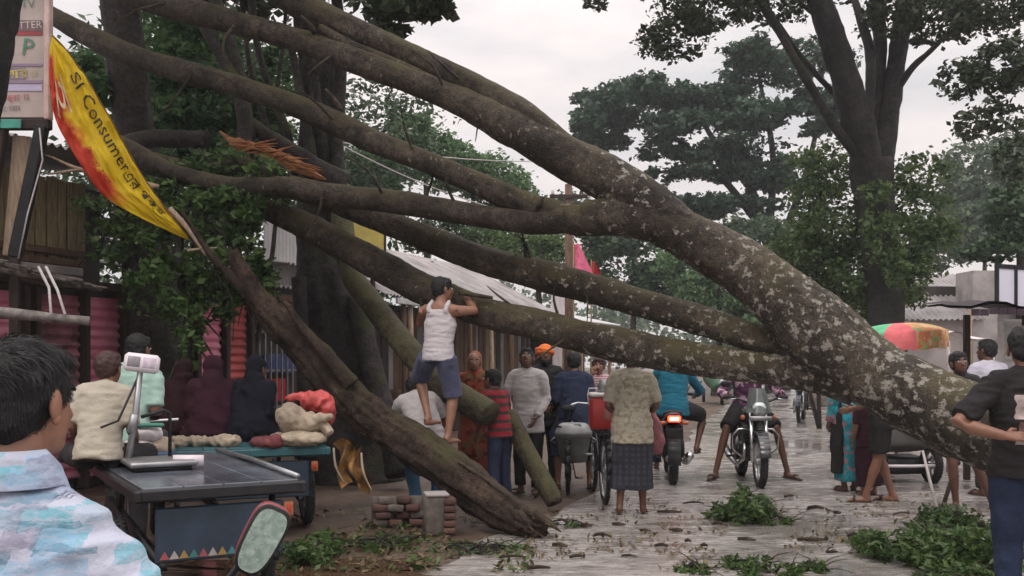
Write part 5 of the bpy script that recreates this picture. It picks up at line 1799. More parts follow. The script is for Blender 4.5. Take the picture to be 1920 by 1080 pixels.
    if feet in ('sandal', 'shoe'):
        for sd in 'lr':
            an, to = J['an' + sd], J['to' + sd]
            fd = (to - an)
            heel = an - V(fd.x, fd.y, 0) * .32 + V(0, 0, -.062 * s)
            tip = to + V(fd.x, fd.y, 0).normalized() * .02 + V(0, 0, -.016 * s)
            mb = MB().tube([heel, heel.lerp(tip, .5), tip], [(.036 * s, .012 * s), (.044 * s, .012 * s), (.03 * s, .010 * s)], 10, fd.cross(V(0, 0, 1)))
            mb.tube([an.lerp(to, .55) + V(0, 0, .005), an.lerp(to, .7) + V(0, 0, .008)], [(.046 * s, .026 * s), (.047 * s, .022 * s)], 10, fd.cross(V(0, 0, 1)))
            mb.build('sandal', M['sandal'], t)
    return t, J, HR, s

def robe(t, J, s, mat, name='robe', low=.08, headscarf=True, spread=.30):
    mb = MB()
    pel, che, uch, hea = J['pel'], J['che'], J['uch'], J['hea']
    kz = (J['knl'] + J['knr']) / 2
    mb.tube([V(kz.x, kz.y * .6, low), V(kz.x, kz.y * .5, (low + pel.z) / 2), pel, che, uch, J['nec']], [(spread, spread * .8), (spread * .95, spread * .8), (.23 * s, .19 * s), (.215 * s, .16 * s), (.20 * s, .125 * s), (.095 * s, .095 * s)], 28, (1, 0, 0), True, (9, .03, .7))
    for sd in 'lr':
        mb.tube([J['sh' + sd], J['el' + sd], J['wr' + sd]], [.075 * s, .075 * s, .07 * s], 14)
    if headscarf:
        mb.ell(hea + V(0, -.015, .02), (.102 * s, .118 * s, .125 * s))
        mb.tube([hea + V(0, -.03, -.04), J['nec'], J['uch']], [(.095 * s, .105 * s), (.12 * s, .12 * s), (.17 * s, .13 * s)], 18, (1, 0, 0))
    return solid(name, mb, mat, t, .015, 3, (.010, 7, 6, random.uniform(0, 40)))

SIT = dict(knl=(-.15, .42, .86), knr=(.15, .42, .86), anl=(-.15, .40, .45), anr=(.15, .40, .45), tol=(-.16, .55, .40), tor=(.16, .55, .40))
def sitpose(pz, **kw):
    d = dict(pel=(0, 0, pz), knl=(-.14, .40, pz + .02), knr=(.14, .40, pz + .02), anl=(-.14, .38, pz - .40), anr=(.14, .38, pz - .40), tol=(-.15, .54, pz - .45), tor=(.15, .54, pz - .45))
    d.update(kw)
    return d
def crosspose(pz, **kw):
    d = dict(pel=(0, 0, pz), knl=(-.30, .24, pz - .02), knr=(.30, .24, pz - .02), anl=(.08, .30, pz - .06), anr=(-.08, .34, pz - .06), tol=(.2, .33, pz - .07), tor=(-.2, .37, pz - .07),
             wrl=(-.2, .28, pz + .08), wrr=(.2, .28, pz + .08))
    d.update(kw)
    return d

# ================================================================== VEHICLES
def wheel(parent, name, c, r, tw, spokes=18, rz=0.0, axis='X', rim=None, deep=False):
    """hub is the part; tyre, rim and spokes are its sub-parts"""
    RM = Matrix.Rotation(R(90), 3, 'Y') if axis == 'X' else Matrix.Rotation(R(90), 3, 'X')
    RM = Matrix.Rotation(rz, 3, 'Z') @ RM
    hub = MB().lathe([(.018, -tw * .8), (.045 if r > .2 else .02, -tw * .5), (.045 if r > .2 else .02, tw * .5), (.018, tw * .8)], c, RM, 14).build(name, M['steel'], parent)
    pr = []
    for k in range(11):
        a = math.pi * 2 * k / 11
        pr.append((r - tw * .5 + tw * .5 * math.cos(a), tw * .5 * math.sin(a)))
    mb = MB().lathe(pr, c, RM, 36, True)
    for k in range(36):
        a = 2 * math.pi * k / 36
        for sgn in (-1, 1):
            p = RM @ V((r - .002) * math.cos(a + sgn * .03), (r - .002) * math.sin(a + sgn * .03), sgn * tw * .22) + Vector(c)
            mb.box(p, (tw * .2, .012, .012) if axis == 'X' else (.012, tw * .2, .012))
    mb.build('tyre', M['black_rubber'], hub)
    ri = r - tw * .95
    MB().lathe([(ri, -tw * .36), (ri + .012, -tw * .4), (ri + .012, tw * .4), (ri, tw * .36), (ri - .012, 0)], c, RM, 36, True).build('rim', M[rim or 'chrome'], hub)
    mb = MB()
    for k in range(spokes):
        a = 2 * math.pi * k / spokes
        sg = 1 if k % 2 else -1
        p0 = RM @ V(.03 * math.cos(a + .5 * sg), .03 * math.sin(a + .5 * sg), sg * tw * .45) + Vector(c)
        p1 = RM @ V(ri * math.cos(a), ri * math.sin(a), 0) + Vector(c)
        mb.tube([p0, p1], .0035 if not deep else .018, 5)
    mb.build('spokes', M['steel'], hub)
    return hub

def motorcycle(label, loc, rz, lit=False, paint=(.03, .03, .035), guard=True, screen=True, mirrors=True):
    t = thing('motorcycle', label, 'motorcycle', loc, rz)
    pm = plain('tank_paint', paint, .3, .1, .2, 4, coat=.5)
    wheel(t, 'front_wheel', (0, .66, .30), .30, .09)
    wheel(t, 'rear_wheel', (0, -.62, .30), .30, .115)
    for sx in (-.085, .085):
        MB().tube([(sx, .66, .30), (sx, .60, .52), (sx, .48, .92)], [.024, .027, .022], 10).build('fork_tube', M['chrome'], t)
    mb = MB()
    for k in range(9):
        a = R(20 + 110 * k / 8)
        mb.box((0, .66 + .345 * math.cos(a), .30 + .345 * math.sin(a)), (.12, .09, .012), Matrix.Rotation(a - R(90), 3, 'X'), .004)
    mb.build('front_mudguard', pm, t)
    mb = MB()
    for k in range(8):
        a = R(60 + 120 * k / 7)
        mb.box((0, -.62 + .36 * math.cos(a), .32 + .36 * math.sin(a)), (.15, .13, .014), Matrix.Rotation(a - R(90), 3, 'X'), .004)
    mb.build('rear_mudguard', M['black_metal'], t)
    # headlamp, cowl
    lampc = V(0, .58, .90)
    MB().lathe([(.03, -.10), (.085, -.06), (.10, .0), (.095, .02)], lampc, Matrix.Rotation(R(-90), 3, 'X'), 20).build('headlight', pm, t)
    MB().lathe([(.088, .0), (.07, .018), (.01, .03)], lampc + V(0, .02, 0), Matrix.Rotation(R(-90), 3, 'X'), 20).build('headlight_glass', plain('lamp_glass', (.55, .62, .6), .12, .3, .2, 6), t)
    if screen:
        mb = MB()
        for sg in (0, -.006):
            vs = []
            for i in range(9):
                for j in range(5):
                    u, v = i / 8 - .5, j / 4
                    w = .30 - .12 * v
                    vs.append((u * w, .66 - .35 * u * u - .12 * v + sg, .86 + .28 * v))
            fs = []
            for i in range(8):
                for j in range(4):
                    q = (i * 5 + j, (i + 1) * 5 + j, (i + 1) * 5 + j + 1, i * 5 + j + 1)
                    fs.append(q if sg else q[::-1])
            mb.add(vs, fs)
        mb.build('visor', plain('visor', (.10, .115, .11), .15, .2, .3, 7), t)
        MB().box((0, .70, .80), (.26, .03, .05), None, .01).build('front_bar', M['steel'], t)
    MB().tube([(-.36, .36, 1.03), (-.26, .43, 1.03), (-.12, .47, .98), (.12, .47, .98), (.26, .43, 1.03), (.36, .36, 1.03)], .014, 8).build('handlebar', M['black_metal'], t)
    for sx in (-1, 1):
        MB().tube([(sx * .25, .435, 1.03), (sx * .37, .35, 1.03)], .019, 10).build('grip', M['black_rubber'], t)
        MB().tube([(sx * .24, .47, 1.02), (sx * .36, .42, 1.0)], .006, 6).build('lever', M['chrome'], t)
        MB().tube([(sx * .17, .56, .80), (sx * .20, .57, .81)], .028, 10).build('indicator', M['orange_glass'], t)
        if mirrors:
            mr = MB().tube([(sx * .23, .44, 1.03), (sx * .27, .47, 1.13), (sx * .32, .46, 1.17)], .006, 6).build('mirror_stalk', M['black_metal'], t)
            MB().ell((sx * .36, .45, 1.19), (.065, .016, .04), None, 14, 8).build('mirror', M['black_metal'], mr)
            MB().ell((sx * .36, .438, 1.19), (.056, .008, .033), None, 14, 8).build('mirror_glass', M['mirror'], mr)
    # tank, seat, side panels, engine
    tk = MB()
    tk.tube([(0, .44, .80), (0, .36, .83), (0, .2, .84), (0, .02, .80), (0, -.05, .77)], [(.06, .05), (.135, .10), (.14, .11), (.11, .085), (.08, .05)], 18, (1, 0, 0))
    solid('fuel_tank', tk, pm, t, .014, 3)
    st = MB()
    st.tube([(0, .0, .77), (0, -.2, .775), (0, -.45, .80), (0, -.66, .84), (0, -.74, .85)], [(.09, .035), (.13, .045), (.12, .045), (.115, .045), (.08, .03)], 16, (1, 0, 0))
    solid('seat', st, M['black_rubber'], t, .014, 3)
    sp = MB()
    sp.tube([(0, -.1, .66), (0, -.4, .70), (0, -.72, .80), (0, -.86, .83)], [(.12, .09), (.13, .09), (.11, .06), (.07, .035)], 14, (1, 0, 0))
    solid('side_panel', sp, pm, t, .014, 3)
    en = MB()
    en.box((0, .06, .38), (.27, .36, .24), None, .05).box((0, .15, .58), (.2, .2, .22), Matrix.Rotation(R(-20), 3, 'X'), .02)
    for k in range(6):
        en.box((0, .15 + .012 * k, .5 + .035 * k), (.25, .24, .010), Matrix.Rotation(R(-20), 3, 'X'))
    en.lathe([(.1, 0), (.11, .02), (.09, .04)], (.13, -.02, .36), Matrix.Rotation(R(90), 3, 'Y'), 16)
    en.lathe([(.1, 0), (.11, .02), (.09, .04)], (-.13, -.02, .36), Matrix.Rotation(R(-90), 3, 'Y'), 16)
    en.build('engine', M['black_metal'], t)
    fr = MB()
    fr.tube([(0, .47, .88), (0, .3, .55), (0, .2, .3), (0, -.2, .26), (0, -.3, .5)], .022, 8)
    for sx in (-.09, .09):
        fr.tube([(sx * .3, .4, .76), (sx, -.1, .68), (sx, -.75, .78)], .016, 8).tube([(sx, -.3, .3), (sx, -.62, .30)], .022, 8)
        fr.tube([(sx * 1.2, -.62, .32), (sx * 1.2, -.45, .68)], .022, 8)
    fr.build('frame', M['black_metal'], t)
    MB().tube([(.1, .26, .5), (.13, .3, .3), (.16, .0, .2), (.17, -.4, .25), (.18, -.85, .36)], [.02, .022, .024, .045, .05], 12).build('exhaust_pipe', M['chrome'], t)
    if guard:
        mb = MB()
        for sx in (-1, 1):
            mb.tube([(0, .36, .66), (sx * .2, .37, .655), (sx * .27, .36, .58), (sx * .26, .34, .42), (sx * .12, .3, .30)], .013, 8)
        mb.build('crash_guard', M['chrome'], t)
    for sx in (-1, 1):
        MB().tube([(sx * .1, -.08, .3), (sx * .27, -.08, .3)], .014, 8).build('footrest', M['black_rubber'], t)
    MB().box((0, -.905, .79), (.17, .05, .085), None, .018).build('tail_housing', M['black_metal'], t)
    tl = MB().box((0, -.935, .79), (.15, .03, .07), None, .014).build('tail_light', M['tail_lit'] if lit else M['red_glass'], t)
    if lit:
        MB().box((0, -.953, .79), (.10, .012, .034), None, .005).build('bulb', M['tail_core'], tl)
    MB().box((0, -.95, .62), (.2, .012, .12), Matrix.Rotation(R(12), 3, 'X'), .003).build('number_plate', plain('plate', (.35, .34, .32)) if not lit else M['black_metal'], t)
    for sx in (-1, 1):
        MB().tube([(sx * .08, -.86, .74), (sx * .16, -.88, .74)], .022, 8).build('indicator', M['orange_glass'], t)
    return t

def bicycle(label, loc, rz, front=True):
    t = thing('bicycle', label, 'bicycle', loc, rz)
    wheel(t, 'rear_wheel', (0, -.5, .34), .34, .05, 28)
    wheel(t, 'front_wheel', (0, .55, .34), .34, .05, 28)
    fr = MB()
    hd, bb, st = V(0, .38, .86), V(0, -.05, .3), V(0, -.2, .8)
    fr.tube([hd, st], .016, 8).tube([hd - V(0, -.02, .1), bb], .018, 8).tube([bb, st + V(0, -.03, .1)], .016, 8)
    for sx in (-.045, .045):
        fr.tube([bb, (sx, -.5, .34)], .010, 6).tube([st, (sx, -.5, .34)], .010, 6).tube([hd + V(sx, .02, -.1), (sx, .55, .34)], .012, 6)
    fr.build('frame', M['black_metal'], t)
    MB().tube([(-.28, .22, .98), (-.2, .34, 1.0), (0, .4, .98), (.2, .34, 1.0), (.28, .22, .98)], .012, 8).build('handlebar', M['chrome'], t)
    sd = MB().tube([(0, -.36, .93), (0, -.26, .94), (0, -.06, .93)], [(.09, .03), (.08, .03), (.02, .02)], 12, (1, 0, 0))
    sd.build('saddle', M['black_rubber'], t)
    cr = MB()
    for sx in (-.1, 0, .1):
        cr.beam((sx, -.24, .76), (sx, -.72, .76), .015, .012)
    for y in (-.26, -.48, -.7):
        cr.beam((-.12, y, .75), (.12, y, .75), .012, .012)
    for sx in (-.08, .08):
        cr.tube([(sx, -.66, .75), (sx * .7, -.5, .34)], .008, 6)
    cr.build('carrier', M['black_metal'], t)
    cr = MB().lathe([(.09, -.004), (.09, .004)], (.05, -.05, .3), Matrix.Rotation(R(90), 3, 'Y'), 20)
    cr.tube([(.05, -.05, .3), (.08, -.05, .13)], .009, 6).tube([(-.05, -.05, .3), (-.08, -.05, .47)], .009, 6)
    cr.box((.12, -.05, .13), (.09, .08, .02)).box((-.12, -.05, .47), (.09, .08, .02))
    cr.build('crank', M['steel'], t)
    mb = MB()
    for k in range(9):
        a = R(40 + 150 * k / 8)
        mb.box((0, -.5 + .375 * math.cos(a), .34 + .375 * math.sin(a)), (.06, .115, .006), Matrix.Rotation(a - R(90), 3, 'X'))
    mb.build('mudguard', M['black_metal'], t)
    return t

def flatbed(label, loc, rz, L, Wd, zd, deckmat, sidemat, rail=True, deco=True, wheelr=.27, planks=4):
    """three wheeled flatbed van; local y runs from its rear edge forward"""
    t = thing('flatbed_van', label, 'rickshaw van', loc, rz)
    n = planks
    w = Wd / n
    for k in range(n):
        MB().box((-Wd / 2 + w * (k + .5), L / 2, zd - .015), (w - .004, L, .03), None, .004).build('deck_plank', deckmat, t, False)
    MB().box((0, .015, zd - .045), (Wd + .05, .05, .07), None, .012).build('rear_beam', sidemat, t, False)
    for sx in (-1, 1):
        MB().box((sx * (Wd / 2 + .022), L / 2, zd - .045), (.045, L + .04, .07), None, .012).build('side_beam', sidemat, t, False)
    MB().box((0, .06, zd - .27), (Wd * .82, .03, .30), None, .008).build('rear_panel', M['van_blue'], t, False)
    if deco:
        cols = [(.28, .07, .08), (.32, .29, .27), (.30, .2, .06), (.05, .17, .18)]
        k = 0
        x = -Wd * .41
        while x < Wd * .30:
            mb = MB()
            mb.lathe([(.03, -.005), (.03, .005)], (x + .045, .042, zd - .385), Matrix.Rotation(R(90), 3, 'X') @ Matrix.Rotation(R(90), 3, 'Z'), 3)
            mb.build('painted_scallop', plain('scallop', cols[k % 4], .6), t, False)
            x += .052
            k += 1
    fr = MB()
    for sx in (-1, 1):
        fr.beam((sx * Wd * .36, .05, zd - .44), (sx * Wd * .36, L, zd - .3), .04, .05)
        fr.tube([(sx * Wd * .36, .12, zd - .05), (sx * Wd * .36, .12, zd - .46)], .02, 8)
        fr.tube([(sx * Wd * .36, L * .8, zd - .05), (sx * Wd * .36, L * .8, zd - .36)], .02, 8)
    fr.tube([(-Wd * .48, L * .42, wheelr), (Wd * .48, L * .42, wheelr)], .025, 10)
    fr.beam((0, L * .8, zd - .25), (0, L + .75, zd - .1), .05, .05)
    fr.tube([(0, L + .75, zd - .1), (0, L + .85, wheelr)], .025, 8)
    fr.build('chassis', M['black_metal'], t)
    for sx in (-1, 1):
        wheel(t, 'wheel', (sx * (Wd * .44 + .05), L * .42, wheelr), wheelr, .085, 14, 0, 'X', 'steel', True)
    wheel(t, 'wheel', (0, L + .85, wheelr), wheelr, .07, 14, 0, 'X', 'steel', True)
    MB().tube([(-.26, L + .5, zd + .22), (0, L + .68, zd + .2), (.26, L + .5, zd + .22)], .014, 8).build('handlebar', M['chrome'], t)
    MB().tube([(0, L + .75, zd - .1), (0, L + .68, zd + .2)], .02, 8).build('steering_stem', M['black_metal'], t)
    MB().box((0, L + .25, zd + .12), (.24, .3, .1), None, .03).build('driver_seat', M['black_rubber'], t)
    for sx in (1,):
        MB().box((sx * Wd * .44, .03, zd - .17), (.055, .02, .085), None, .006).build('reflector', M['orange_glass'], t)
        MB().box((sx * Wd * .44, .018, zd - .165), (.024, .01, .045), None, .003).build('red_lamp', M['red_glass'], t)
    if rail:
        MB().tube([(Wd / 2, .02, zd + .015), (Wd / 2, L * .5, zd + .03), (Wd / 2, L, zd + .02)], .016, 8).build('side_rail', M['steel'], t)
    return t

# ---- near flatbed van: rear right corner seen at about (552, 905)
V1 = flatbed('near black flatbed van with worn grey blue deck and painted scallop edge', Vector((-1.60, 5.62, 0)), R(30), 1.9, .86, .80, M['van_deck'], M['black_metal'])
# ---- second van behind
V2 = flatbed('second flatbed van with teal deck edge carrying the dark clothed people and sacks', Vector((-2.18, 8.15, 0)), R(20), 1.9, 1.35, .77, M['van_teal'], M['van_teal'], False, False, .28, 7)

# ---- front (mirror) motorcycle ridden by the near man
MC0 = motorcycle('motorcycle under the near man with only its pale mirror showing', Vector((-1.05, 2.10, 0)), 0, False, (.1, .012, .012), False, False, False)
def big_mirror():
    c = P(490, 1012, 2.5)
    inv = V(c.x + 1.05, c.y - 2.10, c.z)
    st = MB().tube([(.23, .44, .88), (.29, .46, .88), (inv.x - .055, inv.y + .03, inv.z - .06), (inv.x - .02, inv.y + .03, inv.z - .04)], [.009, .009, .011, .012], 8).build('mirror_stalk', M['black_metal'], MC0)
    rot = Matrix.Rotation(R(28), 3, 'Y') @ Matrix.Rotation(R(16), 3, 'Z')
    def plate(sx, sz, th, off, corner=.45):
        mb = MB()
        n = 36
        vs = []
        for j, y in enumerate((-th, th)):
            for k in range(n):
                a = 2 * math.pi * k / n
                ca, sa = math.cos(a), math.sin(a)
                e = .62
                x = sx * math.copysign(abs(ca) ** e, ca)
                z = sz * math.copysign(abs(sa) ** e, sa)
                x *= 1 + .14 * sa
                vs.append(inv + rot @ V(x, y + off, z))
        fs = [tuple(range(n)), tuple(range(2 * n - 1, n - 1, -1))]
        fs += [(k, (k + 1) % n + 0, n + (k + 1) % n, n + k)[::-1] for k in range(n)]
        mb.add(vs, fs)
        return mb
    h = plate(.047, .092, .014, .012)
    h.build('mirror_shell', plain('shell_red', (.22, .04, .045), .35), st)
    plate(.046, .091, .006, -.006).build('mirror_rim', M['black_rubber'], st)
    plate(.039, .083, .002, -.0125).build('mirror_glass', M['mirror'], st, False)
big_mirror()
for ch in MC0.children:
    if ch.name.split('.')[0] in ('handlebar', 'grip', 'lever'):
        ch.location.z -= .15

# ---- two motorcycles on the road
p = G(1272, 908)
MCR = motorcycle('motorcycle ridden away with its red tail light glowing', p + V(0, .62, 0), R(-6), True, (.05, .008, .01), False, False)
p = G(1428, 915)
MCF = motorcycle('motorcycle facing the camera with chrome forks and grey visor', p + V(.02, .66, 0), R(180 - 3), False, (.03, .032, .035), True, True)
# ---- bicycles carrying the cooler and the tub
BC1 = bicycle('black bicycle seen end on carrying the red cooler box', G(1131, 946) + V(0, .5, 0), R(2))
BC2 = bicycle('bicycle half hidden under the grey metal tub', G(1076, 930) + V(-.02, .66, 0), R(-4))
def cooler():
    b = G(1131, 946)
    t = thing('cooler_box', 'red cooler box with white lid on the bicycle carrier', 'cooler', b + V(0, -.0, .765))
    MB().box((0, 0, .17), (.28, .3, .33), None, .03).build('box', M['cooler_red'], t)
    MB().box((0, 0, .355), (.29, .31, .045), None, .018).build('lid', M['cooler_white'], t)
    MB().lathe([(.06, 0), (.06, .09), (.045, .10), (.045, .13)], (0, 0, .378), None, 16).build('steel_can', M['steel'], t)
    MB().tube([(-.145, -.02, .25), (-.16, -.02, .36), (-.145, -.02, .42), (.145, -.02, .42), (.16, -.02, .36), (.145, -.02, .25)], .009, 6).build('handle', M['cooler_white'], t)
    MB().box((.03, -.153, .16), (.08, .006, .11), None, .002).build('label_plate', plain('label_pale', (.3, .12, .1)), t)
cooler()
def tub():
    b = G(1076, 930)
    t = thing('metal_tub', 'grey metal tub with pale lid standing on a bicycle carrier', 'tub', b + V(0, .07, .765 - .40))
    MB().lathe([(.14, 0), (.165, .12), (.185, .26), (.2, .28), (.2, .30)], (0, 0, 0), None, 26).build('body', M['tub_grey'], t)
    MB().lathe([(.205, .30), (.2, .33), (.165, .40), (.13, .42), (.02, .425)], (0, 0, 0), None, 26).build('lid', M['tub_lid'], t)
    MB().box((.03, -.13, .40), (.09, .05, .03), None, .01).build('lid_handle', M['black_metal'], t)
    for sx in (-1, 1):
        MB().tube([(sx * .195, 0, .2), (sx * .25, 0, .23), (sx * .195, 0, .27)], .009, 6).build('side_handle', M['steel'], t)
    MB().tube([(.0, .12, .38), (0, .2, .42), (0, .26, .42)], .012, 6).build('hook', M['steel'], t)
tub()

# ---- weighing scale on the near van
def scale():
    c = P(272, 858, 6.35)
    zd = .80
    x, y = -2.28, 6.35
    t = thing('weighing_scale', 'digital weighing scale with white display on a steel column', 'scale', (x, y, zd), R(30))
    MB().box((.06, 0, .045), (.40, .42, .035), None, .01).build('platform', M['steel'], t)
    MB().box((.22, -.12, .055), (.19, .012, .065), Matrix.Rotation(R(-30), 3, 'Z')).build('white_edge', M['white_plastic'], t)
    MB().box((.06, 0, .015), (.34, .36, .03), None, .008).build('base', M['black_metal'], t)
    pt = P(268, 690, 6.35)
    top = V(-.03, .1, pt.z - zd)
    MB().tube([(-.10, .14, .02), (-.06, .12, .3), top + V(0, 0, -.02)], [.022, .021, .018], 10).build('column', M['steel'], t)
    MB().tube([(-.08, .13, .22), (-.06, .12, .34)], .028, 10).build('collar', M['steel'], t)
    MB().tube([top + V(.0, 0, -.03), (-.16, .12, .30), (-.26, .14, .26)], .008, 6).build('brace', M['black_metal'], t)
    MB().tube([(-.02, .12, .32), (.12, .14, .36), (.16, .14, .34), (.16, .14, .03)], .012, 8).build('guard_rail', M['black_metal'], t)
    RM = Matrix.Rotation(R(-14), 3, 'Z') @ Matrix.Rotation(R(7), 3, 'Y') @ Matrix.Rotation(R(-8), 3, 'X')
    hc = top + V(.01, 0, .03)
    hd = MB().box(hc, (.215, .06, .118), RM, .02).build('display', M['white_plastic'], t)
    MB().box(hc + RM @ V(-.047, -.031, .002), (.075, .006, .066), RM, .003).build('screen', M['grey_face'], hd)
    MB().box(hc + RM @ V(.047, -.031, .002), (.075, .006, .066), RM, .003).build('keypad', plain('keypad', (.5, .43, .5), .5, 0, .2, 40), hd)
scale()
def goods():
    c = P(275, 815, 7.0)
    t = thing('plastic_packets', 'pale plastic packets with green band behind the scale column', 'packets', (-2.55, 7.05, .80))
    for k, (dx, dy, z, r, m) in enumerate(((-.05, 0, .06, (.13, .09, .07), 'tarp_white'), (.08, .05, .07, (.1, .08, .08), 'sack'), (0, .02, .17, (.12, .09, .06), 'tarp_white'))):
        s_ = MB().ell((dx, dy, z), r)
        solid('packet', s_, M[m], t, .014, 2, (.012, 12, 12, k))
    MB().box((0, -.04, .23), (.28, .05, .03), None, .01).build('green_band', M['green_paint'], t)
    MB().box((.02, -.02, .02), (.34, .2, .05), None, .01).build('blue_tray', plain('tray_blue', (.03, .06, .12)), t)
goods()
def sacks():
    p = Vector((-1.76, 8.42, .772))
    m = MB().ell((0, 0, .055), (.22, .2, .065)).ell((-.06, 0, .05), (.2, .18, .06))
    t = thing('flat_sack', 'flat pale sack lying on the second van deck', 'sack', p)
    solid('sack_body', m, M['sack'], t, .010, 2, (.018, 9, 13, 3))
    t = thing('knotted_bundle', 'knotted cream cloth bundle lying on top of the flat sack', 'bundle', p + V(-.04, .02, .10))
    m = MB().ell((-.04, 0, .12), (.13, .13, .13)).ell((.1, .0, .08), (.12, .11, .09)).tube([(.12, -.04, .12), (.24, -.06, .13), (.31, -.07, .14)], [.05, .03, .02], 8).tube([(.2, 0, .08), (.3, -.05, .0)], [.05, .03], 8)
    solid('bundle_body', m, M['sack'], t, .009, 2, (.018, 9, 11, 8))
    t = thing('red_bag', 'bright red plastic bag above the cream bundle', 'bag', p + V(.02, .3, .0))
    MB().box((0, .05, .13), (.3, .22, .26), None, .03).build('crate', M['black_metal'], t)
    m = MB().ell((.06, 0, .35), (.14, .12, .09)).ell((.14, 0, .27), (.075, .1, .13)).tube([(0, -.02, .38), (-.12, -.04, .39), (-.2, -.05, .375)], [.06, .035, .012], 10)
    solid('bag_body', m, M['red_bag'], t, .009, 2, (.022, 10, 9, 4))
    t = thing('gold_cloth', 'crumpled gold and pale cloth hanging off the second van corner', 'cloth', P(655, 872, 8.1))
    mb = MB()
    for sg in (.003, -.003):
        vs, fs = [], []
        for i in range(13):
            for j in range(15):
                u, v = i / 12, j / 14
                vs.append((-.13 + .22 * u + .08 * v + .03 * math.sin(v * 6 + u * 3), .05 * math.sin(u * 14 + v * 4) + .03 * math.sin(v * 9) + sg, .17 - .36 * v + .05 * math.sin(u * 6)))
        for i in range(12):
            for j in range(14):
                if (i in (3, 4) and j > 9) or (i > 9 and j > 11) or (i < 2 and 4 < j < 8):
                    continue
                q = (i * 15 + j, (i + 1) * 15 + j, (i + 1) * 15 + j + 1, i * 15 + j + 1)
                fs.append(q if sg > 0 else q[::-1])
        mb.add(vs, fs)
    mb.build('fold', M['gold_cloth'], t)
    mb = MB()
    for (x, z, h) in ((-.12, .14, .28), (.10, .10, .30)):
        s_ = spline([(V(x, -.03, z), .02), (V(x + .02, -.05, z - h * .5), .03), (V(x + .08, -.02, z - h), .012)], .03)
        mb.tube([q for q, r in s_], [(r, r * .35) for q, r in s_], 6)
    mb.build('pale_strip', M['sack'], t)
    t = thing('ribbed_bundle', 'small pile of rags on the second van deck edge', 'rags', Vector((-2.35, 8.3, .772)))
    m = MB().ell((0, 0, .04), (.13, .08, .05)).ell((-.35, 0, .035), (.12, .08, .045)).tube([(-.3, 0, .04), (.0, 0, .03)], .04, 8)
    solid('rag', m, M['sack'], t, .009, 2, (.022, 12, 12, 5))
    t = thing('red_cloth', 'small dark red cloth with white patch beside the flat sack', 'cloth', Vector((-2.0, 8.28, .772)))
    m = MB().ell((0, 0, .03), (.15, .09, .05)).ell((.06, -.02, .05), (.07, .06, .05))
    solid('cloth_body', m, plain('dull_red', (.13, .03, .035), .8, 0, .4, 8), t, .014, 2, (.016, 12, 12, 6))
sacks()

# ---- masonry by the roadside
def blocks():
    b = G(818, 1000)
    t = thing('roadside_pillar', 'short grey concrete pillar with exposed bricks beside the log', 'pillar', Vector((b.x, b.y, 0)), R(12))
    MB().box((-.02, 0, .16), (.17, .2, .33), None, .012).build('core', M['concrete'], t)
    MB().box((.0, -.0, .335), (.2, .22, .03), None, .01).build('cap', M['plaster_old'], t)
    for k in range(5):
        MB().box((.10 + random.uniform(-.004, .004), -.03, .035 + .062 * k), (.10, .2, .052), None, .005).build('brick', M['brick'], t)
    b = G(745, 990)
    t = thing('broken_wall', 'low broken brick wall left of the concrete pillar', 'wall', Vector((b.x, b.y + .1, 0)), R(8))
    for r_ in range(4):
        for k in range(3 if r_ < 3 else 2):
            MB().box((-.17 + .155 * k + (.05 if r_ % 2 else 0) + random.uniform(-.02, .02), random.uniform(-.025, .025), .035 + .066 * r_), (.145 + random.uniform(-.03, .006), .11, .058 + random.uniform(-.006, .004)), Matrix.Rotation(random.uniform(-.14, .14), 3, 'Z') @ Matrix.Rotation(random.uniform(-.06, .06), 3, 'Y'), .006).build('brick', M['brick' if (k + r_) % 3 else 'concrete'], t)
    MB().box((-.01, .07, .13), (.46, .04, .26), None, .01).build('mortar', M['concrete'], t)
blocks()

# ---- parked three-wheeler behind the trunk, and sticks
def rick():
    b = G(1700, 912)
    t = thing('parked_rickshaw', 'grey rickshaw mostly hidden under the fallen trunk', 'rickshaw', Vector((b.x, b.y + .5, 0)), R(4))
    body = MB().tube([(0, -.34, .42), (0, -.25, .6), (0, .2, .95), (0, .5, 1.0)], [(.30, .12), (.4, .25), (.5, .3), (.52, .3)], 16, (1, 0, 0))
    solid('body', body, plain('rick_grey', (.10, .095, .09), .45, .1, .2, 4), t, .03, 2)
    MB().lathe([(.04, -.08), (.09, -.03), (.1, .0), (.09, .03)], (.13, -.48, .66), Matrix.Rotation(R(90), 3, 'X'), 18).build('headlight', M['tin_white'], t)
    MB().tube([(-.42, -.5, .24), (0, -.55, .24), (.3, -.5, .24)], .018, 8).build('bumper', M['white_plastic'], t)
    wheel(t, 'wheel', (-.3, -.3, .24), .24, .09, 10, 0, 'X', 'steel', True)
    wheel(t, 'wheel', (.36, -.3, .24), .24, .09, 10, 0, 'X', 'steel', True)
    MB().box((-.02, -.1, .22), (.7, .5, .2), None, .04).build('chassis', M['black_metal'], t)
rick()
def stick(label, a, b, Ya, Yb, r, mat, name='wooden_stick'):
    p, q = P(*a, Ya), P(*b, Yb)
    o = MB().tube([p, (p + q) / 2 + V(0, .01, .005), q], [r * 1.1, r, r * .8], 8).build(name, M[mat])
    recenter(o)
    return tag(o, label, 'stick')
stick('pale thin pole leaning under the trunk near the grey branches', (1758, 958), (1730, 845), 9.85, 10.1, .016, 'pale_pole')
stick('dark stick leaning to the right under the trunk', (1768, 950), (1806, 838), 9.9, 10.1, .02, 'dark_wood')
stick('second dark stick crossing the pale pole', (1800, 870), (1740, 838), 10.0, 10.15, .018, 'dark_wood')

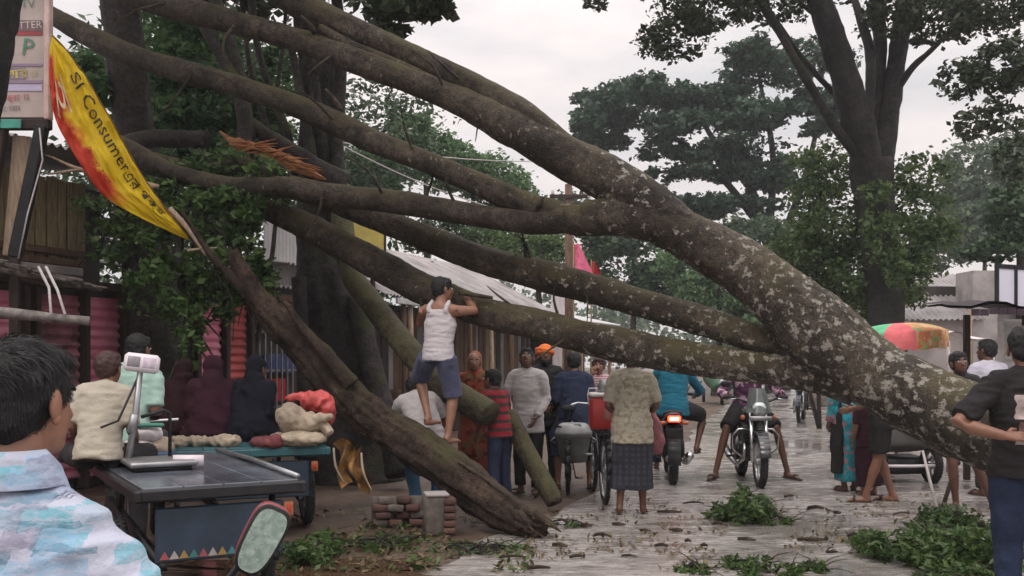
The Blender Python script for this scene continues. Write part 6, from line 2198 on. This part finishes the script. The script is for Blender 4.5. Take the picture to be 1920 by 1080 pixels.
# ================================================================== THE CROWD
C = {}
C['print'] = fabric('shirt_print', (.40, .42, .51), .85, .16, 'print')
C['cream'] = fabric('shirt_cream', (.40, .36, .29), .9, .12)
C['mint'] = fabric('shirt_mint', (.36, .52, .46), .9, .15)
C['white'] = fabric('shirt_white', (.44, .41, .41), .9, .1)
C['tank'] = fabric('tank_white', (.52, .48, .50), .9, .08)
C['denim'] = fabric('denim_shorts', (.065, .07, .12), .9, .35)
C['jeans'] = fabric('jeans_blue', (.016, .024, .05), .9, .35)
C['jeans2'] = fabric('jeans_pale', (.05, .12, .2), .9, .3)
C['navy'] = fabric('shirt_navy', (.028, .036, .07), .9, .3)
C['black'] = fabric('black_cloth', (.018, .016, .017), .9, .3)
C['char'] = fabric('charcoal_cloth', (.03, .028, .03), .9, .3)
C['red'] = fabric('shirt_red', (.26, .02, .03), .9, .2, 'stripe_z', (.03, .03, .03), (0, 0, 0), .55)
C['orange'] = fabric('dress_orange', (.20, .04, .02), .9, .25, 'floral', (.14, .08, .03), (.10, .015, .015))
C['maroon'] = fabric('robe_maroon', (.022, .007, .010), .9, .3)
C['plum'] = fabric('robe_plum', (.03, .008, .015), .9, .3)
C['robe'] = fabric('robe_black', (.006, .007, .013), .9, .3)
C['olive'] = fabric('shirt_olive_print', (.36, .325, .255), .9, .15, 'floral', (.27, .24, .165), (.41, .375, .31), 2.2)
C['lungi'] = fabric('lungi_navy', (.035, .037, .048), .9, .45, 'plaid', (.055, .054, .062), (.03, .03, .04), .8)
C['teal'] = fabric('shirt_teal', (.012, .125, .19), .85, .2)
C['purple'] = fabric('shirt_purple', (.08, .03, .07), .9, .3, 'floral', (.4, .27, .33), (.14, .05, .1), 1.3)
C['wrap'] = fabric('wrap_teal', (.025, .20, .23), .85, .25, 'floral', (.30, .14, .17), (.03, .30, .40), .9)
C['pinkstripe'] = fabric('shirt_pink_stripe', (.5, .38, .38), .9, .15, 'stripe_z', (.3, .1, .14), (0, 0, 0), 1.5)
C['khaki'] = fabric('shorts_khaki', (.22, .17, .11), .9, .25)
C['cap'] = fabric('cap_orange', (.75, .17, .04), .8, .15)
C['scarf'] = fabric('scarf_orange', (.24, .08, .05), .9, .25)
C['bluewhite'] = fabric('shirt_bluewhite', (.46, .45, .52), .9, .12)

def at(px, Y):
    return (px - CX) / F * Y

# 1 near man on the motorcycle
s = 1.56 / 1.65
T1, J1, HR1, s1 = person('near man from behind in a pale blue and teal printed shirt with thick black hair', (at(40, 1.90), 1.78, 0), R(-4), 1.55,
       dict(sitpose(.885), drop=.03, knl=(-.24, .36, .78), knr=(.24, .36, .78), anl=(-.25, .22, .36), anr=(.25, .22, .36), tol=(-.26, .40, .32), tor=(.26, .40, .32),
               ell=(-.29, .06, 1.10), elr=(.275, .06, 1.10), wrl=(-.22, .27, .93), wrr=(.22, .27, .93)),
       10, 0, (-20, -6, 0), ('short', C['print']), ('pants', C['char']), SKIN2, None, .006, True, False, None, 'sandal', False, .08, None, None, None, 1.08, .008, .009)
# his hair: a cap of many short locks
def near_hair():
    hc, hs = J1['hea'], s1 ** .5
    h = MB()
    h.ell(hc + HR1 @ V(0, -.016, .030) * hs, (.083 * hs, .098 * hs, .092 * hs), HR1, 24, 16)
    h.ell(hc + HR1 @ V(0, -.040, -.012) * hs, (.073 * hs, .068 * hs, .08 * hs), HR1, 20, 12)
    h.ell(hc + HR1 @ V(0, .035, .078) * hs, (.068 * hs, .055 * hs, .034 * hs), HR1, 20, 10)
    o = solid('hair', h, M['hair'], T1, .006, 3, (.006, 22, 22))
    g = random.Random(4)
    mb = MB()
    me = o.data
    step = max(1, len(me.polygons) // 9000)
    for i in range(0, len(me.polygons), step):
        p = me.polygons[i]
        c, n = p.center.copy(), p.normal.copy()
        loc = HR1.transposed() @ (c - hc)
        if loc.z < -.065 * hs:
            continue
        sw = V(noise.noise(c * 14), noise.noise(c * 14 + V(5, 0, 0)), noise.noise(c * 14 + V(0, 7, 0)))
        d = (V(g.uniform(-1, 1), g.uniform(-1, 1), g.uniform(-1, 1)) * .3 + sw * .9 + V(0, 0, -.6) + HR1 @ V(.25, .5, 0) * (1 if loc.z > .05 else .2))
        d = (d - n * d.dot(n) + n * g.uniform(.02, .13)).normalized()
        L = g.uniform(.016, .032) * (1.2 if loc.z > .03 else .5)
        w = d.cross(n)
        if w.length < 1e-3:
            continue
        w = w.normalized() * .0009
        m_ = c + d * L * .55 + n * .004
        e = c + d * L
        mb.add([c - w, c + w, m_ + w * .8, m_ - w * .8, e], [(0, 1, 2, 3), (3, 2, 4)])
    mb.build('locks', M['hair'], o, True)['kind'] = 'stuff'
near_hair()
def collar_near():
    ax = (J1['shr'] - J1['shl']).normalized()
    fw = V(-ax.y, ax.x, 0)
    mb = MB()
    n = 40
    for sg in (0, 1):
        vs = []
        for i in range(n):
            a = 2 * math.pi * i / n
            front = max(0, math.sin(a))
            if sg == 0:
                prof = [(.062, -.012), (.064, .034), (.071, .044), (.083, .028), (.100, -.022 )]
            else:
                prof = [(.058, -.012), (.060, .036), (.072, .050), (.088, .032), (.106, -.020)]
            for r, z in prof:
                rr = r * (1 + .1 * front)
                vs.append(J1['nec'] + (ax * math.cos(a) * rr + fw * math.sin(a) * rr) * 1.0 * s1 + V(0, 0, (z - .045 * front + .010) * s1))
        m = len(prof)
        fs = [(i * m + j, ((i + 1) % n) * m + j, ((i + 1) % n) * m + j + 1, i * m + j + 1) for i in range(n) for j in range(m - 1)]
        mb.add(vs, fs if sg else [q[::-1] for q in fs])
    mb.build('collar', C['print'], T1)
collar_near()

# 2 cream shirt man sitting on the near van
H = 1.44; s = H / 1.65
person('man in a cream shirt sitting with his back to us on the near van', (-2.63, 6.45, 0), R(8), H, crosspose(.89 / s), 13, 3, (-20, -12, 0), ('short', C['cream']), ('pants', C['char']), SKIN, 'hair_red', .012, True, False, None, 'bare', False, .05, None, None, None, 1.0, None, .0075)
# 3 mint shirt man standing behind him
person('man in a mint green shirt standing behind the weighing scale', (at(236, 7.75), 7.75, 0), R(-8), 1.69, dict(wrl=(-.12, .25, 1.05), wrr=(.14, .25, 1.05)), 9, 4, (-15, -10, 0), ('short', C['mint']), ('pants', C['char']), SKIN, 'hair', .013, True, False, None, 'sandal', False, .10, None, None, None, 1.1)
# 4-6 dark clothed people on the second van
for lab, px, Y, H, mt, rz in (('person in a dark maroon robe sitting deepest in shade on the second van', 345, 9.25, 1.36, C['maroon'], 20), ('person in a plum robe and scarf sitting in the middle of the second van', 398, 8.95, 1.42, C['plum'], 10),
                              ('person in a black robe and scarf sitting nearest the sacks', 466, 8.9, 1.40, C['robe'], -25)):
    s = H / 1.65
    t, J, _, s = person(lab, (at(px, Y), Y, 0), R(rz), H, crosspose(.87 / s), 12, 0, (-15, -5, 0), None, None, SKIN3, None, .016, False, False, None, 'bare', False, 0, None, None, 'dark clothed people sitting on the second van')
    mb = MB()
    mb.tube([V(0, .12, .785), J['pel'], J['che'], J['uch'], J['nec']], [(.30, .24), (.24, .19), (.215 * s, .16 * s), (.20 * s, .13 * s), (.09 * s, .09 * s)], 26, (1, 0, 0), True, (9, .03, .7))
    mb.ell(V(0, .14, .83), (.30, .24, .075))
    for sd in 'lr':
        mb.ell(J['sh' + sd], .088 * s)
        mb.tube([J['sh' + sd], J['el' + sd], J['wr' + sd]], [.085 * s, .078 * s, .065 * s], 14)
    mb.ell(J['hea'] + V(0, -.015, .02), (.098 * s, .115 * s, .12 * s))
    mb.tube([J['hea'] + V(0, -.03, -.04), J['nec'], J['uch']], [(.09 * s, .10 * s), (.12 * s, .12 * s), (.17 * s, .13 * s)], 18, (1, 0, 0))
    solid('robe', mb, mt, t, .015, 3, (.018, 6, 5, px))
# 7 man in white bending behind the log
person('man in a white shirt bending down behind the log', (at(800, 9.85), 9.85, 0), R(12), 1.60, dict(pel=(-.02, -.05, .80), knl=(-.14, .12, .44), knr=(.12, .10, .44), wrl=(-.25, .5, .75), wrr=(.2, .5, .75), ell=(-.28, .35, .92), elr=(.24, .35, .92)),
       46, -6, (0, -35, 0), ('short', C['white']), ('pants', C['jeans2']), SKIN, 'hair', .012, False, False, None, 'sandal', False, .12, None, None, None, 1.05, None, .0065)
# 8 the climber
person('man in a white tank top and denim shorts climbing on the log', (at(818, 9.46), 9.46, .66), R(-20), 1.62,
       dict(pel=(.02, .0, .87), anr=(.13, -.02, .10), tor=(.17, .15, .05), anl=(-.09, .02, .27), tol=(-.04, .18, .22), knl=(-.25, .17, .66), knr=(.14, .08, .50), hir=(.10, 0, .85), hil=(-.08, 0, .86),
            elr=(.36, .10, 1.30), wrr=(.18, .27, 1.45), ell=(-.24, .14, 1.18), wrl=(-.04, .30, 1.36)),
       4, 2, (-48, -4, 0), ('tank', C['tank']), ('shorts', C['denim'], 1.05), SKIN2, 'hair', .010, True, False, None, 'bare', False, .05,
       dict(r=((-.6, .5, -.1), (0, 0, -1), .4), l=((.5, .5, -.1), (0, 0, -1), .4)), None, None, .98, .010, .006)
# 9 orange dress
t, J, _, s = person('person in an orange red dress and scarf facing us beyond the log', (at(890, 11.6), 11.6, 0), R(172), 1.56, dict(wrl=(-.12, .18, .95), wrr=(.1, .2, 1.0)), 2, 0, (10, 0, 0), ('long', C['orange']), ('skirt', C['orange'], .85), SKIN2, None, .013, True, False, None, 'sandal', False, .18)
mb = MB(); mb.ell(J['hea'] + V(0, -.035, .03), (.088 * s, .095 * s, .105 * s)); mb.tube([J['hea'] + V(0, -.06, -.03), J['nec'] + V(0, -.02, 0), J['uch'] + V(0, -.03, 0)], [(.08 * s, .06 * s), (.10 * s, .08 * s), (.16 * s, .10 * s)], 16, (1, 0, 0))
solid('scarf', mb, C['scarf'], t, .014, 2, (.008, 9, 9, 3))
# 10 boy in red
person('boy in a red and black striped shirt standing by the leaning post', (at(938, 10.25), 10.25, 0), R(48), 1.38, dict(wrl=(-.12, .28, .85), wrr=(.14, .30, .88), ell=(-.22, .1, 1.08), elr=(.22, .1, 1.08)), 12, 0, (15, -18, 0), ('short', C['red']), ('pants', C['navy']), SKIN, 'hair', .011, True, False, None, 'sandal', False, .08)
# 11 white long sleeved man
person('man in a loose white long sleeved shirt looking down', (at(990, 11.1), 11.1, 0), R(158), 1.60, dict(wrl=(-.16, .16, .88), wrr=(.12, .24, .92), elr=(.25, .06, 1.1)), 3, 0, (20, -24, 0), ('long', C['white']), ('pants', C['black']), SKIN3, 'hair', .0125, True, False, None, 'sandal', False, .2, None, None, None, 1.0, None, .0065)
# 12 orange cap
person('bearded man in an orange cap and charcoal shirt', (at(1022, 11.9), 11.9, 0), R(176), 1.64, dict(wrl=(-.1, .22, .95), wrr=(.1, .22, .95)), 0, 0, (8, -8, 0), ('long', C['char']), ('pants', C['black']), SKIN, None, .0125, True, True, C['cap'], 'sandal', False, .2)
# 13 navy shirt man astride the bicycle
person('man in a navy shirt standing astride the bicycle with the tub', (at(1076, 11.55), 11.55, 0), R(-3), 1.56, dict(anl=(-.19, -.05, .075), anr=(.19, .02, .075), tol=(-.22, .12, .025), tor=(.22, .18, .025), knl=(-.19, .03, .47), knr=(.19, .05, .47), hil=(-.11, 0, .88), hir=(.11, 0, .88), wrl=(-.24, .32, .98), wrr=(.24, .32, .98)),
       6, 0, (0, -6, 0), ('long', C['navy']), ('lungi', C['navy'], .2), SKIN, 'hair', .012, True, False, None, 'sandal', False, .14, None, None, None, 1.1)
# 14 person behind the cooler
person('person in a pink striped shirt raising a hand to the face behind the cooler', (at(1122, 12.3), 12.3, 0), R(182), 1.50, dict(elr=(.27, .1, 1.12), wrr=(.12, .24, 1.40), wrl=(-.2, .2, 1.0)), 2, 0, (-10, 0, 0), ('short', C['pinkstripe']), ('pants', C['char']), SKIN2, 'hair_red', .013, True, False, None, 'sandal', False, .12, dict(r=((-.2, -.1, .8), (-.5, -.5, 0), .4)))
# 15 man in olive print shirt and lungi
person('barefoot man in an olive printed shirt and dark checked lungi seen from behind', (at(1185, 9.62), 9.62, 0), R(-4), 1.61, dict(wrl=(-.14, .22, .98), wrr=(.14, .22, .98), ell=(-.23, .02, 1.06), elr=(.24, .02, 1.06), anl=(-.12, .0, .075), anr=(.11, .06, .075)), 7, 0, (0, -22, 0), ('short', C['olive']), ('lungi', C['lungi'], .55), SKIN3, 'hair', .0115, True, False, None, 'bare', False, .20, None, None, None, 1.12, None, .0065)
# 16 teal rider on the motorcycle that drives away
pm = G(1272, 908)
person('rider in a teal shirt seated on the motorcycle with the glowing tail light', (pm.x - .0, pm.y + .40, 0), R(-6), 1.60, sitpose(.93, knl=(-.30, .34, .82), knr=(.40, .28, .80), anl=(-.26, .16, .40), anr=(.30, .12, .40), tol=(-.28, .32, .34), tor=(.34, .28, .34), wrl=(-.33, .55, 1.06), wrr=(.33, .55, 1.06), ell=(-.34, .25, 1.12), elr=(.36, .25, 1.12)),
       8, 0, (0, 0, 0), ('long', C['teal']), ('shorts', C['char'], .9), SKIN3, 'hair', .0125, True, False, None, 'sandal', False, .12, None, None, None, 1.15, None, .0065)
# 17 rider facing us
pf = G(1428, 915)
person('rider in a purple floral shirt facing us with both feet on the road', (pf.x + .05, pf.y + .94, 0), R(177), 1.62, sitpose(.92, knl=(-.30, .30, .66), knr=(.30, .30, .66), anl=(-.46, .22, .10), anr=(.44, .30, .10), tol=(-.58, .36, .04), tor=(.54, .44, .04), wrl=(-.33, .52, 1.06), wrr=(.33, .52, 1.06), ell=(-.36, .24, 1.08), elr=(.36, .24, 1.08)),
       5, 0, (0, 0, 0), ('long', C['purple']), ('shorts', C['black'], 1.0), SKIN3, 'hair', .0125, True, False, None, 'sandal', False, .08, None, None, None, 1.1)
# 18 teal wrap woman
t, J, _, s = person('woman wrapped in a teal and pink floral cloth standing on the road', (at(1594, 11.25), 11.25, 0), R(12), 1.52, dict(anl=(-.08, 0, .075), anr=(.08, .05, .075)), 2, 0, (10, -10, 0), None, None, SKIN3, None, .0135, True, False, None, 'sandal')
robe(t, J, s, C['wrap'], 'wrap', .13, True, .17)
mb = MB().tube([V(-.16, .0, .22), V(-.165, .0, .6), J['pel'] + V(-.15, -.0, 0), J['che'] + V(-.14, -.0, 0), J['shl']], [(.05, .10), (.05, .11), (.055, .11), (.06, .10), (.06, .07)], 16, (1, 0, 0))
solid('dark_shawl', mb, C['black'], t, .014, 2, (.010, 7, 6, 2))
# 19 man in dark shorts behind the trunk
person('man in black shirt and dark shorts standing behind the trunk', (at(1652, 10.42), 10.42, 0), R(62), 1.60, dict(anl=(-.12, .14, .075), tol=(-.15, .32, .025), anr=(.12, -.10, .075), tor=(.14, .08, .025), wrl=(-.15, .28, 1.0), wrr=(.15, .28, 1.0)), 6, 0, (0, -10, 0), ('short', C['black']), ('shorts', C['black'], .85), SKIN, 'hair', .0125, True, False, None, 'sandal', False, .12)
# 20 bent man with bare legs
person('dark haired man in khaki shorts stepping behind the trunk', (at(1800, 9.95), 9.95, 0), R(150), 1.56, dict(anl=(-.30, -.10, .075), tol=(-.36, .06, .025), knl=(-.17, .05, .47), anr=(.04, .0, .075), tor=(.06, .18, .025), knr=(.06, .08, .47), wrl=(-.2, .3, .95), wrr=(.15, .32, .95)), 8, 0, (30, -14, 0), ('short', C['char']), ('shorts', C['khaki'], .75), SKIN3, 'hair', .0125, True, False, None, 'sandal', False, .1)
# 21 white shirt man at the right
person('man in a pale bluish white shirt seen from behind near the hoarding', (at(1855, 10.9), 10.9, 0), R(12), 1.69, {}, 3, 0, (25, -6, 0), ('short', C['bluewhite']), ('pants', C['char']), SKIN3, 'hair', .0125, True, False, None, 'sandal', False, .12, None, None, None, 1.15)
# 22 man in black T shirt at the right edge
T22, J22, _, s22 = person('man in a black T-shirt and blue jeans with one hand behind his waist', (at(1926, 5.5), 5.5, 0), R(-4), 1.67,
       dict(ell=(-.40, -.10, 1.13), wrl=(-.20, -.20, 1.075), elr=(.38, -.06, 1.13), wrr=(.24, .12, 1.0)), 2, 0, (-12, -4, 0), ('short', C['black']), ('pants', C['jeans']), SKIN, 'hair', .009, True, False, None, 'shoe', False, .06,
       dict(l=((1, -.05, -.02), (0, .5, -.6), .45)), None, None, 1.12, .009, .008)
def tee_print():
    sh = [c for c in T22.children if c.name.startswith('shirt')][0]
    from mathutils.bvhtree import BVHTree
    bv = BVHTree.FromPolygons([v.co.copy() for v in sh.data.vertices], [tuple(p.vertices) for p in sh.data.polygons])
    n = 12
    def patch(x0, x1, z0, z1, off):
        vs, ok = [], True
        for i in range(n + 1):
            for j in range(n + 1):
                x, z = x0 + (x1 - x0) * i / n, z0 + (z1 - z0) * j / n
                x += .012 * noise.noise(V(z * 30, i * .2, 1))
                h = bv.ray_cast(V(x, -1, z), V(0, 1, 0))
                if h[0] is None:
                    return None
                vs.append(h[0] + V(0, -off, 0))
        fs = [(i * (n + 1) + j, (i + 1) * (n + 1) + j, (i + 1) * (n + 1) + j + 1, i * (n + 1) + j + 1) for i in range(n) for j in range(n)]
        return MB().add(vs, fs)
    for a, m in (((-.105, .05, 1.17, 1.30, .004), plain('print_pale', (.34, .27, .26), .8, 0, .4, 18)), ((-.09, .035, 1.07, 1.155, .004), plain('print_brown', (.11, .06, .05), .8, 0, .6, 22)), ((-.11, .06, 1.035, 1.06, .004), plain('print_line', (.25, .2, .2), .8))):
        p = patch(*a)
        if p:
            p.build('shirt_print', m, T22)
tee_print()
# 23 another man hidden in the crowd beyond
person('man in a white shirt half hidden between the lungi man and the teal rider', (at(1218, 13.6), 13.6, 0), R(5), 1.55, {}, 3, 0, (0, 0, 0), ('short', C['white']), ('pants', C['jeans']), SKIN3, 'hair', .015, True, False, None, 'sandal')
person('small person in a maroon dress just behind the man in dark shorts', (at(1628, 10.95), 10.95, 0), R(10), 1.15, {}, 2, 0, (0, 0, 0), ('short', C['plum']), ('skirt', C['plum'], .8), SKIN, 'hair', .013, True, False, None, 'sandal', False, .15)
# pale red cloth hanging from the olive shirted man's hand
def held():
    c = V(at(1226, 9.75), 9.85, .98)
    t = thing('pink_bag', 'faded pink cloth bag hanging at the right of the lungi man', 'bag', c)
    m = MB().tube([(0, 0, 0), (.01, 0, -.1), (.02, 0, -.3), (.03, 0, -.42)], [(.03, .03), (.06, .05), (.10, .07), (.06, .05)], 16, (1, 0, 0))
    solid('bag_body', m, plain('faded_pink', (.28, .10, .11), .85, 0, .3, 6), t, .012, 2, (.014, 9, 7, 3))
    MB().tube([(0, 0, -.02), (-.02, .1, .04), (-.08, .14, .06)], .008, 6).build('strap', M['cooler_red'], t)
held()

# far things on the road
def auto():
    Y = 33
    t = thing('auto_rickshaw', 'yellow and green three wheeler far down the road', 'rickshaw', (at(1352, Y), Y, 0), R(170))
    b = MB().tube([(0, 1.2, .5), (0, .9, .75), (0, .4, .9), (0, -1.0, .9)], [(.3, .2), (.45, .35), (.6, .5), (.6, .5)], 16, (1, 0, 0))
    solid('body', b, plain('auto_green', (.04, .11, .06), .5), t, .05, 2)
    b = MB().box((0, -.1, 1.55), (1.2, 1.9, .35), None, .12)
    b.build('hood', plain('auto_yellow', (.6, .38, .05), .6), t)
    MB().box((0, .72, 1.22), (.9, .03, .45), Matrix.Rotation(R(-20), 3, 'X'), .02).build('windscreen', M['mirror'], t)
    for x, y in ((0, .95), (-.55, -.7), (.55, -.7)):
        MB().lathe([(.12, -.05), (.22, -.05), (.24, 0), (.22, .05), (.12, .05)], (x, y, .24), Matrix.Rotation(R(90), 3, 'Y'), 18).build('wheel', M['black_rubber'], t)
    MB().lathe([(.04, -.03), (.09, 0), (.07, .02)], (0, 1.28, .72), Matrix.Rotation(R(-90), 3, 'X'), 12).build('headlight', M['tin_white'], t)
auto()
def heap():
    b = G(1535, 762)
    o = MB().ell((0, 0, .1), (.75, .6, .55), None, 24, 14)
    t = thing('sand_heap', 'small grey sand heap far on the right of the road', 'heap', b)
    solid('heap_body', o, M['concrete'], t, .05, 2, (.06, 4, 4, 1))
heap()
t = motorcycle('dark motorcycle far away beside the sand heap', G(1502, 790), R(160), False, (.02, .025, .04), False, False, False)

# ================================================================== branches and litter on the ground
def fallen_branch(label, px, py, wpx, hpx, n, seed, size=.075, mat='leaf_fresh', dep=.3, lobes=5, group=None):
    b = G(px, py)
    t = thing('fallen_branch', label, 'branch', b, 0, group)
    gg = random.Random(seed)
    Y = b.y
    w, h = wpx / F * Y / 2, hpx / F * Y
    bl = []
    mb = MB()
    for k in range(lobes):
        f = (k + .5) / lobes * 2 - 1
        c = b + V(f * w * .75 + gg.uniform(-.06, .06), gg.uniform(-dep, dep), h * (.30 + .25 * gg.random()) * (1.15 - abs(f) * .6))
        bl.append((tuple(c), (w * .42, dep * .6, h * .42 * (1.1 - abs(f) * .4)), n // lobes))
        a = b + V(gg.uniform(-.1, .1), gg.uniform(-.05, .05), .02)
        s = spline([(a, .014), ((a + c) / 2 + V(0, 0, .05), .010), (c + (c - a) * .35, .003)], .05)
        mb.tube([p for p, r in s], [r for p, r in s], 6)
        for q in range(3):
            d = c + V(gg.uniform(-.25, .25), gg.uniform(-.2, .2), gg.uniform(-.05, .12))
            mb.tube([c, (c + d) / 2 + V(0, 0, .02), d], [.006, .004, .002], 5)
    pts = blob_pts(bl, seed, 22, .2)
    pts[:, 2] = np.maximum(pts[:, 2], .012 + .02 * np.random.default_rng(seed).random(len(pts)))
    leaves('foliage', pts, size, M[mat], t, .35, seed, .38)
    mb.build('stem', M['bark_grey'], t, True, True)
fallen_branch('leafy green branch lying in front of the motorcycle', 1400, 978, 120, 62, 1500, 3)
fallen_branch('loose tail of green twigs right of the leafy branch', 1455, 982, 70, 22, 260, 4, .065, dep=.15, lobes=3)
fallen_branch('big heap of fresh green branches at the feet of the jeans man', 1745, 1058, 230, 92, 3600, 5, dep=.5, lobes=8)
fallen_branch('green branch tip behind the big heap under the trunk', 1790, 990, 110, 50, 800, 6, dep=.3)
fallen_branch('lower front green branch at the bottom right edge', 1800, 1100, 190, 60, 1600, 7, dep=.35, lobes=6)
fallen_branch('small green sprig near the bottom centre of the road', 1430, 1076, 120, 38, 620, 8, .06, dep=.2, lobes=4)
fallen_branch('single tuft of leaves right of the small sprig', 1520, 1072, 48, 30, 260, 9, .06, dep=.1, lobes=3)
fallen_branch('low dark sprig lying at the bottom left of the road', 1300, 1072, 90, 14, 200, 10, .06, dep=.15, lobes=3)
fallen_branch('weedy green clump beside the second van wheel', 590, 1045, 120, 45, 700, 11, .08, dep=.3)
fallen_branch('thin green weeds in front of the concrete pillar', 900, 1040, 200, 18, 220, 12, .06, dep=.3, lobes=6)
fallen_branch('green litter by the low broken wall', 720, 1030, 160, 20, 260, 13, .07, dep=.35, lobes=6)
fallen_branch('little sprig at the road edge left of the barefoot man', 1060, 990, 70, 14, 110, 14, .05, dep=.1, lobes=3)
o = single('sawn_log', 'pale sawn branch end in the bottom right heap', 'log', [[(1852, 1052, 30, 7.0), (1835, 1066, 32, 6.8), (1800, 1105, 34, 6.5)]], M['bark_pole'], .05, 14, .05, 3)
a, b2 = P(1852, 1052, 7.0), P(1835, 1066, 6.8)
d = (a - b2).normalized()
MB().tube([a - d * .01, a + d * .012], [.054, .052], 14).build('cut_face', M['cut_wood'], o, True, True)

# bark pieces and sticks strewn over the road
gg = random.Random(12)
spots = [(1240, 1030, 26), (1180, 1048, 30), (1290, 1022, 12), (1320, 1030, 14), (1570, 966, 14), (1690, 968, 40), (1400, 1018, 34), (1520, 1018, 50), (1100, 992, 22), (1130, 1012, 34), (1160, 988, 26), (1270, 1000, 20),
         (1560, 1040, 24), (1080, 1050, 26), (1010, 1072, 44), (1350, 990, 30), (1480, 935, 22), (1530, 958, 30), (1210, 1000, 22), (1600, 1010, 22), (1050, 1030, 30), (1370, 1050, 24), (1255, 965, 46), (1300, 948, 40), (1620, 1000, 20), (960, 1050, 50)]
for i, (px, py, w) in enumerate(spots):
    b = G(px, py)
    L = w / F * b.y
    an = gg.uniform(-.5, .5)
    u = V(math.cos(an), math.sin(an), 0)
    r = gg.uniform(.010, .020)
    p0 = b - u * L / 2 + V(0, 0, r + .012)
    mb = MB()
    bark(mb, [(p0, r * .8), (p0 + u * L * .5 + V(0, 0, gg.uniform(0, .02)), r), (p0 + u * L, r * .5)], .03, 7, .25, i)
    o = mb.build('bark_piece', M['bark_log'])
    recenter(o)
    tag(o, 'piece of dark broken bark or stick lying on the wet road', 'stick', 'bark pieces strewn on the wet road')
o = None
n = 2600
g = np.random.default_rng(8)
py = g.uniform(930, 1075, n)
px = g.uniform(980, 1900, n)
Y = CAMZ * F / (py - HOR)
pts = np.stack([(px - CX) / F * Y, Y, .018 + .01 * g.random(n)], axis=1)
cluster = np.array([noise.noise(Vector((a * 1.3, b * 1.3, 4))) for a, b, c in pts])
pts = pts[cluster > -.02]
leaves('leaf_litter', pts, .055, M['leaf_dry'], None, .93, 3, .5, 'stuff')
COL.objects['leaf_litter']['label'] = 'small leaves and bark crumbs scattered on the wet road'
n = 1500
py = g.uniform(960, 1078, n); px = g.uniform(430, 1000, n)
Y = CAMZ * F / (py - HOR)
pts = np.stack([(px - CX) / F * Y, Y, .012 + .03 * g.random(n)], axis=1)
cluster = np.array([noise.noise(Vector((a * 1.5, b * 1.5, 9))) for a, b, c in pts])
pts = pts[cluster > -.15]
k = len(pts) // 3
leaves('roadside_litter', pts[:k], .08, M['leaf_fresh'], None, .75, 5, .45, 'stuff')
COL.objects['roadside_litter']['label'] = 'green leaves trampled into the muddy road edge'
lt = leaves('dry_litter', pts[k:], .075, M['leaf_dry'], None, .85, 6, .45, 'stuff')
lt['label'] = 'brown leaves and scraps on the muddy road edge'

# ================================================================== haze
def haze():
    mb = MB().box((0, 65, 14), (260, 178, 30))
    m = bpy.data.materials.new('haze_air')
    m.use_nodes = True
    t = m.node_tree
    t.nodes.clear()
    out = t.nodes.new('ShaderNodeOutputMaterial')
    v = t.nodes.new('ShaderNodeVolumePrincipled')
    v.inputs['Color'].default_value = (.90, .95, .97, 1)
    v.inputs['Density'].default_value = .0012
    v.inputs['Anisotropy'].default_value = .2
    t.links.new(v.outputs[0], out.inputs['Volume'])
    o = mb.build('haze', m, None, False)
    o['kind'] = 'stuff'
    o['label'] = 'thin pale mist over the market road'
haze()
